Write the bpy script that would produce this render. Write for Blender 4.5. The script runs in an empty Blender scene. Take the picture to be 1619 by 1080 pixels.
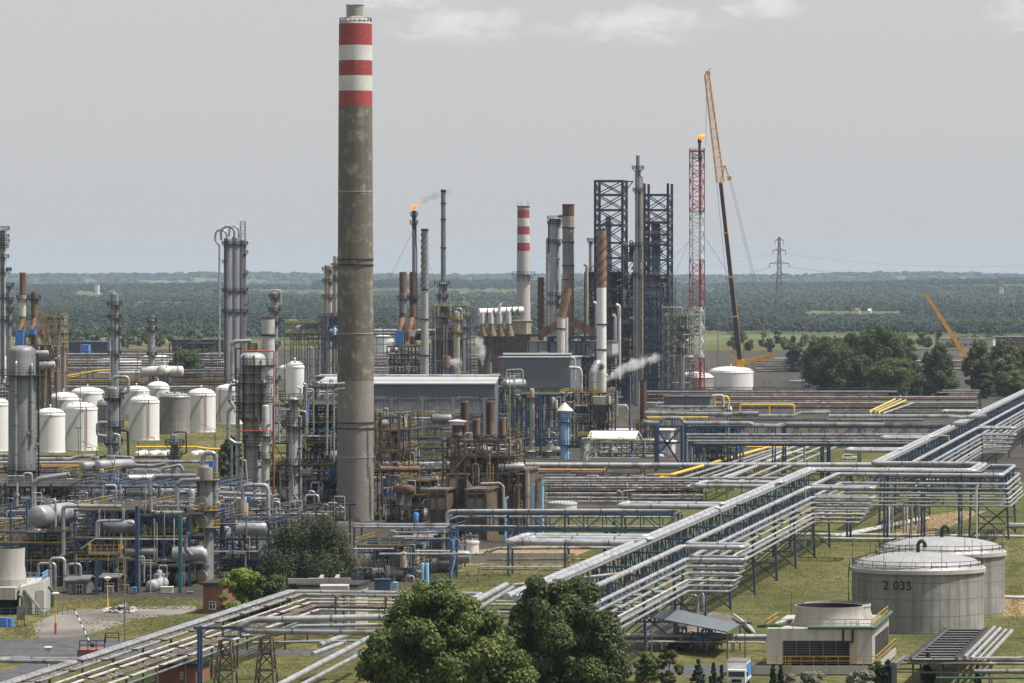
import bpy, math, random
import numpy as np
from mathutils import Vector, Matrix

R = random.Random(11)
NR = np.random.default_rng(11)
SC = bpy.context.scene
COL = SC.collection
V = Vector
PI = math.pi
rad = math.radians

# ------------------------------------------------------------------ camera, world, sun, exposure
FPX, CAMH, W0, CX, HY = 7000.0, 50.0, 1619.0, 809.5, 436.0
cam_d = bpy.data.cameras.new('camera')
cam = bpy.data.objects.new('camera', cam_d)
COL.objects.link(cam)
cam.location = (0, 0, CAMH)
cam.rotation_euler = (rad(90), 0, 0)
cam_d.sensor_width = 36.0
cam_d.lens = 36.0 * FPX / W0
cam_d.shift_y = -(540.0 - HY) / W0
cam_d.clip_start = 5.0
cam_d.clip_end = 80000.0
SC.camera = cam

SUN_EL, SUN_AZ = rad(62), rad(96)          # azimuth from +Y (view direction) towards +X
sund = V((math.cos(SUN_EL) * math.sin(SUN_AZ), math.cos(SUN_EL) * math.cos(SUN_AZ), math.sin(SUN_EL)))
w = bpy.data.worlds.new('World')
SC.world = w
w.use_nodes = True
nt = w.node_tree
nt.nodes.clear()
def N(nt, t, **k):
    n = nt.nodes.new(t)
    for a, b in k.items():
        if a.startswith('i_'):
            n.inputs[a[2:].replace('_', ' ')].default_value = b
        elif a.startswith('n_'):
            n.inputs[int(a[2:])].default_value = b
        else:
            setattr(n, a, b)
    return n
def math_(nt, op, a, b=None, c=None, clamp=False):
    n = nt.nodes.new('ShaderNodeMath'); n.operation = op; n.use_clamp = clamp
    for i, x in enumerate((a, b, c)):
        if x is None: continue
        if isinstance(x, (int, float)): n.inputs[i].default_value = x
        else: nt.links.new(x, n.inputs[i])
    return n.outputs[0]
def mixc(nt, f, a, b, mode='MIX'):
    n = nt.nodes.new('ShaderNodeMix'); n.data_type = 'RGBA'; n.blend_type = mode
    for s, x in ((0, f), (6, a), (7, b)):
        if isinstance(x, (int, float)): n.inputs[s].default_value = x
        elif isinstance(x, tuple): n.inputs[s].default_value = (x[0], x[1], x[2], 1)
        else: nt.links.new(x, n.inputs[s])
    return n.outputs[2]
sky = N(nt, 'ShaderNodeTexSky', sky_type='NISHITA', sun_disc=False, sun_elevation=SUN_EL, sun_rotation=SUN_AZ,
        altitude=100.0, air_density=1.0, dust_density=4.0, ozone_density=1.0)
# a bright even veil of high haze lies over the clear sky
hsv = N(nt, 'ShaderNodeHueSaturation', i_Saturation=0.35, i_Value=0.9)
nt.links.new(sky.outputs[0], hsv.inputs['Color'])
tz = N(nt, 'ShaderNodeTexCoord'); sz = N(nt, 'ShaderNodeSeparateXYZ'); nt.links.new(tz.outputs['Generated'], sz.inputs[0])
vm = N(nt, 'ShaderNodeMapRange', n_1=0.08, n_2=0.5, n_3=0.86, n_4=0.12); nt.links.new(sz.outputs[2], vm.inputs[0])
veil = mixc(nt, vm.outputs[0], hsv.outputs[0], (3.48, 3.50, 3.53))
# thin high cloud: a real pattern in the sky, laid out by direction
tc = N(nt, 'ShaderNodeTexCoord')
sep = N(nt, 'ShaderNodeSeparateXYZ')
nt.links.new(tc.outputs['Generated'], sep.inputs[0])
az = math_(nt, 'DIVIDE', sep.outputs[0], math_(nt, 'MAXIMUM', sep.outputs[1], 0.02))
el = math_(nt, 'DIVIDE', sep.outputs[2], math_(nt, 'MAXIMUM', sep.outputs[1], 0.02))
cv = N(nt, 'ShaderNodeCombineXYZ')
nt.links.new(az, cv.inputs[0]); nt.links.new(math_(nt, 'MULTIPLY', el, 2.0), cv.inputs[1])
cn = N(nt, 'ShaderNodeTexNoise', i_Scale=105.0, i_Detail=7.0, i_Roughness=0.56, i_Distortion=0.5)
nt.links.new(cv.outputs[0], cn.inputs['Vector'])
cl = None
for (px, py, sx, sy) in ((735, 40, 150, 46), (1015, 38, 190, 42), (1205, 6, 90, 34), (1610, 25, 90, 34), (635, 4, 90, 22)):
    a0, e0 = (px - CX) / FPX, (HY - py) / FPX
    dx = math_(nt, 'DIVIDE', math_(nt, 'SUBTRACT', az, a0), sx / FPX)
    dy = math_(nt, 'DIVIDE', math_(nt, 'SUBTRACT', el, e0), sy / FPX)
    r2 = math_(nt, 'ADD', math_(nt, 'MULTIPLY', dx, dx), math_(nt, 'MULTIPLY', dy, dy))
    m = math_(nt, 'SUBTRACT', 1.0, math_(nt, 'SQRT', r2), clamp=True)
    cl = m if cl is None else math_(nt, 'MAXIMUM', cl, m)
cm = N(nt, 'ShaderNodeMapRange', interpolation_type='SMOOTHSTEP', n_1=0.50, n_2=1.05)
nt.links.new(math_(nt, 'ADD', cn.outputs[0], math_(nt, 'MULTIPLY', cl, 0.42)), cm.inputs[0])
cmask = math_(nt, 'MULTIPLY', cm.outputs[0], math_(nt, 'MINIMUM', math_(nt, 'MULTIPLY', cl, 3.0), 1.0))
skyc = mixc(nt, math_(nt, 'MULTIPLY', cmask, 0.8), veil, (4.7, 4.6, 4.5))
bg = N(nt, 'ShaderNodeBackground', i_Strength=0.15)
nt.links.new(skyc, bg.inputs[0])
wo = N(nt, 'ShaderNodeOutputWorld')
nt.links.new(bg.outputs[0], wo.inputs[0])

sd = bpy.data.lights.new('sun', 'SUN')
sd.energy = 5.0
sd.angle = rad(0.53)
sd.color = (1.0, 0.955, 0.89)
sun = bpy.data.objects.new('sun', sd)
COL.objects.link(sun)
sun.rotation_euler = sund.to_track_quat('Z', 'Y').to_euler()
sun.location = (200, 300, 400)

SC.view_settings.view_transform = 'Standard'
SC.view_settings.look = 'None'
SC.view_settings.exposure = 0.27
SC.view_settings.gamma = 1.0
SC.render.engine = 'CYCLES'
SC.cycles.max_bounces = 6
SC.cycles.diffuse_bounces = 3
SC.cycles.glossy_bounces = 3
SC.cycles.transparent_max_bounces = 16
SC.cycles.volume_bounces = 1
SC.cycles.use_denoising = True

# ------------------------------------------------------------------ photograph pixel -> place
def S(d): return d / FPX
def P(px, py, d): return V(((px - CX) * d / FPX, d, CAMH - (py - HY) * d / FPX))
def Zof(py, d): return CAMH - (py - HY) * d / FPX
def Xof(px, d): return (px - CX) * d / FPX
def D0(py, z=0.0): return FPX * (CAMH - z) / (py - HY)
def G(px, py, z=0.0):
    d = D0(py, z); return V((Xof(px, d), d, z))
# plant grid: u runs away from the camera, v to the right of it
UX, UY = 0.167, 0.986
U = V((UX, UY, 0)); VV = V((UY, -UX, 0))
def GR(a, b, z=0.0): return V((UY * a + UX * b, -UX * a + UY * b, z))
def AB(p): return (UY * p.x - UX * p.y, UX * p.x + UY * p.y)

# ------------------------------------------------------------------ mesh collector
class MB:
    def __init__(s):
        s.v, s.f, s.sm, s.run = [], [], [], []
    def add(s, vs, fs, smooth=False, run=None):
        n = len(s.v)
        s.v += [tuple(x) for x in vs]
        s.run += run if run else [0.0] * len(vs)
        s.f += [tuple(i + n for i in f) for f in fs]
        s.sm += [smooth] * len(fs)
        return s
    def box(s, c, d, ax=None, ay=None):
        """centre c, full size d; optional x axis direction (horizontal) ax"""
        c = V(c); hx, hy, hz = d[0] / 2, d[1] / 2, d[2] / 2
        X = V(ax).normalized() if ax is not None else V((1, 0, 0))
        Y = V((-X.y, X.x, 0)); Z = V((0, 0, 1))
        vs = [c + X * (hx * i) + Y * (hy * j) + Z * (hz * k) for k in (-1, 1) for j in (-1, 1) for i in (-1, 1)]
        return s.add(vs, [(0, 2, 3, 1), (4, 5, 7, 6), (0, 1, 5, 4), (2, 6, 7, 3), (0, 4, 6, 2), (1, 3, 7, 5)])
    def beam(s, a, b, w, h=None):
        """square bar from a to b"""
        a, b = V(a), V(b); h = h or w
        d = (b - a)
        if d.length < 1e-6: return s
        d.normalize()
        up = V((0, 0, 1)) if abs(d.z) < 0.95 else V((UY, -UX, 0))
        x = d.cross(up).normalized(); y = x.cross(d)
        vs = []
        for p in (a, b):
            for (i, j) in ((-1, -1), (1, -1), (1, 1), (-1, 1)):
                vs.append(p + x * (i * w / 2) + y * (j * h / 2))
        return s.add(vs, [(0, 1, 2, 3), (7, 6, 5, 4), (0, 4, 5, 1), (1, 5, 6, 2), (2, 6, 7, 3), (3, 7, 4, 0)])
    def tube(s, path, r, n=8, bend=None, cap=True, r1=None):
        pts = [V(p) for p in path]
        if bend is None: bend = 2.2 * r
        out = [pts[0]]
        for i in range(1, len(pts) - 1):
            p0, p1, p2 = pts[i - 1], pts[i], pts[i + 1]
            a, b = (p0 - p1), (p2 - p1)
            la, lb = a.length, b.length
            if la < 1e-5 or lb < 1e-5: continue
            a /= la; b /= lb
            ang = PI - a.angle(b)
            if ang < 0.03 or bend <= 0: out.append(p1); continue
            t = min(bend * math.tan(ang / 2), 0.48 * la, 0.48 * lb)
            k = max(2, int(ang / 0.35) + 1)
            q0, q2 = p1 + a * t, p1 + b * t
            for j in range(k + 1):
                x = j / k
                out.append(q0 * (1 - x) ** 2 + p1 * (2 * x * (1 - x)) + q2 * x ** 2)
        out.append(pts[-1])
        o2 = [out[0]]
        for p in out[1:]:
            if (p - o2[-1]).length > 1e-4: o2.append(p)
        out = o2
        m = len(out)
        if m < 2: return s
        T = []
        for i in range(m):
            t = (out[min(i + 1, m - 1)] - out[max(i - 1, 0)])
            T.append(t.normalized())
        ref = V((0, 0, 1)) if abs(T[0].z) < 0.9 else V((1, 0, 0))
        x = T[0].cross(ref).normalized()
        vs, run = [], []; L = 0.0
        tot = sum((out[i + 1] - out[i]).length for i in range(m - 1))
        for i in range(m):
            if i: L += (out[i] - out[i - 1]).length
            x = (x - T[i] * x.dot(T[i]))
            if x.length < 1e-6: x = T[i].orthogonal()
            x.normalize(); y = T[i].cross(x)
            rr = r if r1 is None else r + (r1 - r) * L / tot
            for k in range(n):
                a = 2 * PI * k / n
                vs.append(out[i] + x * (rr * math.cos(a)) + y * (rr * math.sin(a))); run.append(L)
        fs = [(i * n + k, i * n + (k + 1) % n, (i + 1) * n + (k + 1) % n, (i + 1) * n + k) for i in range(m - 1) for k in range(n)]
        s.add(vs, fs, n > 4, run)
        if cap:
            b0 = len(s.v) - m * n
            s.f += [tuple(b0 + k for k in range(n))[::-1], tuple(b0 + (m - 1) * n + k for k in range(n))]
            s.sm += [False, False]
        return s
    def lathe(s, c, prof, n=24, axis=None, cap=True, smooth=True):
        """prof: list of (r, z) from bottom to top about c along axis"""
        c = V(c)
        if axis is None: X, Y, Z = V((1, 0, 0)), V((0, 1, 0)), V((0, 0, 1))
        else:
            Z = V(axis).normalized(); X = Z.orthogonal().normalized(); Y = Z.cross(X)
        vs = []
        for (r, z) in prof:
            r = max(r, 1e-4)
            for k in range(n):
                a = 2 * PI * k / n
                vs.append(c + X * (r * math.cos(a)) + Y * (r * math.sin(a)) + Z * z)
        m = len(prof)
        fs = [(i * n + k, i * n + (k + 1) % n, (i + 1) * n + (k + 1) % n, (i + 1) * n + k) for i in range(m - 1) for k in range(n)]
        if cap:
            fs += [tuple(range(n))[::-1], tuple((m - 1) * n + k for k in range(n))]
        return s.add(vs, fs, smooth)
    def quad(s, a, b, c, d): return s.add([a, b, c, d], [(0, 1, 2, 3)])
    def ring_rail(s, c, r, h=1.1, th=0.07, n=16, a0=0.0, a1=2 * PI, post=1):
        c = V(c)
        pts = [c + V((r * math.cos(a0 + (a1 - a0) * k / n), r * math.sin(a0 + (a1 - a0) * k / n), 0)) for k in range(n + 1)]
        return s.rail(pts, h, th, posts_only_at=post)
    def rail(s, pts, h=1.1, th=0.07, step=None, posts_only_at=1):
        pts = [V(p) for p in pts]
        up = V((0, 0, 1))
        for i in range(len(pts) - 1):
            a, b = pts[i], pts[i + 1]
            for z in (h, h * 0.52):
                s.beam(a + up * z, b + up * z, th)
            if step:
                k = max(1, int(round((b - a).length / step)))
                for j in range(k): s.beam(a.lerp(b, j / k), a.lerp(b, j / k) + up * h, th)
            elif i % posts_only_at == 0: s.beam(a, a + up * h, th)
        s.beam(pts[-1], pts[-1] + up * h, th)
        return s
    def ladder(s, a, h, th=0.07, wd=0.6, ax=(1, 0, 0), step=0.9, cage=True):
        a = V(a); X = V(ax).normalized(); up = V((0, 0, 1))
        for i in (-1, 1): s.beam(a + X * (i * wd / 2), a + X * (i * wd / 2) + up * h, th)
        z = 0.3
        while z < h:
            s.beam(a - X * (wd / 2) + up * z, a + X * (wd / 2) + up * z, th * 0.8); z += step
        return s
    def lattice(s, base, top, w0, w1, nb, th, ax=None, thb=None, legs=True):
        """square lattice mast: base, top centre, widths, bays"""
        base, top = V(base), V(top)
        d = (top - base).normalized()
        X = V(ax).normalized() if ax is not None else V((UY, -UX, 0))
        X = (X - d * X.dot(d)).normalized(); Y = d.cross(X)
        thb = thb or th * 0.6
        def cor(t):
            w_ = (w0 + (w1 - w0) * t) / 2; c = base.lerp(top, t)
            return [c + X * (i * w_) + Y * (j * w_) for (i, j) in ((-1, -1), (1, -1), (1, 1), (-1, 1))]
        for k in range(nb):
            a, b = cor(k / nb), cor((k + 1) / nb)
            for i in range(4):
                j = (i + 1) % 4
                if legs: s.beam(a[i], b[i], th)
                s.beam(b[i], b[j], thb)
                if (k + i) % 2: s.beam(a[i], b[j], thb)
                else: s.beam(a[j], b[i], thb)
        return s

ROOT = {}
def mesh_from(name, mb, mat, off):
    me = bpy.data.meshes.new(name)
    ox, oy, oz = off
    me.from_pydata([(x - ox, y - oy, z - oz) for (x, y, z) in mb.v], [], mb.f)
    me.polygons.foreach_set('use_smooth', mb.sm)
    if any(mb.run):
        at = me.attributes.new('run', 'FLOAT', 'POINT'); at.data.foreach_set('value', mb.run)
    me.materials.append(M[mat] if isinstance(mat, str) else mat)
    if any(mb.sm) and not all(mb.sm) or len(mb.f) < 4000 and any(mb.sm):
        me.set_sharp_from_angle(angle=rad(38))
    me.update()
    return me
def tag(o, label=None, cat=None, group=None, kind=None):
    if label: o['label'] = label
    if cat: o['category'] = cat
    if group: o['group'] = group
    if kind: o['kind'] = kind
    return o
def obj(name, mb, mat, label=None, cat=None, group=None, kind=None):
    """a thing that is one mesh"""
    xs = np.array(mb.v); lo, hi = xs.min(0), xs.max(0)
    off = ((lo[0] + hi[0]) / 2, (lo[1] + hi[1]) / 2, lo[2])
    o = bpy.data.objects.new(name, mesh_from(name, mb, mat, off))
    COL.objects.link(o); o.location = off
    ROOT[o.name] = off
    return tag(o, label, cat, group, kind)
def thing(name, loc, label, cat, group=None):
    o = bpy.data.objects.new(name, None); COL.objects.link(o)
    o.location = V(loc); o.empty_display_size = 0.5
    ROOT[o.name] = tuple(V(loc))
    return tag(o, label, cat, group)
def part(name, mb, mat, parent, label=None):
    """a part (or sub-part) whose vertices were given in world space"""
    if not mb.v: return None
    off = ROOT[parent.name]
    o = bpy.data.objects.new(name, mesh_from(name, mb, mat, off))
    COL.objects.link(o); o.parent = parent
    ROOT[o.name] = off
    if label: o['label'] = label
    return o
def dup(root, loc, label, group=None, rotz=None, scale=None):
    r = root.copy(); COL.objects.link(r); r.location = V(loc); r['label'] = label
    ROOT[r.name] = tuple(V(loc))
    if group: r['group'] = group
    if rotz is not None: r.rotation_euler.z = rotz
    if scale is not None: r.scale = (scale,) * 3 if isinstance(scale, (int, float)) else scale
    for ch in list(root.children):
        c = ch.copy(); COL.objects.link(c); c.parent = r
        for g in ch.children:
            q = g.copy(); COL.objects.link(q); q.parent = c
    return r

# ------------------------------------------------------------------ materials
M = {}
def mat(name, col, rough=0.6, metal=0.0, var=0.18, vs=0.35, dirt=None, dirt_amt=0.0, dirt_s=0.5, streak=0.0, streak_c=(0.05, 0.04, 0.03),
        seam=0.0, seam_step=2.0, band=0.0, band_step=6.0, bump=0.0, bump_s=3.0, spec=0.4, corr=0.0, corr_step=0.6, rnd=0.06, grid=0.0, grid_v=1.5, fine=0.0, fine_s=6.0):
    m = bpy.data.materials.new(name); m.use_nodes = True
    t = m.node_tree; b = t.nodes['Principled BSDF']
    tc = N(t, 'ShaderNodeTexCoord'); oc = tc.outputs['Object']
    c = None
    n1 = N(t, 'ShaderNodeTexNoise', i_Scale=vs, i_Detail=5.0, i_Roughness=0.6)
    t.links.new(oc, n1.inputs['Vector'])
    lo = tuple(x * (1 - var) for x in col); hi = tuple(min(1, x * (1 + var)) for x in col)
    mr = N(t, 'ShaderNodeMapRange', n_1=0.3, n_2=0.7); t.links.new(n1.outputs[0], mr.inputs[0])
    c = mixc(t, mr.outputs[0], lo, hi)
    sp = N(t, 'ShaderNodeSeparateXYZ'); t.links.new(oc, sp.inputs[0])
    if fine:
        nf = N(t, 'ShaderNodeTexNoise', i_Scale=fine_s, i_Detail=3.0); t.links.new(oc, nf.inputs['Vector'])
        mf = N(t, 'ShaderNodeMapRange', n_1=0.3, n_2=0.7, n_3=1 - fine, n_4=1 + fine); t.links.new(nf.outputs[0], mf.inputs[0])
        c = mixc(t, 1.0, c, mf.outputs[0], 'MULTIPLY')
    if dirt:
        n2 = N(t, 'ShaderNodeTexNoise', i_Scale=dirt_s, i_Detail=6.0, i_Roughness=0.65); t.links.new(oc, n2.inputs['Vector'])
        m2 = N(t, 'ShaderNodeMapRange', n_1=0.62 - 0.3 * dirt_amt, n_2=0.72 - 0.15 * dirt_amt); t.links.new(n2.outputs[0], m2.inputs[0])
        c = mixc(t, m2.outputs[0], c, dirt)
    if streak:
        mp = N(t, 'ShaderNodeMapping'); mp.inputs['Scale'].default_value = (1.3, 1.3, 0.06); t.links.new(oc, mp.inputs[0])
        n3 = N(t, 'ShaderNodeTexNoise', i_Scale=1.0, i_Detail=4.0, i_Roughness=0.6); t.links.new(mp.outputs[0], n3.inputs['Vector'])
        m3 = N(t, 'ShaderNodeMapRange', n_1=0.44, n_2=0.70, n_4=streak); t.links.new(n3.outputs[0], m3.inputs[0])
        c = mixc(t, m3.outputs[0], c, streak_c)
    if seam:
        fr = math_(t, 'FRACT', math_(t, 'DIVIDE', sp.outputs[2], seam_step))
        c = mixc(t, math_(t, 'MULTIPLY', math_(t, 'LESS_THAN', fr, 0.12 / seam_step), seam), c, tuple(x * 0.35 for x in col))
    if grid:
        ang = math_(t, 'ARCTAN2', sp.outputs[1], sp.outputs[0])
        fr = math_(t, 'FRACT', math_(t, 'MULTIPLY', ang, grid_v))
        c = mixc(t, math_(t, 'MULTIPLY', math_(t, 'LESS_THAN', fr, 0.05), grid), c, tuple(x * 0.4 for x in col))
    if corr:
        ss = math_(t, 'ADD', sp.outputs[0], sp.outputs[1])
        fr = math_(t, 'PINGPONG', math_(t, 'DIVIDE', ss, corr_step), 0.5)
        c = mixc(t, math_(t, 'MULTIPLY', math_(t, 'LESS_THAN', fr, 0.12), corr), c, tuple(x * 0.55 for x in col))
    if band:
        at = N(t, 'ShaderNodeAttribute', attribute_name='run')
        fr = math_(t, 'FRACT', math_(t, 'ADD', math_(t, 'DIVIDE', at.outputs['Fac'], band_step), 0.37))
        c = mixc(t, math_(t, 'MULTIPLY', math_(t, 'LESS_THAN', fr, 0.14 / band_step * 2), band), c, tuple(x * 0.3 for x in col))
    if rnd:
        oi = N(t, 'ShaderNodeObjectInfo')
        mr2 = N(t, 'ShaderNodeMapRange', n_3=1 - rnd, n_4=1 + rnd); t.links.new(oi.outputs['Random'], mr2.inputs[0])
        c = mixc(t, 1.0, c, mr2.outputs[0], 'MULTIPLY')
    t.links.new(c, b.inputs['Base Color'])
    b.inputs['Roughness'].default_value = rough
    b.inputs['Metallic'].default_value = metal
    b.inputs['Specular IOR Level'].default_value = spec
    if bump:
        nb = N(t, 'ShaderNodeTexNoise', i_Scale=bump_s, i_Detail=4.0); t.links.new(oc, nb.inputs['Vector'])
        bp = N(t, 'ShaderNodeBump', i_Strength=bump, i_Distance=0.1); t.links.new(nb.outputs[0], bp.inputs['Height'])
        t.links.new(bp.outputs[0], b.inputs['Normal'])
    M[name] = m
    return m
def emit(name, col, s):
    m = bpy.data.materials.new(name); m.use_nodes = True
    b = m.node_tree.nodes['Principled BSDF']
    b.inputs['Base Color'].default_value = (*col, 1)
    b.inputs['Emission Color'].default_value = (*col, 1); b.inputs['Emission Strength'].default_value = s
    M[name] = m

BRN = (0.07, 0.045, 0.03)
mat('alu', (0.325, 0.335, 0.35), 0.42, 0.4, 0.18, 0.25, dirt=(0.20, 0.175, 0.15), dirt_amt=0.4, dirt_s=0.35, band=0.85, band_step=6.0, rnd=0.16, fine=0.08, fine_s=1.5)
mat('alu_white', (0.42, 0.415, 0.40), 0.5, 0.1, 0.15, 0.2, dirt=(0.26, 0.22, 0.18), dirt_amt=0.4, dirt_s=0.35, band=0.6, band_step=9.0, rnd=0.08)
mat('alu_dark', (0.19, 0.195, 0.205), 0.5, 0.3, 0.2, 0.3, dirt=(0.1, 0.09, 0.08), dirt_amt=0.3, band=0.7, band_step=5.0, rnd=0.15)
mat('pipe_brown', (0.11, 0.085, 0.068), 0.75, 0.0, 0.3, 0.3, dirt=(0.3, 0.27, 0.24), dirt_amt=0.3, band=0.5, rnd=0.25)
mat('pipe_grey', (0.33, 0.32, 0.30), 0.6, 0.1, 0.2, 0.3, dirt=(0.13, 0.1, 0.08), dirt_amt=0.3, band=0.7, rnd=0.2)
mat('shell', (0.22, 0.225, 0.23), 0.55, 0.15, 0.12, 0.15, streak=0.55, streak_c=(0.07, 0.07, 0.07), seam=0.55, seam_step=2.4, grid=0.35, rnd=0.06)  # grey kept darker, cloud shade over the near unit is in this colour
mat('shell_light', (0.36, 0.36, 0.355), 0.55, 0.15, 0.12, 0.15, streak=0.5, streak_c=(0.12, 0.11, 0.1), seam=0.5, seam_step=2.4, grid=0.25, rnd=0.06)
mat('shell_beige', (0.34, 0.295, 0.22), 0.7, 0.0, 0.15, 0.3, streak=0.6, streak_c=(0.14, 0.1, 0.06), seam=0.4, seam_step=3.0)
mat('blue', (0.032, 0.07, 0.14), 0.55, 0.0, 0.25, 0.4, dirt=(0.09, 0.09, 0.1), dirt_amt=0.2, rnd=0.12)
mat('blue_grey', (0.055, 0.095, 0.16), 0.6, 0.0, 0.25, 0.4, dirt=(0.1, 0.09, 0.08), dirt_amt=0.3, rnd=0.12)
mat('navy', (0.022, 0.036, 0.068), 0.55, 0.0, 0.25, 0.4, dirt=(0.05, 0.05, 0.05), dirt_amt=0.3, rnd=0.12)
mat('teal', (0.03, 0.13, 0.14), 0.5, 0.0, 0.2, 0.4, dirt=(0.05, 0.08, 0.14), dirt_amt=0.5)
mat('bright_blue', (0.06, 0.20, 0.50), 0.5, 0.0, 0.12, 0.6, dirt=(0.1, 0.15, 0.25), dirt_amt=0.1)
mat('light_blue', (0.25, 0.45, 0.66), 0.5, 0.0, 0.1, 0.4, streak=0.4, streak_c=(0.14, 0.25, 0.38))
mat('yellow', (0.38, 0.25, 0.05), 0.55, 0.0, 0.2, 0.5, dirt=(0.15, 0.1, 0.04), dirt_amt=0.25)
mat('lime', (0.40, 0.37, 0.11), 0.55, 0.0, 0.2, 0.5, dirt=(0.15, 0.13, 0.04), dirt_amt=0.25)
mat('gas_yellow', (0.66, 0.42, 0.04), 0.5, 0.0, 0.12, 0.4, band=0.4)
mat('orange_pipe', (0.55, 0.30, 0.07), 0.55, 0.0, 0.15, 0.4, dirt=(0.25, 0.15, 0.06), dirt_amt=0.2)
mat('crane_yellow', (0.62, 0.31, 0.03), 0.45, 0.0, 0.1, 0.3)
mat('crane_black', (0.03, 0.03, 0.032), 0.5, 0.0, 0.2, 0.3)
mat('rust', (0.13, 0.066, 0.038), 0.85, 0.0, 0.35, 0.25, streak=0.6, streak_c=(0.25, 0.17, 0.10), dirt=(0.05, 0.03, 0.02), dirt_amt=0.3, seam=0.4, seam_step=3.0)
mat('rust_dark', (0.085, 0.042, 0.032), 0.85, 0.0, 0.25, 0.2, streak=0.4, streak_c=(0.2, 0.11, 0.06), seam=0.35, seam_step=2.0)
mat('rust_light', (0.25, 0.175, 0.115), 0.8, 0.0, 0.35, 0.25, dirt=(0.12, 0.075, 0.05), dirt_amt=0.4, streak=0.6, streak_c=(0.2, 0.09, 0.04), seam=0.4, seam_step=2.5)
mat('furnace', (0.10, 0.075, 0.058), 0.85, 0.0, 0.35, 0.25, streak=0.6, streak_c=(0.03, 0.022, 0.018), dirt=(0.2, 0.12, 0.07), dirt_amt=0.3)
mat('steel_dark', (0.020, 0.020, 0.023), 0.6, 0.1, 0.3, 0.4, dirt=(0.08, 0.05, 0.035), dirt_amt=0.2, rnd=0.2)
mat('steel_brown', (0.10, 0.075, 0.055), 0.75, 0.0, 0.3, 0.4, dirt=(0.2, 0.14, 0.1), dirt_amt=0.3, rnd=0.2)
mat('steel_grey', (0.15, 0.15, 0.15), 0.6, 0.1, 0.25, 0.4, dirt=(0.09, 0.07, 0.05), dirt_amt=0.3, rnd=0.15)
mat('white', (0.68, 0.675, 0.65), 0.5, 0.0, 0.05, 0.1, streak=0.18, streak_c=(0.42, 0.38, 0.32), seam=0.12, seam_step=2.2, rnd=0.03)
mat('roof_white', (0.70, 0.69, 0.66), 0.55, 0.0, 0.08, 0.2, dirt=(0.5, 0.47, 0.43), dirt_amt=0.25)
mat('tank_grey', (0.215, 0.207, 0.192), 0.75, 0.0, 0.14, 0.12, streak=0.85, streak_c=(0.10, 0.088, 0.078), seam=0.55, seam_step=2.35, grid=0.3, grid_v=3.0, dirt=(0.31, 0.30, 0.285), dirt_amt=0.3, dirt_s=0.15)
mat('tank_roof', (0.29, 0.29, 0.285), 0.5, 0.15, 0.12, 0.2, grid=0.8, grid_v=5.1, dirt=(0.36, 0.35, 0.34), dirt_amt=0.35, dirt_s=0.3)
mat('concrete', (0.34, 0.325, 0.29), 0.85, 0.0, 0.15, 0.2, streak=0.5, streak_c=(0.14, 0.13, 0.12), fine=0.1)
mat('concrete_pale', (0.36, 0.345, 0.31), 0.85, 0.0, 0.1, 0.2, streak=0.45, streak_c=(0.2, 0.18, 0.16), fine=0.08)
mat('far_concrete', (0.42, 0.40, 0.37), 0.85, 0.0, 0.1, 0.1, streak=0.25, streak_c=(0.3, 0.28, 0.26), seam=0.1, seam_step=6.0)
mat('red_paint', (0.29, 0.045, 0.045), 0.6, 0.0, 0.12, 0.3, dirt=(0.3, 0.2, 0.17), dirt_amt=0.12, dirt_s=1.2)
mat('white_paint', (0.52, 0.51, 0.49), 0.6, 0.0, 0.1, 0.3, dirt=(0.38, 0.34, 0.31), dirt_amt=0.2, dirt_s=1.2)
mat('red_pipe', (0.36, 0.08, 0.055), 0.6, 0.0, 0.15, 0.3)
mat('cladding', (0.11, 0.13, 0.145), 0.6, 0.1, 0.08, 0.1, corr=0.5, corr_step=1.2, streak=0.25, streak_c=(0.09, 0.1, 0.11))
mat('cladding_pale', (0.33, 0.35, 0.36), 0.6, 0.1, 0.08, 0.1, corr=0.45, corr_step=1.5, streak=0.3, streak_c=(0.2, 0.2, 0.2))
mat('roof_pale', (0.40, 0.41, 0.41), 0.5, 0.2, 0.08, 0.1, dirt=(0.4, 0.4, 0.4), dirt_amt=0.2)
mat('brick', (0.20, 0.085, 0.06), 0.85, 0.0, 0.2, 0.5, fine=0.25, fine_s=8.0, streak=0.3, streak_c=(0.1, 0.06, 0.05))
mat('shell_dark', (0.155, 0.158, 0.165), 0.55, 0.15, 0.14, 0.15, streak=0.6, streak_c=(0.05, 0.05, 0.05), seam=0.5, seam_step=2.4, grid=0.35)
mat('glass_dark', (0.04, 0.05, 0.06), 0.15, 0.0, 0.2, 0.5)
mat('window_grey', (0.40, 0.41, 0.42), 0.4, 0.0, 0.3, 0.6, corr=0.5, corr_step=1.0, seam=0.4, seam_step=1.2)
mat('black', (0.012, 0.012, 0.013), 0.8, 0.0, 0.2, 0.5)
mat('green_pipe', (0.035, 0.10, 0.055), 0.5, 0.0, 0.15, 0.5)
mat('door', (0.25, 0.25, 0.24), 0.6)
mat('bark', (0.09, 0.07, 0.05), 0.9, 0.0, 0.3, 2.0, bump=0.4)
mat('cable', (0.12, 0.12, 0.125), 0.6)
mat('text_black', (0.015, 0.015, 0.016), 0.7)
mat('dirty_white', (0.55, 0.53, 0.49), 0.7, 0.0, 0.12, 0.4, streak=0.4, streak_c=(0.3, 0.27, 0.22))
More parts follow.
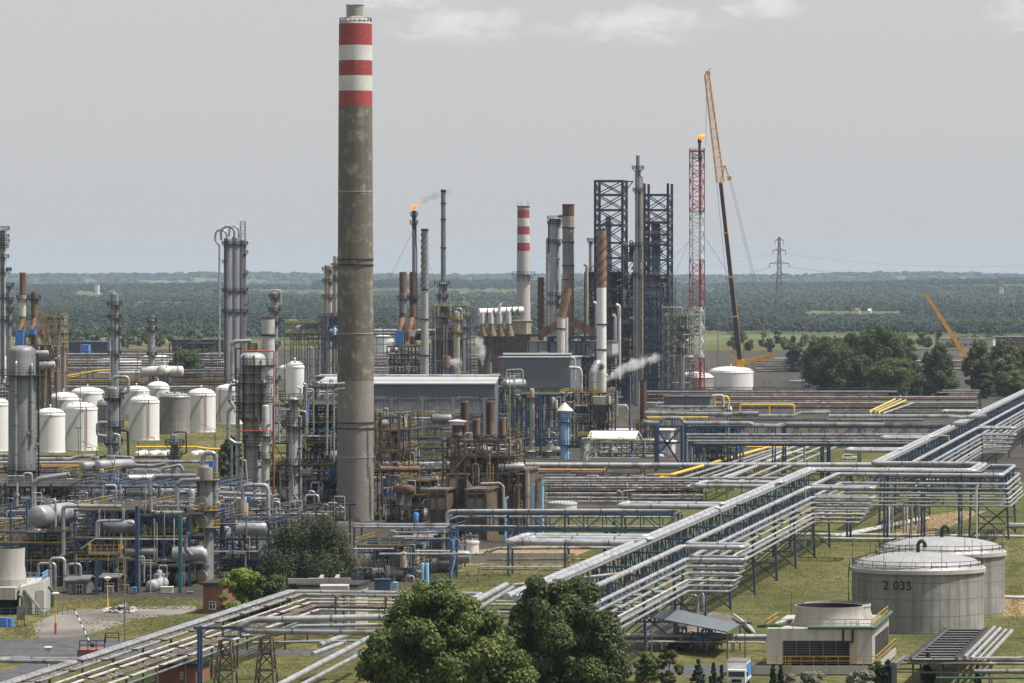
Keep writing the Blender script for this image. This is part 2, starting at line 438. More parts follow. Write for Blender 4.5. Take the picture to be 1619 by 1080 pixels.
# ------------------------------------------------------------------ ground, roads, distant land, haze
def ground_mat(name, cols, scales, bump=0.0, rough=0.95):
    m = bpy.data.materials.new(name); m.use_nodes = True
    t = m.node_tree; b = t.nodes['Principled BSDF']
    g = N(t, 'ShaderNodeNewGeometry'); c = cols[0]
    for i, (cc, s) in enumerate(zip(cols[1:], scales)):
        n = N(t, 'ShaderNodeTexNoise', i_Scale=s, i_Detail=6.0, i_Roughness=0.62, i_Distortion=0.4)
        mp = N(t, 'ShaderNodeMapping'); mp.inputs['Location'].default_value = (13.7 * i, 5.1 * i, 0); mp.inputs['Scale'].default_value = (1.0, 0.6, 1.0)
        t.links.new(g.outputs['Position'], mp.inputs[0]); t.links.new(mp.outputs[0], n.inputs['Vector'])
        mr = N(t, 'ShaderNodeMapRange', n_1=0.42, n_2=0.62); t.links.new(n.outputs[0], mr.inputs[0])
        c = mixc(t, mr.outputs[0], c, cc)
    t.links.new(c, b.inputs['Base Color']); b.inputs['Roughness'].default_value = rough
    b.inputs['Specular IOR Level'].default_value = 0.1
    if bump:
        n = N(t, 'ShaderNodeTexNoise', i_Scale=1.6, i_Detail=5.0); t.links.new(g.outputs['Position'], n.inputs['Vector'])
        bp = N(t, 'ShaderNodeBump', i_Strength=bump, i_Distance=0.6); t.links.new(n.outputs[0], bp.inputs['Height']); t.links.new(bp.outputs[0], b.inputs['Normal'])
    M[name] = m
ground_mat('grass', [(0.070, 0.080, 0.024), (0.125, 0.118, 0.040), (0.045, 0.058, 0.018), (0.18, 0.145, 0.065), (0.06, 0.072, 0.022)], [0.05, 0.11, 0.025, 0.5], 0.9)
ground_mat('yard', [(0.06, 0.053, 0.047), (0.10, 0.088, 0.075), (0.032, 0.027, 0.025), (0.05, 0.05, 0.033)], [0.06, 0.13, 0.03], 0.3)  # gravel darkened, the shade under the units is put into its colour
ground_mat('slab', [(0.21, 0.19, 0.17), (0.16, 0.147, 0.13), (0.11, 0.10, 0.088)], [0.2, 0.07], 0.15)
ground_mat('asphalt', [(0.075, 0.078, 0.085), (0.055, 0.057, 0.06), (0.095, 0.095, 0.10)], [0.15, 0.5], 0.1)
ground_mat('soil', [(0.22, 0.14, 0.075), (0.13, 0.10, 0.05), (0.30, 0.22, 0.12)], [0.3, 0.9], 0.5)
ground_mat('farland', [(0.030, 0.048, 0.018), (0.075, 0.10, 0.035), (0.16, 0.16, 0.085)], [0.0014, 0.0008], 0.0)
ground_mat('field', [(0.085, 0.105, 0.042), (0.065, 0.085, 0.034)], [0.01], 0.0)

def sheet(name, pts, z, mat_, label, cat='ground', kind='structure'):
    mb = MB(); mb.add([(p[0], p[1], z) for p in pts], [tuple(range(len(pts)))])
    o = obj(name, mb, mat_, label, cat, None, kind)
    if o.data.polygons[0].normal.z < 0: o.data.flip_normals()
    return o
def gp(*px): return [tuple(G(x, y)) for (x, y) in px]

mbg = MB()
ys = [-200, 300, 3300, 29000]
mbg.add([(x, y, 0) for y in ys for x in (-5200, 5200)], [(0, 1, 3, 2), (2, 3, 5, 4), (4, 5, 7, 6)])
og = obj('ground', mbg, 'grass', 'grassy flat ground of the whole site', 'ground', None, 'structure')
og.data.materials.append(M['farland'])
og.data.polygons[2].material_index = 1

sheet('plant_yard', gp((-30, 950), (322, 950), (345, 936), (560, 938), (720, 922), (722, 884), (868, 864), (872, 806), (1090, 800), (1110, 735), (560, 726), (480, 738), (-30, 733)), 0.004, 'yard', 'dark gravel yard under the process units')
sheet('plant_yard', [GR(-900, 1480), GR(420, 1480), GR(420, 2950), GR(-900, 2950)], 0.005, 'yard', 'dark gravel between the far pipe racks')
sheet('plant_yard', [GR(-96, 1090), GR(-60, 1090), GR(60, 1260), GR(60, 1480), GR(-100, 1480)], 0.006, 'yard', 'gravel strip beside the blue truss bridge')
sheet('plant_yard', [GR(-262, 1278), GR(-94, 1278), GR(-94, 1492), GR(-262, 1492)], 0.007, 'yard', 'gravel between the long hall and the far racks')
sheet('plant_yard', gp((480, 760), (545, 600), (1560, 600), (1560, 654), (1250, 700), (1120, 760)), 0.0025, 'yard', 'dirty gravel across the middle distance')
sheet('plant_yard', [GR(-58, 1085), GR(75, 1085), GR(75, 1500), GR(-58, 1500)], 0.003, 'yard', 'gravel right of the far bridge')
sheet('concrete_apron', gp((55, 985), (100, 966), (215, 957), (310, 958), (310, 968), (225, 978), (140, 1003), (75, 1012), (55, 1006)), 0.010, 'slab', 'cracked concrete apron in front of the process unit', 'pavement')
sheet('road', gp((-60, 1013), (95, 1008), (140, 1006), (300, 1024), (760, 1030), (760, 1041), (300, 1036), (170, 1042), (95, 1062), (60, 1090), (-60, 1090), (-60, 1069), (20, 1058), (55, 1040), (-60, 1034)), 0.014, 'asphalt', 'asphalt road curving past the lawn', 'road')
sheet('road', gp((960, 1053), (1215, 1051), (1215, 1066), (960, 1068)), 0.014, 'asphalt', 'asphalt service road behind the small conifers', 'road')
sheet('dirt_track', gp((1568, 945), (1640, 938), (1640, 972), (1588, 975)), 0.008, 'soil', 'bare reddish soil beside the tank', 'soil')
sheet('dirt_track', gp((1420, 822), (1515, 808), (1560, 808), (1480, 842), (1415, 852)), 0.008, 'soil', 'bare soil strip under the pipe bridge', 'soil')
sheet('concrete_apron', gp((1015, 975), (1040, 968), (1130, 968), (1170, 975), (1150, 1003), (1015, 1003)), 0.010, 'slab', 'concrete pad under the corrugated shelter', 'pavement')
sheet('concrete_apron', gp((620, 880), (900, 858), (960, 858), (900, 884), (640, 900)), 0.010, 'soil', 'dusty yard in front of the furnace stacks', 'soil')
sheet('field', [(P(1100, 0, 3150).x, 3260), (P(1640, 0, 3260).x, 3260), (P(1640, 0, 3560).x, 3560), (P(1150, 0, 3560).x, 3560)], 0.01, 'field', 'pale green meadow beyond the refinery', 'field')
for (x0, x1, d0, d1) in ((1270, 1415, 5000, 5900), (370, 480, 10500, 12500), (60, 130, 4700, 5300), (120, 150, 8500, 9800)):
    sheet('field', [(Xof(x0, d0), d0), (Xof(x1, d0), d0), (Xof(x1 + 15, d1), d1), (Xof(x0 + 20, d1), d1)], 0.02, 'field', 'light green field in the distant forest plain', 'field')

# far ridges
RIDGES = [
    (17000, 5000, [(-120, 435), (200, 434.5), (430, 432.5), (700, 436), (1000, 436), (1250, 436), (1330, 434), (1480, 432.5), (1619, 436), (1750, 437)], 'pale hazy hills along the horizon'),
    (9300, 3000, [(-120, 451), (300, 449), (600, 446), (900, 445), (1100, 448), (1300, 448), (1450, 446), (1619, 443), (1750, 443)], 'wooded low ridge below the horizon')]
def ridge_z(x, d):
    """height of the land at (x, d), numpy arrays"""
    z = np.zeros_like(x)
    for (d0, depth, prof, l) in RIDGES:
        px = CX + x * FPX / (d0 + depth / 2)
        h = np.interp(px, [p[0] for p in prof], [p[1] for p in prof])
        top = CAMH - (h + 0.5 * np.sin(px * 0.13) + 0.35 * np.sin(px * 0.31 + 1) - HY) * (d0 + depth / 2) / FPX
        q = np.clip((d - d0) / depth, 0, 1)
        z = np.maximum(z, (top - 8) * np.sin(q * PI) ** 1.3)
    return z
for (d0, depth, prof, l) in RIDGES:
    nx, nd = 120, 10
    xs = np.linspace(-0.135, 0.135, nx) * d0; ds = d0 + depth * np.linspace(0, 1, nd)
    gx, gd = np.meshgrid(xs, ds); gz = ridge_z(gx.ravel(), gd.ravel()) - 0.5
    mb = MB(); mb.add(list(zip(gx.ravel(), gd.ravel(), gz)), [(j * nx + i, j * nx + i + 1, (j + 1) * nx + i + 1, (j + 1) * nx + i) for j in range(nd - 1) for i in range(nx - 1)], True)
    obj('hills', mb, 'farland', l, 'hills', None, 'structure')

# ---- foliage helpers
def leaf_mat(name, c0, c1, c2, trans=0.25):
    m = bpy.data.materials.new(name); m.use_nodes = True
    t = m.node_tree; t.nodes.clear()
    at = N(t, 'ShaderNodeAttribute', attribute_name='tint')
    cr = N(t, 'ShaderNodeValToRGB')
    cr.color_ramp.elements[0].color = (*c0, 1); cr.color_ramp.elements[1].color = (*c2, 1)
    e = cr.color_ramp.elements.new(0.5); e.color = (*c1, 1)
    t.links.new(at.outputs['Fac'], cr.inputs[0])
    d = N(t, 'ShaderNodeBsdfPrincipled', i_Roughness=0.6); d.inputs['Specular IOR Level'].default_value = 0.25
    t.links.new(cr.outputs[0], d.inputs['Base Color'])
    tr = N(t, 'ShaderNodeBsdfTranslucent'); t.links.new(cr.outputs[0], tr.inputs[0])
    mx = N(t, 'ShaderNodeMixShader'); mx.inputs[0].default_value = trans
    t.links.new(d.outputs[0], mx.inputs[1]); t.links.new(tr.outputs[0], mx.inputs[2])
    o = N(t, 'ShaderNodeOutputMaterial'); t.links.new(mx.outputs[0], o.inputs[0])
    M[name] = m
leaf_mat('leaf_forest', (0.026, 0.040, 0.030), (0.038, 0.057, 0.040), (0.065, 0.086, 0.052))  # some blue of the distant haze is mixed into these leaf greens
leaf_mat('leaf_dark', (0.028, 0.045, 0.012), (0.054, 0.077, 0.02), (0.10, 0.12, 0.033))
leaf_mat('leaf_maple', (0.044, 0.072, 0.015), (0.085, 0.118, 0.026), (0.15, 0.178, 0.05))
leaf_mat('leaf_bright', (0.09, 0.135, 0.018), (0.14, 0.20, 0.025), (0.21, 0.27, 0.04))
leaf_mat('leaf_willow', (0.03, 0.042, 0.019), (0.052, 0.066, 0.03), (0.09, 0.10, 0.05))
leaf_mat('leaf_olive', (0.06, 0.068, 0.028), (0.10, 0.105, 0.045), (0.15, 0.15, 0.075))
leaf_mat('leaf_conifer', (0.014, 0.03, 0.018), (0.022, 0.042, 0.024), (0.04, 0.062, 0.042))
leaf_mat('leaf_silver', (0.13, 0.14, 0.10), (0.2, 0.21, 0.15), (0.29, 0.29, 0.22))
leaf_mat('blade', (0.095, 0.11, 0.032), (0.15, 0.145, 0.05), (0.24, 0.20, 0.09), 0.45)

def unit(n):
    a = NR.normal(size=(n, 3)); return a / np.linalg.norm(a, axis=1, keepdims=True)
def leaves_mesh(name, pts, nrm, size, tint, mt, aspect=0.6):
    n = len(pts)
    r = unit(n)
    t1 = np.cross(nrm, r); t1 /= np.linalg.norm(t1, axis=1, keepdims=True) + 1e-9
    t2 = np.cross(nrm, t1)
    s = np.asarray(size).reshape(-1, 1) * np.ones((n, 1))
    vs = np.stack([pts + t1 * s, pts + t2 * s * aspect, pts - t1 * s, pts - t2 * s * aspect], 1).reshape(-1, 3).astype(np.float32)
    me = bpy.data.meshes.new(name)
    me.vertices.add(4 * n); me.vertices.foreach_set('co', vs.ravel())
    me.loops.add(4 * n); me.loops.foreach_set('vertex_index', np.arange(4 * n, dtype=np.int32))
    me.polygons.add(n); me.polygons.foreach_set('loop_start', np.arange(0, 4 * n, 4, dtype=np.int32))
    me.update(calc_edges=True)
    at = me.attributes.new('tint', 'FLOAT', 'POINT'); at.data.foreach_set('value', np.repeat(np.clip(tint, 0, 1), 4).astype(np.float32))
    me.materials.append(M[mt])
    return me
def link_mesh(name, me, loc, parent=None):
    o = bpy.data.objects.new(name, me); COL.objects.link(o); o.location = loc
    if parent: o.parent = parent
    ROOT[o.name] = tuple(loc); return o

def crown_pts(clumps, n_per, spread=1.0, droop=0.0):
    """clumps: array (k,4) centre+radius -> leaf points, normals, tints"""
    k = len(clumps); cnt = np.maximum(6, (n_per * (clumps[:, 3] / clumps[:, 3].mean()) ** 2)).astype(int)
    idx = np.repeat(np.arange(k), cnt); n = len(idx)
    u = unit(n); rr = NR.random(n) ** 0.45
    u[:, 2] *= 0.8
    p = clumps[idx, :3] + u * (rr * clumps[idx, 3])[:, None] * spread
    if droop: p[:, 2] -= droop * NR.random(n) * clumps[idx, 3]
    nr = u + unit(n) * 0.55 + np.array([0, 0, 0.35]); nr /= np.linalg.norm(nr, axis=1, keepdims=True)
    ct = NR.random(k)
    return p, nr, 0.55 * ct[idx] + 0.45 * NR.random(n)

def tree(name, base, h, w, label, cat='tree', mt='leaf_dark', group=None, k=60, n_per=220, leaf=0.2, shape=None, trunk_r=None, lo=0.16, droop=0.0, aspect=0.6, lobes=None, clump=0.2):
    """tapered trunk with limbs and a crown of leaf clumps. shape(t)->relative radius for height t in 0..1"""
    base = V(base); t = thing(name, base, label, cat, group)
    shape = shape or (lambda q: math.sqrt(max(0.0, 1 - (2 * q - 0.92) ** 2 * 0.95)) if q > 0.0 else 0.2)
    trunk_r = trunk_r or h * 0.022
    cl = []
    cen = lobes or [(0.0, 0.0, 1.0, 1.0)]
    tries = 0
    while len(cl) < k and tries < 9000:
        tries += 1
        lx, ly, lw, lh = cen[tries % len(cen)]
        q = R.random()
        rm = shape(q) * w / 2 * lw
        a = R.random() * 2 * PI
        rr = rm * (R.random() ** 0.38)
        z = h * (lo + (1 - lo) * q) * lh
        cr = w * clump * (0.6 + 0.7 * R.random()) * (0.55 + 0.45 * min(1, shape(q)))
        rr = max(0, rr - cr * 0.55)
        z = min(z, h * lh - cr * 0.7)
        if tries % 3 == 0: z = z  # inner clumps too
        cl.append((lx * w + rr * math.cos(a), ly * w + rr * math.sin(a), z, cr))
    cl = np.array(cl)
    tb = MB()
    top = V((0, 0, h * 0.72))
    b0 = base
    tb.tube([b0 - V((0, 0, 0.3)), b0 + V((0.02 * h, 0, h * .3)), b0 + top], trunk_r, 8, r1=trunk_r * 0.3, bend=h * .1)
    for i in range(0, len(cl), max(1, len(cl) // 16)):
        c = V(cl[i][:3]); z0 = min(c.z * 0.6, h * 0.6)
        tb.tube([b0 + V((0, 0, z0)), b0 + V((c.x * .5, c.y * .5, z0 + (c.z - z0) * .4)), b0 + c], trunk_r * .42, 5, r1=trunk_r * .1)
    part('trunk', tb, 'bark', t)
    p, nr, ti = crown_pts(cl, n_per, droop=droop)
    me = leaves_mesh('crown', p, nr, leaf * (0.7 + 0.6 * NR.random(len(p))), ti, mt, aspect)
    o = link_mesh('crown', me, (0, 0, 0), t)
    return t

# the distant wood: thousands of crowns nobody could count
def forest(name, label, n, d0, d1, hm, rm, quads, leaf, mt='leaf_forest', avoid=None, x0=-60, x1=1680, patch=0.0):
    P_, N_, S_, T_ = [], [], [], []
    dd = np.sqrt(NR.random(n) * (d1 * d1 - d0 * d0) + d0 * d0)
    px = x0 + (x1 - x0) * NR.random(n)
    x = (px - CX) * dd / FPX
    s1 = np.sin(x * .0061 + dd * .0011) + np.sin(x * .0023 - dd * .0019 + 1.3) + np.sin(x * .013 + dd * .0031 + 2)
    s2 = np.sin(x * .0031 + dd * .0043 + .7) + np.sin(-x * .0017 + dd * .0068) + .6 * np.sin(x * .017 + dd * .009)
    keep = (s1 > -2.2) & (s2 > -1.35 + patch)
    if avoid:
        for (a0, a1, e0, e1) in avoid:
            keep &= ~((px > a0) & (px < a1) & (dd > e0) & (dd < e1))
    x, dd, s1, s2 = x[keep], dd[keep], s1[keep], s2[keep]; n = len(x); zb = ridge_z(x, dd)
    h = hm * (0.82 + 0.33 * NR.random(n)) * (1 + .18 * np.sin(x * .004 + dd * .002)); r = rm * (0.7 + 0.6 * NR.random(n))
    tt = np.clip(0.40 + 0.16 * s1 + 0.13 * s2 + 0.15 * NR.normal(size=n), 0, 1)
    idx = np.repeat(np.arange(n), quads); m = len(idx)
    u = unit(m); u[:, 2] = np.abs(u[:, 2]) * 1.25 - .35
    rr = (0.75 + .3 * NR.random(m))
    pts = np.stack([x[idx] + u[:, 0] * r[idx] * rr, dd[idx] + u[:, 1] * r[idx] * rr, zb[idx] + h[idx] * (0.42 + 0.5 * u[:, 2] * rr)], 1)
    nr = u * .7 + unit(m) * .5 + np.array([0, 0, .55]); nr /= np.linalg.norm(nr, axis=1, keepdims=True)
    me = leaves_mesh(name, pts, nr, leaf * (0.7 + .6 * NR.random(m)), 0.9 * tt[idx] + 0.1 * NR.random(m), mt, 0.95)
    return tag(link_mesh(name, me, (0, 0, 0)), label, 'forest', None, 'stuff')
AV = [(1100, 1640, 3100, 3600), (1270, 1430, 4950, 5900), (60, 145, 4600, 5300), (365, 500, 10300, 12600), (115, 170, 8400, 9900)]
forest('forest', 'dense green forest covering the plain behind the refinery', 13000, 3450, 6000, 11, 6.8, 74, 1.15, avoid=AV)
forest('forest', 'hazy blue green forest stretching towards the horizon', 12000, 6000, 12300, 14, 12, 50, 2.1, avoid=AV, patch=0.42)
forest('forest', 'pale wooded strips just under the horizon', 4500, 12300, 20500, 16, 20, 22, 9.0, avoid=AV, patch=0.5)

hb = MB()
hb.box((0, 14600, 74), (10800, 29900, 156))
hz = bpy.data.materials.new('haze'); hz.use_nodes = True
t = hz.node_tree; t.nodes.clear()
pv = N(t, 'ShaderNodeVolumePrincipled'); pv.inputs['Color'].default_value = (0.53, 0.65, 0.81, 1)
pv.inputs['Density'].default_value = 3.1e-5; pv.inputs['Anisotropy'].default_value = 0.15
pv.inputs['Density Attribute'].default_value = ''
o_ = N(t, 'ShaderNodeOutputMaterial'); t.links.new(pv.outputs[0], o_.inputs['Volume'])
obj('haze', hb, hz, 'thin bluish haze over the whole plain', 'haze', None, 'stuff')
# ------------------------------------------------------------------ the great chimney
def big_chimney():
    d = 905.0; s = S(d); x = Xof(562, d)
    t = thing('chimney', (x, d, 0), 'huge weathered concrete chimney with red and white bands at its top', 'chimney')
    def rz(py): return (26.2 + (29.8 - 26.2) * (py - 38) / (815 - 38)) * s
    body = MB(); prof = [(30.5 * s, 0.0), (30.3 * s, 0.5)] + [(rz(py), Zof(py, d)) for py in range(820, 600, -20)] + [(rz(602), Zof(602, d))]
    body.lathe((x, d, 0), prof, 48); part('shaft', body, 'chimney_low', t)
    body = MB(); body.lathe((x, d, 0), [(rz(602), Zof(602, d))] + [(rz(py), Zof(py, d)) for py in range(590, 170, -20)] + [(rz(167), Zof(167, d))], 48); part('shaft', body, 'chimney_concrete', t)
    ys_ = [167, 144, 120, 96, 72, 38]
    for i in range(5):
        b = MB(); b.lathe((x, d, 0), [(rz(ys_[i]), Zof(ys_[i], d)), (rz(ys_[i + 1]), Zof(ys_[i + 1], d))], 48)
        part('painted_band', b, 'red_paint' if i % 2 == 0 else 'white_paint', t)
    c = MB(); c.lathe((x, d, 0), [(rz(38), Zof(38, d)), (25 * s, Zof(35, d)), (15 * s, Zof(27, d)), (13 * s, Zof(26, d)), (13 * s, Zof(9, d)), (14 * s, Zof(8, d)), (12 * s, Zof(8, d)), (12 * s, Zof(14, d))], 40, cap=False)
    part('cap', c, 'concrete', t)
    for py in (410, 419, 668, 677):
        b = MB(); r = rz(py) + 0.06; z = Zof(py, d)
        b.lathe((x, d, 0), [(r, z - .12), (r + .1, z - .12), (r + .1, z + .12), (r, z + .12)], 40, cap=False); part('steel_ring', b, 'steel_dark', t)
    for py in (303, 527, 722):
        b = MB(); r = rz(py) + 0.02; z = Zof(py, d)
        b.lathe((x, d, 0), [(r, z - .1), (r + .05, z - .1), (r + .05, z + .1), (r, z + .1)], 40, cap=False); part('pour_joint', b, 'concrete_pale', t)
    rl = MB(); rl.ring_rail((x, d, Zof(38, d)), 25 * s, 1.2, 0.09, 20); part('railing', rl, 'steel_dark', t)
    ld = MB(); ld.beam((x - 13 * s - .1, d - .2, Zof(26, d)), (x - 13 * s - .1, d - .2, Zof(6, d)), .12); part('lightning_rod', ld, 'steel_dark', t)
mat('chimney_low', (0.20, 0.185, 0.16), 0.9, 0.0, 0.10, 0.10, dirt=(0.30, 0.28, 0.25), dirt_amt=0.12, dirt_s=0.4, streak=0.4, streak_c=(0.13, 0.12, 0.10), fine=0.12, fine_s=2.5, seam=0.08, seam_step=4.0)
mat('chimney_concrete', (0.14, 0.125, 0.10), 0.9, 0.0, 0.10, 0.10, dirt=(0.30, 0.275, 0.23), dirt_amt=0.33, dirt_s=0.38, streak=0.6, streak_c=(0.085, 0.075, 0.062), fine=0.14, fine_s=2.5, seam=0.10, seam_step=4.0, bump=0.15)
mat('chimney_low', (0.20, 0.185, 0.16), 0.9, 0.0, 0.10, 0.10, dirt=(0.30, 0.28, 0.25), dirt_amt=0.12, dirt_s=0.4, streak=0.4, streak_c=(0.13, 0.12, 0.10), fine=0.12, fine_s=2.5, seam=0.08, seam_step=4.0)
big_chimney()

# ------------------------------------------------------------------ builders for plant equipment (photo pixels at a given depth)
ORD = ['topmost', 'second', 'third', 'fourth', 'fifth', 'sixth', 'seventh', 'eighth', 'ninth', 'tenth', 'eleventh', 'twelfth', 'thirteenth', 'fourteenth', 'fifteenth', 'sixteenth', 'seventeenth', 'eighteenth']
def pipe(px, rpx, d, mt, label, group=None, n=10, bend=None, cat='pipe', name='pipe', cap=True):
    """a free-standing or rack pipe: px = [(x, y) or (x, y, depth)]"""
    pts = [P(p[0], p[1], p[2] if len(p) > 2 else d) for p in px]
    mb = MB(); r = rpx * S(d); mb.tube(pts, r, n, bend if bend is None else bend * S(d), cap)
    return obj(name, mb, mt, label, cat, group)

def storage_tank(x0, x1, ywall, ybase, yroof, label, mt='white', rmt='roof_white', group='white storage tanks', redpipe=None, rail='steel_grey', flat=False, stair=True, vent=True, name='storage_tank', sp=(-1.3, 1.5)):
    df = D0(ybase); r0 = (x1 - x0) / 2
    d = df; 
    for _ in range(4): d = df + r0 * S(d)
    r = r0 * S(d); px = (x0 + x1) / 2; x = Xof(px, d); zt = Zof(ywall, d - r)
    t = thing(name, (x, d, 0), label, 'storage tank', group)
    b = MB(); b.lathe((x, d, 0), [(r + .15, 0), (r + .15, .25), (r, .25), (r, zt - .3), (r + .12, zt - .3), (r + .12, zt)], 48, cap=False); part('shell', b, mt, t)
    rh = max(0.4, Zof(yroof, d) - zt)
    b = MB(); b.lathe((x, d, 0), [(r + .1, zt + 0.003)] + [(r * math.cos(q * PI / 2) + .001, zt + .02 + rh * math.sin(q * PI / 2) ** (0.9)) for q in ((0.18, .35, .5, .65, .8, .9, 1.0))], 48, cap=False)
    part('roof', b, rmt, t)
    b = MB(); b.ring_rail((x, d, zt + .05), r * .985, 1.1, 0.075, 26); part('railing', b, rail, t)
    if vent:
        b = MB(); b.lathe((x, d, zt + rh - .05), [(.14, 0), (.14, .7), (.28, .7), (.28, .85), (.05, 1.1)], 10)
        part('vent', b, 'white' if mt == 'white' else 'steel_grey', t)
        for k in range(3):
            b = MB(); a = 3.9 + k * 0.9; b.lathe((x + r * .62 * math.cos(a), d + r * .62 * math.sin(a), zt + rh * .45), [(.3, 0), (.3, .8), (.38, .8), (.38, .9)], 8)
            part('hatch', b, 'white' if mt == 'white' else 'steel_grey', t)
    if redpipe is not None:
        a = math.asin(max(-1, min(1, (redpipe - px) / r0))); xx, yy = x + (r + .22) * math.sin(a), d - (r + .22) * math.cos(a)
        b = MB(); b.tube([(x + (r * .8) * math.sin(a), d - r * .8 * math.cos(a), zt + .6), (xx, yy, zt + .5), (xx, yy, 1.0), (xx + 1.6, yy - .3, 1.0), (xx + 1.6, yy - .3, .1)], .12, 6, .25); part('foam_pipe', b, 'red_pipe', t)
    if stair:
        b = MB(); k = 22
        pts = [(x + (r + .5) * math.sin(sp[0] + sp[1] * i / k), d - (r + .5) * math.cos(sp[0] + sp[1] * i / k), zt * i / k + .05) for i in range(k + 1)]
        b.rail(pts[::2], 1.0, 0.05)
        for i in range(k): b.beam(pts[i], pts[i + 1], .07, .13)
        part('stair', b, rail, t)
    return t, (x, d, r, zt)

def column(px, wpx, ytop, d, label, mt='shell', plats=(), pm='steel_dark', risers=(), name='column', cat='column', segs=None, overhead=None, ohm='alu', ohr=3.0, group=None, ladder=0.5, lm=None, zb=0.0, n=28, dome=True, manways=(), rails=True, nozzles=6, skirt=True):
    """upright process column. plats: (y, radius factor[, a0, a1]); risers: (dx, y0, y1, r, mat, front); segs: [(y, w)] width changes going down"""
    s = S(d); x = Xof(px, d); r = wpx * s / 2; zt = Zof(ytop, d)
    t = thing(name, (x, d, zb), label, cat, group)
    prof = []
    if segs:
        lv = [(zt - r * .45, r)]
        for (yy, ww) in segs:
            rr = ww * s / 2; z = Zof(yy, d); lv += [(z + abs(lv[-1][1] - rr) * 1.2, lv[-1][1]), (z, rr)]
        lv.append((zb, lv[-1][1])); prof = [(b_, a_) for (a_, b_) in lv[::-1]]
    else: prof = [(r * (1.06 if skirt else 1), zb), (r * (1.06 if skirt else 1), zb + .6), (r, zb + .8), (r, zt - r * .45)]
    if dome: prof += [(r * .93, zt - r * .25), (r * .72, zt - r * .1), (r * .4, zt - r * .02), (.01, zt)]
    else: prof += [(r, zt), (r * .9, zt), (r * .9, zt - 1)]
    b = MB(); b.lathe((x, d, 0), prof, n, cap=False); part('shell', b, mt, t)
    def rat(z):
        rr = prof[0][0]
        for (q, zz) in prof:
            if zz <= z: rr = q
        return rr
    for pl in plats:
        y, f = pl[0], pl[1]; a0, a1 = (rad(pl[2]), rad(pl[3])) if len(pl) > 2 else (0, 2 * PI)
        z = Zof(y, d); ri = max(rat(z - .5), .2); ro = max(ri * f, ri + .8)
        k = max(6, int(20 * (a1 - a0) / (2 * PI)))
        b = MB(); vs = []
        for i in range(k + 1):
            a = a0 + (a1 - a0) * i / k
            for (q, zz) in ((ri * .97, z - .12), (ro, z - .12), (ro, z), (ri * .97, z)): vs.append((x + q * math.cos(a), d + q * math.sin(a), zz))
        fs = [(i * 4 + j, (i + 1) * 4 + j, (i + 1) * 4 + (j + 1) % 4, i * 4 + (j + 1) % 4) for i in range(k) for j in range(4)] + [(3, 2, 1, 0), (k * 4, k * 4 + 1, k * 4 + 2, k * 4 + 3)]
        b.add(vs, fs)
        for i in range(0, k + 1, 3):
            a = a0 + (a1 - a0) * i / k; b.beam((x + ri * math.cos(a), d + ri * math.sin(a), z - 1.2), (x + ro * math.cos(a), d + ro * math.sin(a), z - .12), .1)
        po = part('platform', b, 'steel_dark' if pm != 'yellow' else 'navy', t)
        if rails:
            b = MB(); b.ring_rail((x, d, z), ro - .05, 1.15, max(.07, .55 * s), k, a0, a1)
            if pm == 'yellow':
                for i in range(k):
                    aa, ab = a0 + (a1 - a0) * i / k, a0 + (a1 - a0) * (i + 1) / k
                    b.beam((x + (ro + .03) * math.cos(aa), d + (ro + .03) * math.sin(aa), z + .02), (x + (ro + .03) * math.cos(ab), d + (ro + .03) * math.sin(ab), z + .02), .06, .2)
            part('railing', b, pm, po)
    for (dx, y0, y1, rp, rm, fr) in risers:
        rr = rp * s; xx = x + dx * s; off = math.sqrt(max(0, (r + rr + .15) ** 2 - (dx * s) ** 2)) if abs(dx * s) < r + rr else 0.0
        yy = d - fr * off
        b = MB(); b.tube([(x + dx * s * .6, d, Zof(y0, d) + rr), (xx, yy, Zof(y0, d)), (xx, yy, max(zb, Zof(y1, d)))], rr, 8); part('riser_pipe', b, rm, t)
    if ladder is not None:
        b = MB(); xx = x + ladder * r * 1.0; yy = d - math.sqrt(max(.01, 1 - ladder ** 2)) * r - .3
        b.ladder((xx, yy, zb + .5), zt - zb - .6, max(.06, .5 * s), .6, step=1.0); part('ladder', b, lm or pm, t)
    for my in manways:
        b = MB(); b.lathe((x - r * .45, d - r * .85, Zof(my, d)), [(.95, 0), (.95, .7), (1.05, .7), (1.05, .9)], 16, axis=(-.25, -1, 0)); part('manway', b, 'alu', t)
    if nozzles:
        b = MB()
        for i in range(nozzles):
            a = PI * (1.05 + .9 * R.random()); z = zb + (zt - zb) * (.1 + .8 * R.random()); q = rat(z)
            b.lathe((x + q * .95 * math.cos(a), d + q * .95 * math.sin(a), z), [(.2, 0), (.2, .6), (.33, .6), (.33, .75)], 8, axis=(math.cos(a), math.sin(a), 0))
        part('nozzle', b, 'steel_grey', t)
    if overhead:
        b = MB(); b.tube([P(px + q[0], q[1], d - (q[2] if len(q) > 2 else 0)) for q in overhead], ohr * s, 10, ohr * s * 2.2); part('overhead_pipe', b, ohm, t)
    return t

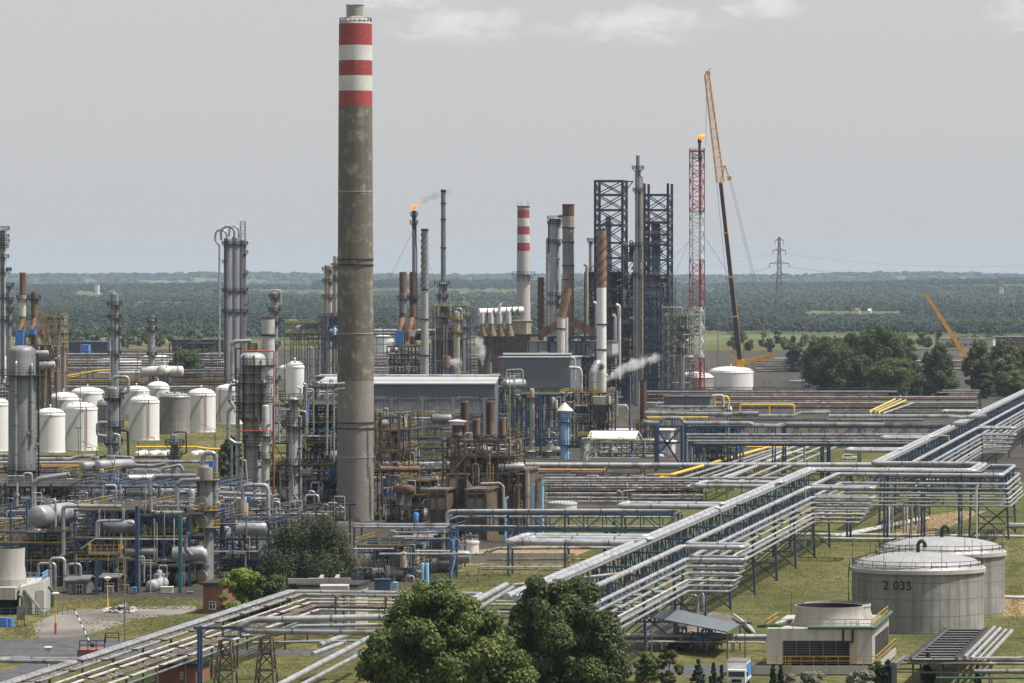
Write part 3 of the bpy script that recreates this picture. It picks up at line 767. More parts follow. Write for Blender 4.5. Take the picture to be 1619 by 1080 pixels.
def stack(px, wpx, ytop, d, label, segs=None, mt='concrete', wbase=None, ybase=None, plats=(), name='chimney_stack', cat='stack', group=None, cap=None, spiral=None, ladder=None, cone=None, n=28, rods=0, collars=()):
    """flue: segs [(y_end, mat)] from the top down"""
    s = S(d); x = Xof(px, d); zb = Zof(ybase, d) if ybase else 0.0; zt = Zof(ytop, d); wb = wbase or wpx
    t = thing(name, (x, d, zb), label, cat, group)
    rz = lambda z: (wb + (wpx - wb) * (z - zb) / (zt - zb)) * s / 2
    segs = segs or [(None, mt)]
    z1 = zt
    for (ye, mm) in segs:
        z0 = zb if ye is None else Zof(ye, d)
        b = MB(); r1, r0 = rz(z1), rz(z0)
        if z1 == zt: b.lathe((x, d, 0), [(r0, z0), (r1, z1), (r1 * .88, z1), (r1 * .86, z1 - 2)], n, cap=False)
        else: b.lathe((x, d, 0), [(r0, z0), (r1, z1)], n, cap=False)
        part('shaft' if mm not in ('red_paint', 'white_paint') else 'painted_band', b, mm, t)
        z1 = z0
    for (yy, f) in plats:
        z = Zof(yy, d); ri = rz(z); ro = ri * f
        b = MB(); b.lathe((x, d, 0), [(ri * .98, z - .15), (ro, z - .15), (ro, z), (ri * .98, z)], 20, cap=False)
        for k in range(8):
            a = k * PI / 4; b.beam((x + ri * math.cos(a), d + ri * math.sin(a), z - (ro - ri) * 1.3), (x + ro * math.cos(a), d + ro * math.sin(a), z - .1), max(.12, .6 * s))
        po = part('platform', b, 'steel_dark', t)
        b = MB(); b.ring_rail((x, d, z), ro - .05, 1.2, max(.07, .5 * s), 16); part('railing', b, 'steel_dark', po)
    for yy in collars:
        z = Zof(yy, d); q = rz(z)
        b = MB(); b.lathe((x, d, 0), [(q * .99, z - .25), (q + .25, z - .2), (q + .25, z + .2), (q * .99, z + .25)], 20, cap=False); part('collar', b, 'steel_dark', t)
    if cap:
        b = MB(); q = rz(zt); b.lathe((x, d, zt - cap[0] * s), [(q * 1.01, 0), (q * cap[1], .1), (q * cap[1], cap[0] * s + .05), (q * .9, cap[0] * s + .05)], 20, cap=False); part('rim', b, cap[2], t)
    if cone:
        b = MB(); q = rz(zt)
        b.lathe((x, d, zt), [(q * 1.25, -cone[1] * s), (q * 1.55, -cone[1] * s), (q * 1.55, 0), (q * 1.95, 0.0), (q * 1.95, .2), (.02, cone[0] * s)], 24); part('rain_cap', b, 'dirty_white', t)
    if spiral:
        y0, y1, turns, starts, mm = spiral
        b = MB(); za, zc = Zof(y0, d), Zof(y1, d)
        for k in range(starts):
            k_n = int(16 * turns); pts = []
            for i in range(k_n + 1):
                q = i / k_n; z = za + (zc - za) * q; a = 2 * PI * (turns * q + k / starts); rr = rz(z)
                pts.append((rr, a, z))
            for i in range(k_n):
                (r0, a0, z0), (r1, a1, z1_) = pts[i], pts[i + 1]; e = .55 * wpx * s * .22
                def q3(rr, a, z): return (x + rr * math.cos(a), d + rr * math.sin(a), z)
                b.add([q3(r0, a0, z0), q3(r0 + e, a0, z0), q3(r1 + e, a1, z1_), q3(r1, a1, z1_), q3(r0, a0, z0 - .15), q3(r0 + e, a0, z0 - .15), q3(r1 + e, a1, z1_ - .15), q3(r1, a1, z1_ - .15)], [(0, 1, 2, 3), (7, 6, 5, 4), (1, 5, 6, 2)])
        part('strake', b, mm, t)
    if ladder is not None:
        b = MB(); b.ladder((x + ladder * rz(zb) * 1.02, d - math.sqrt(1 - ladder ** 2) * rz(zb) - .3, zb + .5), zt - zb - .6, max(.06, .45 * s), .6, step=1.2); part('ladder', b, 'steel_dark', t)
    if rods:
        b = MB()
        for k in range(rods):
            a = 2 * PI * k / rods + .4; q = rz(zt); b.beam((x + q * math.cos(a), d + q * math.sin(a), zt - .5), (x + q * math.cos(a), d + q * math.sin(a), zt + 2.2), max(.08, .35 * s))
        part('lightning_rod', b, 'steel_dark', t)
    return t

def drum(px, py, rpx, d, length, label, axis=U, mt='alu', group=None, zsup=None, saddle='steel_grey', name='pressure_drum', piping=True):
    """horizontal vessel whose near head is centred on the pixel"""
    c = P(px, py, d); r = rpx * S(d); A = V(axis).normalized()
    t = thing(name, (c.x, c.y, c.z - r), label, 'vessel', group)
    b = MB(); h = r * .45
    b.lathe(c, [(.01, 0), (r * .45, h * .12), (r * .8, h * .45), (r * .95, h * .75), (r, h)], 28, axis=A, cap=False); part('head', b, mt, t)
    b = MB(); b.lathe(c, [(r, h + .002), (r, length), (r * .95, length + h * .3), (r * .7, length + h * .7), (.01, length + h)], 28, axis=A, cap=False); part('shell', b, mt, t)
    if zsup is not None:
        side = V((-A.y, A.x, 0))
        for q in (.2, .8):
            m = c + A * (h + (length - h) * q); b = MB(); zb = zsup; ht = c.z - r * .6 - zb
            if ht > .1:
                b.box((m.x, m.y, zb + ht / 2), (.4, r * 1.5, ht), A); part('saddle', b, saddle, t)
    if piping:
        m = c + A * (length * .3); b = MB(); b.tube([m + V((0, 0, r * .9)), m + V((0, 0, r + .8)), m + VV * 1.6 + V((0, 0, r + .8)), m + VV * 1.6 - V((0, 0, r))], max(.1, r * .12), 8); b.lathe(m + A * 1.5 + V((0, 0, r * .9)), [(.35, 0), (.35, .5), (.5, .5), (.5, .7)], 10)
        part('nozzle_pipe', b, 'alu', t)
    return t

def steel_frame(x0, x1, d, depth, ylev, label, cm='blue', rm='yellow', nb=4, name='steel_structure', cat='steel structure', clutter=40, th=.28, brace=True, ytop=None, cl_mats=None, vessels=3, rails=True, group=None, zb=0.0, deck=True, nd=2, stairs=True, pr=(.07, .26)):
    """open multi-storey frame. ylev: pixel rows of its decks on the front face, top first"""
    zl = [Zof(y, d) for y in ylev]; zt = zl[0] if ytop is None else Zof(ytop, d)
    A = P(x0, 500, d); B = P(x1, 500, d)
    base = V((A.x, A.y, 0)); W = (B.x - A.x); Vd = V((UY, -UX, 0)) * 1.0
    t = thing(name, (A.x + W / 2, d + depth / 2, zb), label, cat, group)
    def q(i, j, z): return base + V((1, 0, 0)) * (W * i) + U * (depth * j) + V((0, 0, z))
    for i in range(nb + 1):
        for j in range(nd + 1):
            b = MB(); b.beam(q(i / nb, j / nd, zb), q(i / nb, j / nd, zt), th); part('post', b, cm, t)
    for z in zl:
        b = MB()
        for j in range(nd + 1): b.beam(q(0, j / nd, z - th / 2), q(1, j / nd, z - th / 2), th * .8, th)
        for i in range(nb + 1): b.beam(q(i / nb, 0, z - th / 2 - .01), q(i / nb, 1, z - th / 2 - .01), th * .7, th * .9)
        part('floor_beam', b, cm, t)
        if deck and R.random() < .8:
            b = MB(); i0 = R.choice([0, 0, .25]); i1 = R.choice([1, 1, .75])
            c = q((i0 + i1) / 2, .5, z + .05); b.box(c, (W * (i1 - i0), depth, .08)); b.v = [tuple(V(v_) + U * 0) for v_ in b.v]
            part('deck', b, 'steel_dark', t)
        if rails:
            b = MB(); b.rail([q(0, 1, z + .1), q(0, 0, z + .1), q(1, 0, z + .1), q(1, 1, z + .1)], 1.1, max(.07, .5 * S(d)), step=2.0)
            b.beam(q(0, -.002, z + .06) - U * .1, q(1, -.002, z + .06) - U * .1, .06, .22)
            part('railing', b, rm, t)
    if brace:
        b = MB(); zz = [zb] + zl[::-1]
        for k in range(len(zz) - 1):
            for i in range(nb):
                if (i + k) % 2 == 0: b.beam(q(i / nb, 0, zz[k]), q((i + 1) / nb, 0, zz[k + 1]), th * .55)
                elif R.random() < .5: b.beam(q((i + 1) / nb, 0, zz[k]), q(i / nb, 0, zz[k + 1]), th * .55)
        part('brace', b, cm, t)
    if stairs:
        zz = [zb] + zl[::-1]; b = MB(); i0 = R.random() * .6
        for k in range(len(zz) - 1):
            fa, fb = (i0, i0 + .22) if k % 2 else (i0 + .22, i0)
            for o in (0, .8):
                p0, p1 = q(fa, -.01, zz[k]) - U * (.5 + o), q(fb, -.01, zz[k + 1]) - U * (.5 + o)
                b.beam(p0, p1, .1, .25); b.beam(p0 + V((0, 0, 1)), p1 + V((0, 0, 1)), max(.07, .5 * S(d)))
                for m in range(5): b.beam(p0.lerp(p1, m / 4), p0.lerp(p1, m / 4) + V((0, 0, 1)), .07)
        part('stair', b, rm, t)
    mats = cl_mats or ['alu', 'alu', 'alu_white', 'alu_dark', 'pipe_grey', 'alu_dark', 'steel_dark', 'pipe_grey']
    zz = [zb] + zl[::-1] + ([zt] if ytop else [])
    for k in range(min(96, int(clutter * 1.5))):
        lv = R.randrange(len(zz) - 1 if len(zz) > 1 else 1); za = zz[lv]; zc = zz[min(lv + 1, len(zz) - 1)]; hh = max(1.5, zc - za)
        r = pr[0] + (pr[1] - pr[0]) * R.random() ** 2
        i0, j0 = R.random(), R.random() * .9 - .05
        b = MB(); ty = R.random()
        if ty < .42:
            i1 = min(1.03, i0 + .15 + .5 * R.random()); z = za + hh * (.25 + .7 * R.random()); z2 = za + hh * R.random() * .5
            pts = [q(i0, j0, z2), q(i0, j0, z), q(i1, j0, z)]
            if R.random() < .6: pts.append(q(i1, j0, za + hh * (R.random() * 1.3 - .2)))
            if R.random() < .3: pts.append(pts[-1] + V((W * .1, 0, 0)))
        elif ty < .62:
            pts = [q(i0, j0, za), q(i0, j0, za + hh * (.6 + R.random() * .9)), q(i0 + .05 + .07 * R.random(), j0, za + hh * (.6 + R.random() * .5)) ]
            pts[2].z = pts[1].z; pts.append(V((pts[2].x, pts[2].y, za + hh * R.random() * .5)))
        elif ty < .80:
            z = za + hh * (.3 + .6 * R.random()); pts = [q(max(-.02, i0 - .4), j0, z), q(min(1.02, i0 + .4), j0, z)]
        elif ty < .9:
            pts = [q(i0, -.03, za), q(i0, -.03, za + hh * 1.2)]
        else:
            z = za + .1; rr = .35 + .5 * R.random(); h2 = min(hh * .7, 1.4 + 2 * R.random()); c = q(i0, j0, z)
            b.lathe(c, [(rr, 0), (rr, h2), (rr * .8, h2 + rr * .3), (.1, h2 + rr * .45)], 14)
            b.tube([c + V((0, 0, h2)), c + V((0, 0, h2 + .9)), c + V((1.2, 0, h2 + .9)), c + V((1.2, 0, 0))], .1, 6)
            part('small_vessel', b, R.choice(mats[:3] + ['shell_beige', 'bright_blue']), t); continue
        b.tube(pts, r, 7)
        if R.random() < .5:
            m = pts[0].lerp(pts[1], .5); b.lathe(m - V((0, 0, .25)), [(r * 1.9, 0), (r * 1.9, .5)], 8); b.beam(m, m - U * .8, .08); b.lathe(m - U * .8, [(.28, 0), (.28, .06)], 8, axis=U)
        part('process_pipe', b, R.choice(mats), t)
    for k in range(vessels):
        lv = R.randrange(len(zz) - 1) if len(zz) > 1 else 0; z = zz[lv] + .2; rr = min(1.4, .5 + R.random() * .9); i0 = .1 + .75 * R.random()
        b = MB(); c = q(i0, .02, z + rr + .3); A_ = U if R.random() < .6 else V((1, 0, 0))
        b.lathe(c, [(.01, 0), (rr * .6, rr * .1), (rr * .95, rr * .3), (rr, rr * .4), (rr, 5), (rr * .9, 5.3), (.01, 5.6)], 20, axis=A_, cap=False)
        b.lathe(c + A_ * .1 - A_ * .06, [(rr * 1.08, .35), (rr * 1.08, .5)], 20, axis=A_)
        for m in (1.2, 4.0): b.box(c + A_ * m - V((0, 0, rr * .75)), (.3, rr, rr * .9), A_)
        part('exchanger', b, R.choice(['alu', 'alu_dark', 'shell_light', 'alu']), t)
    return t

def lamp_post(px, ytop, d, label, mt='steel_grey', kind='mast', hgt=None, ybase=None, group=None, arm=1.6):
    zt = Zof(ytop, d); x = Xof(px, d); zb = Zof(ybase, d) if ybase else 0.0
    t = thing('lamp_post', (x, d, zb), label, 'lamp post', group)
    s = S(d); b = MB(); b.tube([(x, d, zb), (x, d, zt)], max(.11, .8 * s), 7, r1=max(.06, .5 * s)); part('pole', b, mt, t)
    b = MB()
    if kind == 'flood':
        b.box((x, d, zt), (2.6, 1.2, .12)); b.rail([(x - 1.3, d - .6, zt), (x + 1.3, d - .6, zt)], 1.0, .08, 1.3)
        for k in (-1, -.35, .35, 1): b.box((x + k * 1.3, d - .5, zt + .6), (.55, .3, .5))
    elif kind == 'cap': b.lathe((x, d, zt - .05), [(.12, 0), (.55, .35), (.6, .5), (.3, .62), (.02, .66)], 14)
    elif kind == 'arm':
        b.tube([(x, d, zt), (x - arm, d, zt + arm * .38)], .07, 5); b.box((x - arm - .2, d, zt + arm * .42), (.7, .3, .14))
    else:
        b.box((x - .5, d - .1, zt), (.6, .35, .25)); b.box((x + .5, d - .1, zt), (.6, .35, .25)); b.beam((x - .8, d, zt - .2), (x + .8, d, zt - .2), .1)
    part('lamp_head', b, 'steel_grey' if kind != 'cap' else 'dirty_white', t)
    return t

def pipe_row(d, rows, label, mats=None, dd=1.6, group=None, wig=0):
    """parallel pipes crossing the picture: rows = [(y, x0, x1, rpx, mat[, extra path points])], far ones behind near ones"""
    for i, r_ in enumerate(rows):
        y, x0, x1, rp, mm = r_[:5]; dk = d + (len(rows) - 1 - i) * dd * .5
        path = [(x0, y)] + [(q[0], q[1]) for q in (r_[5] if len(r_) > 5 else ())] + [(x1, y if len(r_) < 7 else r_[6])]
        pts = []
        for (x, yy) in path:
            dq = dk - .169 * (Xof(x, dk) - Xof((x0 + x1) / 2, dk)) * .5
            pts.append(P(x, yy, dq))
        mb = MB(); mb.tube(pts, rp * S(dk), 8)
        obj('pipe', mb, mm, label.replace('#', ORD[i] if i < len(ORD) else 'lowest'), 'pipe', group or 'parallel pipes on the racks')

def rack(d, x0, x1, ylev, ybase, label, mt='blue_grey', width=5.0, step=7.0, truss=None, name='pipe_rack', th=.3, zb=0.0, rails=None, diag=True):
    """pipe rack crossing the picture: trestles and stringers; ylev pixel rows of its tiers; truss=(ytop, ybot) adds a lattice girder"""
    a, b_ = P(x0, 500, d), P(x1, 500, d); k = max(1, int(round((b_.x - a.x) / step)))
    t = thing(name, ((a.x + b_.x) / 2, d, zb), label, 'pipe rack')
    sl = V((1, -.12, 0)); L = b_.x - a.x
    def q(i, w, z): return V((a.x, d, 0)) + sl * (L * i) + V((-.167, .986, 0)) * 0 + U * w + V((0, 0, z)) + V((0, .06 * L, 0))
    zl = [Zof(y, d) for y in ylev]
    for i in range(k + 1):
        m = MB(); f = i / k
        for w_ in (0, width): m.beam(q(f, w_, zb), q(f, w_, max(zl)), th)
        for z in zl: m.beam(q(f, -.4, z - th / 2), q(f, width + .4, z - th / 2), th * .8)
        if diag: m.beam(q(f, 0, zb), q(f, width, zl[-1]), th * .5)
        part('trestle', m, mt, t)
    for z in zl:
        m = MB()
        for w_ in (0, width): m.beam(q(0, w_, z - th * .5 - .02), q(1, w_, z - th * .5 - .02), th * .6, th * .8)
        part('stringer', m, mt, t)
    if truss:
        z1, z0 = Zof(truss[0], d), Zof(truss[1], d); n = max(2, int(round(L / 3.2)))
        for w_ in (0, width):
            m = MB()
            m.beam(q(0, w_, z1), q(1, w_, z1), th * .7); m.beam(q(0, w_, z0), q(1, w_, z0), th * .7)
            for i in range(n):
                f0, f1 = i / n, (i + 1) / n
                m.beam(q(f0, w_, z0), q(f0, w_, z1), th * .55)
                if i % 2: m.beam(q(f0, w_, z0), q(f1, w_, z1), th * .45)
                else: m.beam(q(f0, w_, z1), q(f1, w_, z0), th * .45)
            part('girder', m, mt, t)
    if rails:
        m = MB(); m.rail([q(0, -.3, max(zl)), q(1, -.3, max(zl))], 1.1, max(.07, .5 * S(d)), 2.2); part('railing', m, rails, t)
    return t

def building(px0, px1, ytop, d, depth, label, mt='concrete', roof='roof_pale', zb=0.0, overhang=.4, windows=(), doors=(), pitch=None, name='building', cat='building', skew=True, wm='glass_dark', fascia=None, bands=()):
    """box building; windows/doors: (x0, x1, y0, y1) pixels on the front"""
    a, b_ = P(px0, 500, d), P(px1, 500, d); W = b_.x - a.x; zt = Zof(ytop, d)
    t = thing(name, ((a.x + b_.x) / 2, d + depth / 2, zb), label, cat)
    X = V((1, 0, 0)); Y = V((UX, UY, 0)) if skew else V((0, 1, 0))
    o = V((a.x, d, 0))
    def q(i, j, z): return o + X * (W * i) + Y * (depth * j) + V((0, 0, z))
    def prism(mb, lo, hi, e=0.0):
        p = [o + X * (-e) + Y * (-e), o + X * (W + e) + Y * (-e), o + X * (W + e) + Y * (depth + e), o + X * (-e) + Y * (depth + e)]
        vs = [v_ + V((0, 0, z)) for z in (lo, hi) for v_ in p]
        return mb.add(vs, [(3, 2, 1, 0), (4, 5, 6, 7), (0, 1, 5, 4), (1, 2, 6, 5), (2, 3, 7, 6), (3, 0, 4, 7)])
    b = MB(); prism(b, zb, zt); part('wall', b, mt, t)
    b = MB()
    if pitch is None: prism(b, zt + .002, zt + .35, overhang)
    else:
        zr = zt + pitch; e = overhang
        p = [q(0, 0, zt) - Y * e - X * e, q(1, 0, zt) - Y * e + X * e, q(1, .5, zr) + X * e, q(0, .5, zr) - X * e, q(1, 1, zt) + Y * e + X * e, q(0, 1, zt) + Y * e - X * e]
        pu = [v_ + V((0, 0, .01)) for v_ in p]; pt = [v_ + V((0, 0, .25)) for v_ in p]
        b.add(pu + pt, [(0, 3, 2, 1), (3, 5, 4, 2), (6, 7, 8, 9), (9, 8, 10, 11), (0, 1, 7, 6), (5, 11, 10, 4), (0, 6, 9, 3), (3, 9, 11, 5), (1, 2, 8, 7), (2, 4, 10, 8)])
        b2 = MB(); b2.add([q(0, 0, zt), q(0, 1, zt), q(0, .5, zr), q(1, 0, zt), q(1, 1, zt), q(1, .5, zr)], [(0, 1, 2), (3, 5, 4)]); part('gable', b2, mt, t)
    part('roof', b, roof, t)
    for (nm, lst, mm) in (('window', windows, wm), ('door', doors, 'door')):
        for w_ in lst:
            A, B = P(w_[0], w_[3], d), P(w_[1], w_[2], d)
            f = MB(); f.box(((A.x + B.x) / 2, d - .03, (A.z + B.z) / 2), (B.x - A.x, .1, B.z - A.z)); fo = part(nm, f, mm, t)
            if nm == 'window':
                g = MB(); wd, ht = B.x - A.x, B.z - A.z; cx, cz = (A.x + B.x) / 2, (A.z + B.z) / 2
                for (dx, dz, sx, sz) in ((0, ht / 2, wd + .2, .1), (0, -ht / 2, wd + .2, .1), (-wd / 2, 0, .1, ht), (wd / 2, 0, .1, ht), (0, 0, .08, ht), (0, .1 * ht, wd, .08)): g.box((cx + dx, d - .09, cz + dz), (sx, .05, sz))
                part('frame', g, 'dirty_white', fo)
    return t
# ------------------------------------------------------------------ left: tank farm
TK = [
 # x0, x1, ywall, ybase, yroof, red pipe, label
 (-32, 15, 640, 714, 629, None, 'white tank cut by the picture edge left of the dark column'),
 (56, 103, 656, 716, 645, 62, 'white storage tank peeking out right of the thick dark column'),
 (102, 154, 647, 713, 636, 139, 'white tank with red pipe behind the tall grey lamp mast'),
 (204, 252, 636, 697, 625, 237, 'white tank with red pipe right of the slim dark column'),
 (296, 341, 625, 684, 614, 327, 'white tank with red pipe beside the streaked grey tank'),
 (341, 390, 617, 671, 607, 349, 'white tank half hidden by the pipes of the platformed column'),
 (76, 125, 632, 676, 620, None, 'low white domed tank peeking over the front white tanks'),
 (112, 165, 622, 664, 612, None, 'white domed tank behind the lamp mast in the second row'),
 (195, 236, 618, 655, 610, None, 'small white domed tank in the second row behind the slim column'),
 (232, 268, 614, 648, 603, None, 'white domed tank with a tall centre vent behind the grey tank'),
]
for (x0, x1, yw, yb, yr, rp, lb) in TK:
    storage_tank(x0, x1, yw, yb, yr, lb, redpipe=rp, rail='steel_grey')
storage_tank(252, 300, 628, 687, 620, 'streaked grey storage tank between two white tanks', 'tank_grey', 'tank_roof', None)
storage_tank(154, 180, 640, 700, 632, 'narrow grey tank behind the slim column with the loop pipe', 'tank_grey', 'tank_roof', None)
for (x0, x1, yw, yb, yr, lb) in ((72, 102, 567, 588, 559, 'flat white tank behind the rusty stack frame'), (154, 224, 572, 590, 565, 'wide flat white tank behind the slender tower'),
        (222, 272, 568, 586, 561, 'flat white tank behind the yellow ladder tower'), (338, 376, 577, 590, 571, 'flat white tank right of the round tree'), (-20, 14, 568, 600, 562, 'flat white tank at the picture edge behind the pipes'),
        (440, 478, 583, 600, 576, 'flat white tank between the white flue and the white silo'), (590, 622, 534, 556, 530, 'white tank far behind the great chimney')):
    storage_tank(x0, x1, yw, yb, yr, lb, stair=False, group='flat white tanks in the back row')
# little lying gas vessels on their plinth
for i, x in enumerate((217, 238, 256, 305, 318)):
    drum(x, 718.5, 5.2, 1225, 9.0, 'small white gas vessel lying in a row, %s from the left' % ('first', 'second', 'third', 'fourth', 'fifth')[i], mt='white', zsup=0.0, group='row of lying gas vessels', name='gas_vessel')
# ------------------------------------------------------------------ left: far towers
column(1, 15, 362, 1600, 'tall grey column with ring platforms cut by the picture edge', 'shell_light', [(363, 1.9), (375, 1.8), (383, 1.9), (391, 1.7), (407, 1.8), (430, 1.7), (470, 1.7), (505, 1.7)], risers=[(6, 400, 600, 1.2, 'alu_dark', 1)])
column(14, 8, 450, 1620, 'thin grey column with small platforms beside the edge column', 'shell', [(428, 1.9), (452, 2.0), (475, 1.8), (490, 1.8), (510, 1.8)])
stack(36, 10, 431, 1450, 'brown and white flue stack, taller of a pair on a rusty frame', [(467, 'rust'), (500, 'dirty_white'), (None, 'rust')], plats=[(472, 2.0)], ybase=560)
stack(54.5, 10.5, 462, 1452, 'rusty flue stack, shorter of a pair on a rusty frame', [(500, 'rust'), (None, 'rust_dark')], plats=[(472, 1.9)], ybase=560)
for (x, lb) in ((32, 'brown'), (51, 'rust')):
    m = MB(); p0 = P(x + 4, 505, 1450); m.tube([p0, P(x + 2, 515, 1448), P(x - 3, 524, 1446), P(x - 3, 534, 1446)], 4.5 * S(1450), 10, r1=3.2 * S(1450)); obj('flue_duct', m, 'rust', 'bent rusty duct at the foot of the %s stack' % ('taller' if x == 32 else 'shorter'), 'duct')
def cabin(x0, x1, y0, y1, d, mt, lb, dep=4.0):
    t = thing('equipment_cabin', (Xof((x0 + x1) / 2, d), d + dep / 2, Zof(y1, d)), lb, 'equipment cabin')
    a, b_ = P(x0, y1, d), P(x1, y0, d)
    m = MB(); m.box(((a.x + b_.x) / 2, d + dep / 2, (a.z + b_.z) / 2), (b_.x - a.x, dep, b_.z - a.z)); part('body', m, mt, t)
    n_ = max(2, int((b_.x - a.x) / .7)); m = MB()
    for i in range(n_): m.box((a.x + (b_.x - a.x) * (i + .5) / n_, d - .04, (a.z + b_.z) / 2), (.08, .1, (b_.z - a.z) * .9))
    m.box(((a.x + b_.x) / 2, d + dep / 2, b_.z + .09), (b_.x - a.x + .3, dep + .3, .16)); part('rib', m, mt, t)
    for (i, j) in ((0, 0), (1, 0), (0, 1), (1, 1)):
        m = MB(); m.beam((a.x + .2 + (b_.x - a.x - .4) * i, d + .3 + (dep - .6) * j, a.z), (a.x + .2 + (b_.x - a.x - .4) * i, d + .3 + (dep - .6) * j, a.z - 2.2), .2)
        part('leg', m, 'steel_brown', t)
    return t
cabin(24, 37, 522, 545, 1440, 'bright_blue', 'bright blue fan housing under the taller rusty stack')
cabin(45, 55, 521, 529, 1442, 'bright_blue', 'small blue box under the shorter rusty stack')
cabin(63, 68, 521, 528, 1442, 'red_pipe', 'small red box beside the rusty stacks')
cabin(127, 140, 546, 559, 2300, 'bright_blue', 'bright blue shed roofed hall end among the far pipes', 12)
steel_frame(24, 80, 1450, 14, [546, 566, 586], 'brown steel frame carrying the pair of rusty stacks', 'steel_brown', 'steel_brown', 5, clutter=30, cl_mats=['pipe_brown', 'steel_dark', 'pipe_grey', 'rust'], th=.4, stairs=False)
steel_frame(66, 96, 1750, 10, [500, 512, 524, 540], 'pale yellow platform tower right of the rusty stacks', 'shell_beige', 'yellow', 3, clutter=24, cl_mats=['shell_beige', 'steel_dark', 'pipe_grey'], th=.35)
column(102, 6, 533, 1760, 'short beige vessel beside the yellow platform tower', 'shell_beige', [(535, 1.8), (550, 1.7)], pm='yellow')
column(181, 13, 463, 1550, 'slender dark column with white loop pipe on top', 'shell', [(482, 1.9), (503, 1.7), (523, 1.7), (560, 1.6)], overhead=[(0, 465), (0, 461), (-9, 461), (-9, 473), (-3, 473)], ohr=1.0, ohm='alu_white', risers=[(-6, 535, 600, 1.4, 'alu_white', 1), (7, 500, 585, 1.0, 'steel_dark', 0)])
column(240, 9.5, 505, 1700, 'slim dark column with a yellow ladder', 'shell', [(508, 1.7), (522, 1.8), (562, 1.6)], lm='yellow', ladder=-.8, overhead=[(0, 507), (0, 500), (3, 500), (3, 512)], ohr=.9, risers=[(-6, 506, 560, 1.0, 'yellow', 1)])
# triple tower
for (x, w_, yt, lb) in ((360.5, 13.5, 376, 'left'), (372.5, 12.5, 374, 'middle'), (383.5, 11.5, 378, 'right')):
    column(x, w_, yt, 1800 + (x - 360), 'soot grey tall column, %s of the three joined towers' % lb, 'shell_dark', [(386, 1.3), (460, 1.2), (493, 1.25)] + ([(415, 1.4, 100, 250)] if lb == 'left' else [(400, 1.4, 290, 440), (432, 1.4, 290, 440)] if lb == 'right' else []), group='three joined towers', ladder=None if lb == 'middle' else (-.6 if lb == 'left' else .7))
pipe([(347, 565), (347, 388), (340, 380), (341, 366), (350, 363), (358, 367), (359, 378)], 1.7, 1795, 'alu', 'grey riser pipe hooking over the left of three joined towers', bend=8)
pipe([(350, 380), (349, 364), (357, 358), (366, 359), (371, 366), (370, 376)], 1.8, 1792, 'alu_dark', 'dark ring shaped pipe over the three joined towers', bend=8)
pipe([(362, 374), (363, 360), (370, 357), (377, 361), (378, 376)], 1.6, 1798, 'alu', 'bent grey pipe linking the middle and right joined towers', bend=7)
m = MB(); m.lattice(P(384, 560, 1830), P(384, 350, 1830), 1.9, 1.9, 22, .14, thb=.1); t_ = obj('stair_tower', m, 'steel_dark', 'dark lattice stair tower beside the three joined towers', 'stair tower')
pipe([(389, 466), (393, 463), (394, 478), (390, 481), (386, 481)], 1.4, 1808, 'alu_dark', 'curved dark pipe on the side of the right joined tower', bend=4)
# dark works behind
building(272, 352, 538, 2600, 30, 'long dark shed behind the round tree', 'steel_dark', 'steel_dark', windows=[(280, 290, 546, 552), (300, 312, 546, 552), (322, 336, 546, 552)])
building(108, 170, 541, 2700, 30, 'low blue hall left of the slender column', 'navy', 'blue')
steel_frame(268, 352, 2250, 20, [543, 556], 'dark pipe bridge frame in front of the long dark shed', 'steel_dark', 'steel_dark', 8, clutter=30, cl_mats=['steel_dark', 'pipe_brown', 'alu_dark'], th=.5, stairs=False, rails=False)
pipe([(354, 558), (328, 558), (328, 567), (349, 567)], 1.6, 2200, 'alu', 'silver looped pipe beside the long dark shed')
steel_frame(450, 530, 1900, 24, [470 + 40, 526, 545], 'far tangle of steel and pipes left of the great chimney', 'steel_grey', 'lime', 6, clutter=50, cl_mats=['alu', 'alu_dark', 'pipe_brown', 'pipe_grey', 'rust'], th=.35, stairs=False)
drum(222, 587, 8.5, 1700, 16, 'large pinkish lying vessel behind the yellow ladder tower', axis=(1, -.1, 0), mt='dirty_white', zsup=0.0)
drum(254, 586, 8, 1690, 9, 'large white lying vessel with a rounded head beside the round tree', axis=U, mt='dirty_white', zsup=0.0)
# lamp masts
for (x, yt, d, kd, lb) in ((199, 466, 2300, 'flood', 'slim floodlight mast right of the slender dark column'), (340, 461, 2300, 'flood', 'slim floodlight mast left of the three joined towers'),
        (127, 540, 1205, 'mast', 'tall plain grey mast in front of the white tanks'), (281, 518, 1420, 'mast', 'tall plain grey mast in front of the streaked tank'),
        (310, 494, 2600, 'mast', 'thin lamp mast rising over the yellow bush'), (124, 676, 1195, 'mast', 'short double headed mast beside the tall grey mast'),
        (270, 660, 1190, 'mast', 'thin double headed mast on the small dark column')):
    lamp_post(x, yt, d, lb, kind=kd)
for (x, yt, d, lb) in ((82, 720, 1160, 'bent lamp post in front of the left white tank'), (153, 709, 1160, 'bent lamp post right of the tall grey mast'), (219, 701, 1170, 'bent lamp post left of the lying gas vessels'), (340, 681, 1180, 'bent lamp post near the tank base at the grassy bank')):
    lamp_post(x, yt - 2, d, lb, 'steel_dark', 'arm', arm=3.4)
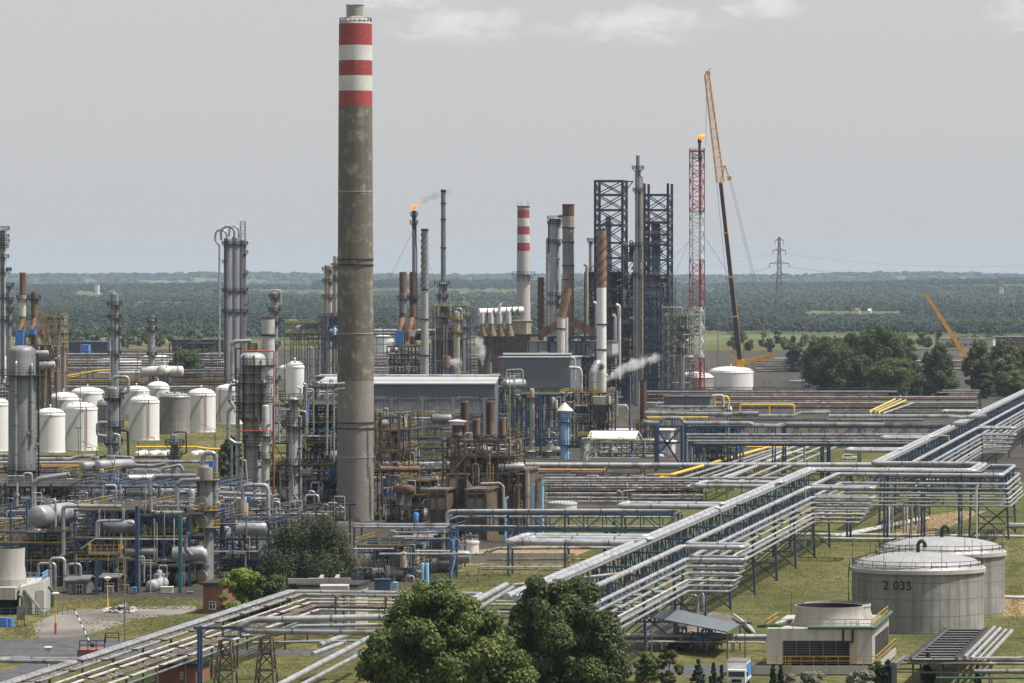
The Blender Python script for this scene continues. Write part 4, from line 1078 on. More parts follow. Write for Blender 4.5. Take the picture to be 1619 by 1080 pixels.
# far pipe racks on the left
rack(2150, -20, 376, [556, 566], 590, 'far pipe rack crossing behind the flat white tanks', 'steel_brown', 10, 12)
pipe_row(2150, [(560, 70, 372, 1.6, 'alu'), (565, 60, 372, 1.3, 'pipe_brown'), (569, 98, 372, 1.5, 'pipe_grey'), (574, -10, 370, 1.3, 'pipe_brown'), (578, 98, 372, 1.4, 'pipe_brown'), (582, 98, 372, 1.5, 'pipe_grey')], '# long pipe on the far rack behind the flat white tanks', group='pipes of the far left rack')
rack(1800, -20, 372, [585, 599], 625, 'brown pipe rack crossing in front of the flat white tanks', 'steel_brown', 8, 10)
pipe_row(1800, [(586, 250, 372, 1.6, 'alu'), (590, 155, 372, 1.8, 'pipe_grey'), (595, 262, 372, 1.3, 'alu_dark'), (600.5, -10, 372, 1.4, 'gas_yellow'), (604, 60, 372, 1.8, 'pipe_brown'), (607.5, -10, 372, 1.6, 'rust_dark'), (612, -10, 170, 2.0, 'alu'), (616, 60, 372, 1.5, 'pipe_brown')], '# pipe from the top on the brown rack behind the domed tanks', group='pipes of the brown left rack')
pipe([(60, 598), (110, 594), (150, 587), (178, 585)], 1.6, 1770, 'gas_yellow', 'yellow gas pipe climbing gently left of the slender column')
pipe([(60, 599), (120, 596), (130, 592)], 1.6, 1772, 'orange_pipe', 'orange pipe under the climbing yellow gas pipe')
pipe([(268, 612), (318, 612)], 1.8, 1640, 'alu', 'short silver pipe behind the tank with the centre vent')
rack(1500, -20, 60, [606, 622], 650, 'short pipe rack at the picture edge behind the thick column', 'steel_brown', 6, 6)
pipe_row(1500, [(608, -20, 60, 1.8, 'alu'), (615, -20, 60, 1.6, 'pipe_brown'), (620, -20, 60, 1.6, 'alu'), (626, -20, 60, 1.6, 'steel_dark')], '# pipe of the short rack behind the thick dark column', group='pipes of the short edge rack')
rack(1010, -20, 260, [722, 742], 775, 'pipe rack behind the near process unit below the tank farm', 'steel_brown', 6, 8)
pipe_row(1000, [(719, -20, 60, 2.6, 'alu'), (725.5, -20, 150, 3.0, 'alu', ((110, 726), (125, 722)), 721), (731, -20, 232, 2.2, 'alu_white'), (736, 60, 260, 1.8, 'orange_pipe'), (739, -20, 200, 1.6, 'pipe_brown'), (743, 60, 270, 2.0, 'alu'), (747, -20, 200, 1.6, 'steel_dark'), (751, 150, 330, 2.0, 'pipe_grey'), (730, 205, 330, 2.6, 'alu')], '# pipe from the top on the rack below the tank farm', group='pipes below the tank farm')
pipe([(215, 707), (310, 707), (330, 710), (372, 710)], 1.8, 1150, 'gas_yellow', 'yellow gas pipe above the row of lying gas vessels')
# ------------------------------------------------------------------ left: the near process unit
column(35, 44, 546, 905, 'thick dark grey column with a wide ring platform at the picture edge', 'shell', [(593, 1.62), (743, 1.35), (775, 1.3)], risers=[(-7, 572, 790, 2.0, 'alu', 1), (17, 576, 700, 2.6, 'alu', .9), (26, 560, 800, 1.6, 'steel_dark', .2)], ladder=.93, nozzles=10)
# platformed twin column
column(399, 42, 557, 872, 'broad weathered pale column wrapped in black platforms', 'shell_light', [(552, 1.18), (577, 1.6, 240, 380), (591, 1.4, 200, 300), (605, 1.55), (622, 1.5, 250, 370), (636, 1.55), (650, 1.4, 180, 280), (662, 1.5), (683, 1.7, 240, 370), (705, 1.7, 200, 340)], segs=[(668, 27)], risers=[(-23, 604, 800, 3.4, 'alu', .3), (18, 600, 830, 2.6, 'shell_beige', .8), (-11, 690, 835, 1.7, 'steel_dark', .9), (-13, 562, 700, 1.3, 'steel_dark', 1), (4, 562, 690, .9, 'steel_dark', 1), (11, 580, 690, 1.0, 'alu_dark', 1), (14, 570, 662, .9, 'steel_dark', 1)], lm='yellow', ladder=0.0, nozzles=14)
column(420, 12, 640, 868, 'slim pale column hugging the broad platformed column', 'shell_light', [(690, 1.8), (725, 1.6)], lm='yellow', ladder=-.5, nozzles=4)
stack(424, 21, 503, 1010, 'clean pale grey flue stack behind the platformed column', [(522, 'alu_white'), (None, 'alu_white')], ybase=700, cap=(2, 1.04, 'rust'), collars=(530, 578))
column(434, 11, 462, 1420, 'sooty dark column with a white hook pipe on top', 'shell', [(470, 1.7), (492, 1.7), (508, 1.9), (545, 1.8), (600, 1.8)], overhead=[(-4, 464), (-4, 459), (10, 459), (10, 481), (5, 481)], ohr=1.1, ohm='alu_white')
storage_tank(452, 481, 580, 716, 571, 'tall white silo with a rounded top left of the great chimney', redpipe=None, stair=False, group=None, rail='steel_grey', name='silo')
pipe([(397, 539), (367, 540), (367, 603), (376, 605)], 3.4, 862, 'alu', 'silver overhead line bending down left of the platformed column')
pipe([(373, 608), (364, 609), (363, 634), (370, 642), (361, 650), (361, 694), (372, 701), (383, 701)], 3.0, 858, 'alu', 'thick silver pipe stepping down the side of the platformed column')
pipe([(366, 703), (366, 770)], 1.8, 860, 'alu_dark', 'thin grey drop pipe below the stepped silver pipe')
pipe([(384, 555), (433, 555), (433, 790)], 1.1, 852, 'red_pipe', 'thin dark red line crossing the head of the platformed column')
pipe([(375, 681), (432, 681)], .7, 850, 'red_pipe', 'thin red line crossing the lower platformed column')
pipe([(383, 551), (373, 551), (373, 620)], 1.2, 857, 'steel_dark', 'black drop line left of the platformed column')
column(464, 15, 628, 880, 'grey column with hooked silver lines and a black ring platform', 'shell_light', [(632, 3.0), (674, 2.4), (735, 1.7), (752, 1.6)], risers=[(11, 660, 830, 2.4, 'alu', .8), (-9, 650, 700, 1.6, 'alu', .5)], nozzles=8)
for (pts, r_, lb) in (([(470, 612), (475, 614), (475, 640)], 1.6, 'short hooked silver pipe over the black ring platform'), ([(479, 606), (484, 608), (484, 650)], 1.8, 'taller hooked silver pipe over the black ring platform'),
        ([(474, 650), (484, 651), (485, 688), (478, 690)], 2.6, 'fat silver elbow pipe right of the ringed column'), ([(484, 614), (495, 616), (496, 690)], 1.3, 'thin grey pipe standing right of the ringed column'),
        ([(545, 606), (518, 608), (517, 720)], 1.8, 'silver pipe turning down just left of the great chimney'), ([(545, 614), (528, 616), (528, 730)], 1.7, 'inner silver pipe turning down beside the great chimney'),
        ([(530, 680), (523, 684), (523, 722)], 1.5, 'short silver pipe below the two turning pipes'), ([(463, 752), (463, 780), (470, 790), (470, 806)], 2.0, 'silver pipe stepping down under the ringed column'),
        ([(458, 648), (441, 648), (441, 700)], 1.5, 'silver elbow pipe left of the ringed column'), ([(483, 800), (483, 783), (503, 783), (504, 815)], 2.1, 'silver hoop pipe above the willow tree'), ([(489, 782), (490, 776), (497, 778), (497, 810)], 1.7, 'smaller silver hoop pipe above the willow tree')):
    pipe(pts, r_, 868, 'alu', lb)
column(179, 19, 611, 1000, 'dark mid height column with a square loop pipe on top', 'shell', [(629, 1.8), (674, 1.8), (700, 1.6)], overhead=[(-1, 612), (-1, 596), (24, 596), (24, 620), (12, 621)], ohr=2.7, risers=[(11, 618, 740, 1.5, 'alu_dark', .6)], nozzles=14)
pipe([(170, 668), (154, 668), (154, 688), (168, 690)], 2.6, 985, 'alu', 'silver U bend on the left of the column with the square loop')
pipe([(188, 680), (202, 681), (203, 720)], 2.0, 985, 'steel_dark', 'sooty pipe dropping right of the column with the square loop')
pipe([(180, 686), (189, 688), (189, 715)], 1.7, 978, 'alu', 'silver elbow in front of the column with the square loop')
column(276, 12, 686, 1010, 'short dark column with a railed platform in front of the streaked tank', 'shell', [(703, 2.6), (722, 2.0)], overhead=[(0, 688), (0, 683), (18, 683), (19, 716), (10, 718)], ohr=1.2, ohm='steel_dark', nozzles=14)
column(326, 24, 735, 720, 'stout grey column with yellow railed rings at the front of the unit', 'shell', [(758, 1.75), (806, 1.6), (833, 1.8), (921, 1.75)], pm='yellow', overhead=[(-5, 738), (-5, 716), (15, 716), (15, 770), (15, 790)], ohr=4.0, manways=(793, 822, 910), ladder=-.93, risers=[(14, 760, 815, 3.2, 'alu_dark', .2), (-13, 760, 850, 2.0, 'blue', .4)], nozzles=6)
column(384, 17, 786, 745, 'beige topped column with yellow rings behind the bright bush', 'shell_beige', [(820, 2.3), (880, 2.3)], pm='yellow', ladder=-.9, segs=[(824, 15)], nozzles=4)
pipe([(384, 790), (384, 770), (392, 767), (420, 767), (424, 775), (424, 825)], 3.6, 742, 'alu', 'thick silver arch pipe from the beige topped column')
pipe([(381, 775), (384, 728), (388, 728), (391, 765)], 1.6, 752, 'alu', 'slender silver hairpin pipe above the beige topped column')
for (pts, r_, d_, mm, lb) in (
        ([(100, 878), (100, 802), (108, 800), (192, 801)], 3.4, 706, 'alu', 'long silver pipe rising and turning right in front of the blue frame'),
        ([(195, 804), (195, 823), (153, 824), (152, 850)], 2.6, 704, 'alu', 'silver pipe stepping left and down in the middle of the unit'),
        ([(80, 938), (80, 883), (102, 883), (102, 932)], 2.8, 697, 'alu', 'nearest silver hoop pipe standing behind the concrete cooling tower'),
        ([(61, 912), (61, 891), (87, 891), (87, 938)], 2.6, 701, 'alu', 'silver hoop pipe with a pale blue foot behind the cooling tower'),
        ([(107, 922), (107, 892), (127, 892), (127, 912)], 2.6, 699, 'alu', 'silver hoop pipe above the small grey shed'),
        ([(102, 876), (96, 881), (90, 884)], 2.4, 703, 'alu', 'short slanting silver pipe joining the nearest hoop'),
        ([(310, 752), (246, 753), (238, 760), (238, 808), (243, 811), (292, 811), (295, 800)], 3.6, 712, 'alu', 'large silver pipe sweeping from the stout column down and right'),
        ([(316, 758), (287, 759), (280, 768), (280, 812)], 4.0, 716, 'alu', 'fat silver elbow dropping left of the stout column'),
        ([(300, 871), (218, 872), (208, 882), (208, 922)], 3.8, 716, 'alu_dark', 'fat dark pipe bending down behind the teal post'),
        ([(250, 886), (293, 886), (303, 880), (308, 877)], 3.0, 712, 'alu_dark', 'fat dark pipe under the bent dark pipe'),
        ([(299, 842), (294, 850), (293, 868), (303, 878)], 3.4, 709, 'alu_dark', 'dark silver S bend left of the stout column'),
        ([(0, 820), (38, 820)], 1.6, 716, 'alu', 'silver pipe running into the round silver drum'),
        ([(11, 860), (11, 754), (14, 753), (38, 753)], 1.3, 800, 'alu', 'thin silver pipe rising before the thick dark column'),
        ([(54, 800), (54, 765), (62, 757), (95, 752), (110, 750)], 4.2, 760, 'alu', 'broad silver pipe curving over the yellow railing'),
        ([(128, 868), (150, 852), (290, 853)], .9, 701, 'alu_white', 'thin pale pipe crossing the unit at mid height'),
        ([(244, 820), (244, 886), (222, 886)], 1.1, 701, 'alu', 'thin silver drop pipe left of a matching one'),
        ([(248, 826), (248, 890), (224, 890)], 1.1, 702, 'alu', 'thin silver drop pipe right of a matching one'),
        ([(238, 942), (238, 883)], .9, 698, 'alu_white', 'thin white standpipe before the round vessel head'),
        ([(275, 820), (275, 866)], 1.4, 703, 'alu', 'short silver drop pipe under the blue beam'),
        ([(190, 812), (193, 806), (235, 806)], 3.0, 730, 'alu', 'silver manifold pipe above the blue beam'),
        ([(140, 800), (165, 795), (190, 795)], 2.2, 740, 'alu', 'silver pipe behind the small blue valve'),
        ([(201, 735), (240, 737), (262, 733)], 2.6, 900, 'alu', 'stubby silver pipe below the lying gas vessels'),
        ([(255, 741), (285, 735), (290, 745)], 2.4, 890, 'alu', 'silver elbow pipe below the lying gas vessels'),
        ([(180, 722), (211, 724), (213, 735)], 2.4, 960, 'alu_dark', 'dark elbow pipe left of the lying gas vessels'),
        ([(336, 779), (345, 779), (430, 783)], 3.0, 800, 'alu', 'long silver pipe behind the beige topped column'),
        ([(336, 787), (420, 789)], 2.0, 798, 'alu_white', 'white pipe under the long silver pipe'),
        ([(345, 800), (353, 812), (360, 815)], 2.0, 770, 'alu', 'slanting silver pipe right of the stout column'),
        ([(370, 795), (373, 780), (378, 778)], 2.0, 760, 'alu', 'silver elbow left of the beige cap'),
        ([(402, 790), (402, 778), (410, 774)], 2.0, 758, 'alu', 'silver elbow right of the beige cap'),
        ([(430, 800), (430, 785), (441, 782)], 2.0, 790, 'alu', 'silver elbow over the willow crown')):
    pipe(pts, r_, d_, mm, lb)
drum(56, 817, 17, 702, 13, 'big polished silver drum with its round head facing forward', axis=V((.32, .95, 0)), mt='alu', zsup=Zof(838, 702), saddle='blue')
drum(127, 738, 8.5, 880, 9, 'silver drum on the blue frame, the one beside the windsock', axis=V((.7, .7, 0)), mt='alu', zsup=Zof(750, 880), group='drums on the blue frame')
drum(152, 736, 8.5, 880, 9, 'silver drum on the blue frame, the one farther from the windsock', axis=V((.7, .7, 0)), mt='alu', zsup=Zof(750, 880), group='drums on the blue frame')
drum(238, 927, 9.6, 700, 8, 'lying vessel with a flat pale head on the ground behind the white standpipe', mt='shell_light', zsup=0)
drum(262, 830, 12, 735, 8, 'dark silver vessel on the upper deck of the unit', axis=V((.8, .6, 0)), mt='alu_dark', zsup=Zof(845, 735))
drum(200, 757, 6.5, 860, 8, 'small silver exchanger with a flat round head', axis=V((.85, .5, 0)), mt='alu', zsup=Zof(768, 860))
drum(222, 756, 5, 862, 8, 'smaller silver exchanger with a flat round head right of its twin', axis=V((.85, .5, 0)), mt='alu', zsup=Zof(766, 862))
# frames with their own small piping
steel_frame(-8, 118, 716, 22, [840, 858, 886], 'blue front frame around the big silver drum', 'blue_grey', 'yellow', 5, clutter=64, th=.32, pr=(.06, .2), vessels=4, ytop=795, stairs=False)
steel_frame(92, 158, 860, 16, [751, 788], 'blue portal frame carrying the twin drums with a yellow stair', 'blue', 'yellow', 3, clutter=30, pr=(.07, .25), th=.4)
steel_frame(118, 222, 712, 24, [806, 850, 884], 'dense blue frame packed with silver pipes in the middle of the unit', 'blue_grey', 'yellow', 5, clutter=80, th=.3, pr=(.06, .2), vessels=5, stairs=False)
steel_frame(217, 300, 712, 24, [814, 848, 893], 'tall blue frame with dark fat pipes left of the stout column', 'blue', 'yellow', 2, clutter=60, th=.4, pr=(.06, .2), vessels=4, ytop=812, stairs=False)
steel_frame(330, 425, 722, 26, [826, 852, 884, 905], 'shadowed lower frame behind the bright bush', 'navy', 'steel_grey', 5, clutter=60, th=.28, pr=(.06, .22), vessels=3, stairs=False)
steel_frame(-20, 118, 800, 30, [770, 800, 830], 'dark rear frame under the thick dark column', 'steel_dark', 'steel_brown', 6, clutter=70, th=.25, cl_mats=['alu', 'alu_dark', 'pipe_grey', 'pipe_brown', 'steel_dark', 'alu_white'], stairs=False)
steel_frame(118, 330, 790, 34, [770, 790, 815], 'wide rear frame crowded with silver pipework', 'blue_grey', 'steel_grey', 8, clutter=90, th=.26, pr=(.08, .3), vessels=6, stairs=False)
steel_frame(440, 545, 905, 34, [735, 760, 790], 'rear pipe structure beside the great chimney', 'steel_dark', 'steel_brown', 5, clutter=60, th=.3, cl_mats=['alu', 'alu_dark', 'pipe_grey', 'pipe_brown', 'steel_dark'], stairs=False)
steel_frame(432, 540, 925, 30, [640, 668, 700, 735], 'tall dark frame with blue coolers behind the ringed column', 'steel_dark', 'lime', 5, clutter=60, th=.3, cl_mats=['alu', 'alu_white', 'steel_dark', 'bright_blue', 'pipe_grey'], zb=0)
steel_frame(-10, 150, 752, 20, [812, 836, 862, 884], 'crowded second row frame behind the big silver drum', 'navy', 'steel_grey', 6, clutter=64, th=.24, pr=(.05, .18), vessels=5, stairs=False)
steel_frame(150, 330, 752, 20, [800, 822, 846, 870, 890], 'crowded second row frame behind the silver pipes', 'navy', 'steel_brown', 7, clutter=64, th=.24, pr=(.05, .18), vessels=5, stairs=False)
steel_frame(335, 500, 800, 30, [806, 835], 'low pipe jungle between the beige topped column and the great chimney', 'steel_dark', 'steel_brown', 7, clutter=64, th=.24, pr=(.07, .25), vessels=4, stairs=False, deck=False, rails=False)
# platform with yellow rails, posts, ladder
t_ = thing('yellow_platform', G(164, 945), 'yellow railed platform on a teal post in the front of the unit', 'platform')
d_ = 693; m = MB(); a_, b_ = P(140, 875, d_), P(189, 875, d_); m.box(((a_.x + b_.x) / 2, d_ + 2, a_.z), (b_.x - a_.x, 4, .15)); part('deck', m, 'steel_dark', t_)
m = MB(); m.rail([a_ + V((0, 4, 0)), a_, b_, b_ + V((0, 4, 0))], 1.3, .08, step=1.0); m.beam(a_ - V((0, .1, 0)), b_ - V((0, .1, 0)), .05, .3); part('railing', m, 'yellow', t_)
m = MB(); p_ = P(152, 945, d_); m.beam((p_.x, d_ + .3, 0), (p_.x, d_ + .3, a_.z), .38); part('post', m, 'teal', t_)
m = MB(); p_ = P(193, 945, d_); m.ladder((p_.x, d_ - .2, 0), a_.z + 2.5, .09, 1.1, step=.7); part('ladder', m, 'yellow', t_)
for (x, y0, mm, lb) in ((217, 800, 'blue', 'blue square post left in the tall blue frame'), (285, 815, 'teal', 'teal square post right in the tall blue frame')):
    m = MB(); p_ = P(x, y0, 698); m.beam((p_.x, 698, 0), (p_.x, 698, p_.z), .55); obj('steel_post', m, mm, lb, 'post')
# windsock
t_ = thing('windsock', P(106, 789, 850), 'red and white windsock hanging beside the yellow stair', 'windsock')
p_ = P(106, 760, 850); m = MB(); m.beam(P(103, 800, 850), P(103, 757, 850), .12); part('pole', m, 'steel_grey', t_)
for i in range(5):
    m = MB(); z0 = p_.z - i * .75; m.lathe((p_.x, 850, z0 - .75), [(.32 - .03 * (i + 1), 0), (.36 - .03 * i, .75)], 12, cap=False); part('sock_band', m, 'red_paint' if i % 2 == 0 else 'white_paint', t_)
# sheds, boxes on the ground in front
building(106, 136, 920, 697, 5, 'small grey gabled shed with an open dark door under the silver hoops', 'steel_grey', 'steel_grey', pitch=.7, doors=[(108, 114, 924, 945)], windows=[(121, 130, 924, 945)], wm='black')
building(161, 186, 915, 700, 4, 'dark open shed with a pale sloping roof behind the yellow lamp post', 'steel_dark', 'steel_grey', pitch=.5, windows=[(166, 180, 922, 944)], wm='black')
def crate(x0, x1, y0, y1, d, mt, lb, nm='cabinet', cat='cabinet'):
    a, b_ = P(x0, y1, d), P(x1, y0, d); w_, h_ = b_.x - a.x, b_.z - max(0, a.z)
    t = thing(nm, ((a.x + b_.x) / 2, d + .8, max(0, a.z)), lb, cat); z0 = max(0, a.z)
    m = MB(); m.box(((a.x + b_.x) / 2, d + .8, z0 + h_ / 2 + .05), (w_, 1.6, h_ - .1)); part('body', m, mt, t)
    m = MB(); m.box(((a.x + b_.x) / 2, d + .8, b_.z + .05), (w_ + .15, 1.8, .1)); part('lid', m, mt, t)
    m = MB(); m.box(((a.x + b_.x) / 2, d - .02, z0 + h_ * .5), (w_ * .8, .06, h_ * .8)); part('door_panel', m, mt, t)
    m = MB(); m.box(((a.x + b_.x) / 2 + w_ * .3, d - .08, z0 + h_ * .5), (.06, .06, .3)); part('handle', m, 'steel_dark', t)
for a in ((254, 273, 929, 949, 696, 'dirty_white', 'large dirty white cabinet on the ground right of the flat vessel head'), (296, 304, 937, 949, 696, 'steel_grey', 'narrow grey cabinet beside the teal post'), (195, 203, 926, 946, 697, 'steel_grey', 'grey locker at the foot of the yellow ladder'),
        (210, 215, 930, 938, 695, 'bright_blue', 'small blue box left of the blue post'), (133, 137, 940, 949, 694, 'red_pipe', 'small red box before the grey gabled shed'), (74, 88, 822, 834, 722, 'dirty_white', 'white cabinet tucked under the polished drum'),
        (170, 178, 788, 796, 735, 'bright_blue', 'blue valve housing on the middle frame'), (330, 337, 730, 740, 716, 'bright_blue', 'blue motor under the arch of the stout column'), (390, 396, 787, 796, 742, 'bright_blue', 'blue motor right of the beige cap'), (365, 371, 858, 868, 738, 'bright_blue', 'blue tank box on the lower frame'),
        (168, 178, 928, 944, 697, 'door', 'plain grey cupboard inside the dark open shed')):
    crate(*a)
# concrete cooling tower cut by the left edge
t_ = thing('cooling_tower', G(15, 975), 'grey concrete cooling tower with a round fan cone at the left edge', 'cooling tower')
d_ = 655; c_ = P(10, 915, d_); zr = Zof(927, d_); r_ = 27 * S(d_)
m = MB(); m.lathe((c_.x, d_ + 2.5, 0), [(r_ * 1.08, Zof(918, d_)), (r_ * .96, Zof(895, d_)), (r_ * .98, Zof(868, d_)), (r_ * .94, Zof(868, d_))], 40, cap=False); part('fan_cone', m, 'concrete_pale', t_)
m = MB(); m.lathe((c_.x, d_ + 2.5, 0), [(r_ * .938, Zof(868, d_) - .02), (r_ * .9, Zof(893, d_))], 40, cap=False); part('inner_wall', m, 'black', t_)  # wall coloured black for the shade inside the fan cone
m = MB(); m.lathe((c_.x, d_ + 2.5, Zof(873, d_)), [(.01, 0), (r_ * .9, .02)], 32, cap=False); part('fan_opening', m, 'black', t_)  # black disc holds the dark of the shaded fan interior
m = MB(); m.lathe((c_.x, d_ + 2.5, 0), [(r_ * 1.12, zr), (r_ * 1.12, Zof(917, d_) + .02)], 40); part('plinth', m, 'concrete', t_)
X0, X1, X2 = Xof(-40, d_), Xof(28, d_), Xof(68, d_)
m = MB(); f0 = d_ - 3
m.add([(X0, f0, Zof(946, d_)), (X1, f0, Zof(946, d_)), (X1, f0, zr), (X0, f0, zr), (X0, f0 + 9, Zof(946, d_)), (X1 + .5, f0 + 9, Zof(946, d_)), (X1 + .5, f0 + 9, zr), (X0, f0 + 9, zr)], [(0, 1, 2, 3), (1, 5, 6, 2), (3, 2, 6, 7), (4, 7, 6, 5), (0, 4, 5, 1)]); part('wall', m, 'concrete', t_)
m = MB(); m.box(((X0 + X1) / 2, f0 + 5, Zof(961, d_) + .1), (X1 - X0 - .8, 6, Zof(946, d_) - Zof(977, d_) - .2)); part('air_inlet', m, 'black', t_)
m = MB(); z1 = Zof(920, d_)
m.add([(X1 + .52, f0 + 1, 0), (X2, f0 + 4, 0), (X2, f0 + 4, z1), (X1 + .52, f0 + 1, zr), (X1 + .52, f0 + 12, 0), (X2, f0 + 13, 0), (X2, f0 + 13, z1), (X1 + .52, f0 + 12, z1)], [(0, 1, 2, 3), (1, 5, 6, 2), (3, 2, 6, 7), (4, 7, 6, 5)]); part('side_basin', m, 'concrete_pale', t_)
m = MB(); m.box((Xof(65, d_) - .2, f0 + 3.2, 1.7), (1.2, .1, 3.4), (.9, .4, 0)); part('door', m, 'door', t_)
m = MB(); m.rail([(Xof(35, d_), f0 + 5, z1 + .1), (X2 - .2, f0 + 4.3, z1 + .1), (X2 - .2, f0 + 12, z1 + .1)], 1.1, .08, step=1); part('railing', m, 'light_blue', t_)
m = MB()
for i in range(16): m.box((Xof(41, d_) + i * .17, f0 + 2.2 - .3, 3.6 - i * .22), (.3, 1.2, .12))
m.beam((Xof(41, d_), f0 + 1.2, 3.6), (Xof(41, d_) + 2.8, f0 + 1.2, 0), .1, .3); part('stair', m, 'concrete', t_)
m = MB(); m.rail([(Xof(-20, d_), f0 - 2, .1), (Xof(80, d_), f0 - 2.5, .1), (Xof(108, d_), f0 + 2, .1)], 1.1, .07, step=1.3); obj('handrail_fence', m, 'blue_grey', 'pale blue handrail fence in front of the left cooling tower', 'fence')
pipe([(35, 967), (35, 944), (28, 940)], 2.4, 645, 'green_pipe', 'green pipe standing at the front of the left cooling tower')
pipe([(83, 960), (84, 936), (78, 928), (72, 928)], 2.6, 662, 'green_pipe', 'green hooked pipe on the right of the left cooling tower')
# lawn furniture
for i, (x, y) in enumerate(((4, 991), (9, 991), (17, 992))):
    c_ = G(x, y); r_ = .42; t_ = thing('barrel', c_, 'blue barrel on the lawn, %s of three from the road sign board' % ('farthest', 'middle', 'nearest')[i], 'barrel', 'blue barrels')
    m = MB(); m.lathe(c_, [(r_, 0), (r_, .35), (r_ + .03, .38), (r_, .41), (r_, .8), (r_ + .03, .83), (r_, .86), (r_, 1.25)], 16); part('body', m, 'bright_blue', t_)
    m = MB(); m.lathe(c_ + V((0, 0, 1.25)), [(r_ * .95, 0), (r_ * .95, .04), (.1, .05)], 16); part('lid', m, 'bright_blue', t_)
t_ = thing('sign_board', G(33, 990), 'grey notice board on two posts beside the blue barrels', 'sign')
c_ = G(33, 992); s_ = c_.y / FPX
m = MB(); m.box((c_.x, c_.y, 2.0), (1.2, .08, 2.0)); part('board', m, 'steel_grey', t_)
for k in (-1, 1):
    m = MB(); m.beam((c_.x + k * .5, c_.y + .08, 0), (c_.x + k * .5, c_.y + .08, 3.0), .09); part('post', m, 'steel_dark', t_)
for (x, y, yt, lb) in ((170, 965, 918, 'yellow lamp post with a white cap at the grass edge'), (88, 1003, 943, 'yellow and orange lamp post on the concrete apron'), (76, 1062, 1029, 'short lamp post with a white cap beside the bottom road')):
    d_ = D0(y); t_ = lamp_post(x, yt, d_, lb, 'gas_yellow', 'cap')
    m = MB(); c_ = G(x, y); m.tube([c_, c_ + V((0, 0, 1.6))], .17, 8); part('base_sleeve', m, 'red_pipe' if x == 88 else 'gas_yellow', t_)
lamp_post(197, 882, D0(1015), 'slim grey pole standing on the lawn corner', 'steel_grey', 'mast')
# striped barrier pole
t_ = thing('barrier_pole', G(145, 1026), 'thin black and white striped barrier pole raised at a slant', 'barrier pole')
a_, b_ = P(146, 1024, 590), P(117, 962, 600)
for i in range(12):
    m = MB(); m.beam(a_.lerp(b_, i / 12), a_.lerp(b_, (i + 1) / 12), .12); part('stripe', m, 'black' if i % 2 else 'white_paint', t_)
m = MB(); m.box((a_.x, a_.y, .5), (.5, .5, 1.0)); part('stand', m, 'steel_dark', t_)
# rubble
m = MB(); c_ = G(191, 968)
for k in range(60):
    q_ = R.random() ** .6; a = R.random() * 6.28; h_ = (1 - q_) * 1.5
    sz = .25 + .4 * R.random(); m.lathe((c_.x + 2.6 * q_ * math.cos(a), c_.y + 2.2 * q_ * math.sin(a), h_ * R.random()), [(sz * .5, 0), (sz, .2), (sz * .7, .5 * sz), (.02, .65 * sz)], 5, axis=(R.random() - .5, R.random() - .5, 1), smooth=False)
obj('rubble', m, 'concrete_pale', 'low heap of pale rubble at the edge of the apron', 'rubble', None, 'stuff')
# brick house behind bush, flat roofed concrete block
building(321, 352, 925, 655, 9, 'small red brick hut beside the bright green bush', 'brick', 'steel_dark', windows=[(331, 341, 951, 963)], wm='glass_dark')
t_ = building(472, 562, 928, 628, 9, 'low flat roofed concrete block under the willow tree', 'concrete', 'steel_dark')
m = MB(); zt = Zof(928, 628) + .36
for (x, y, sx, sy) in ((482, 1, 5, .5), (505, 5, .5, 8), (520, 2, 6, .5), (530, 6, .5, 7)): m.box((Xof(x, 628), 629 + y, zt + .35), (sx, sy, .7))
part('parapet', m, 'concrete', t_)
m = MB(); m.box((Xof(528, 622), 624, zt * .5), (Xof(550, 622) - Xof(505, 622), 4, zt + .4)); part('annex', m, 'concrete_pale', t_)
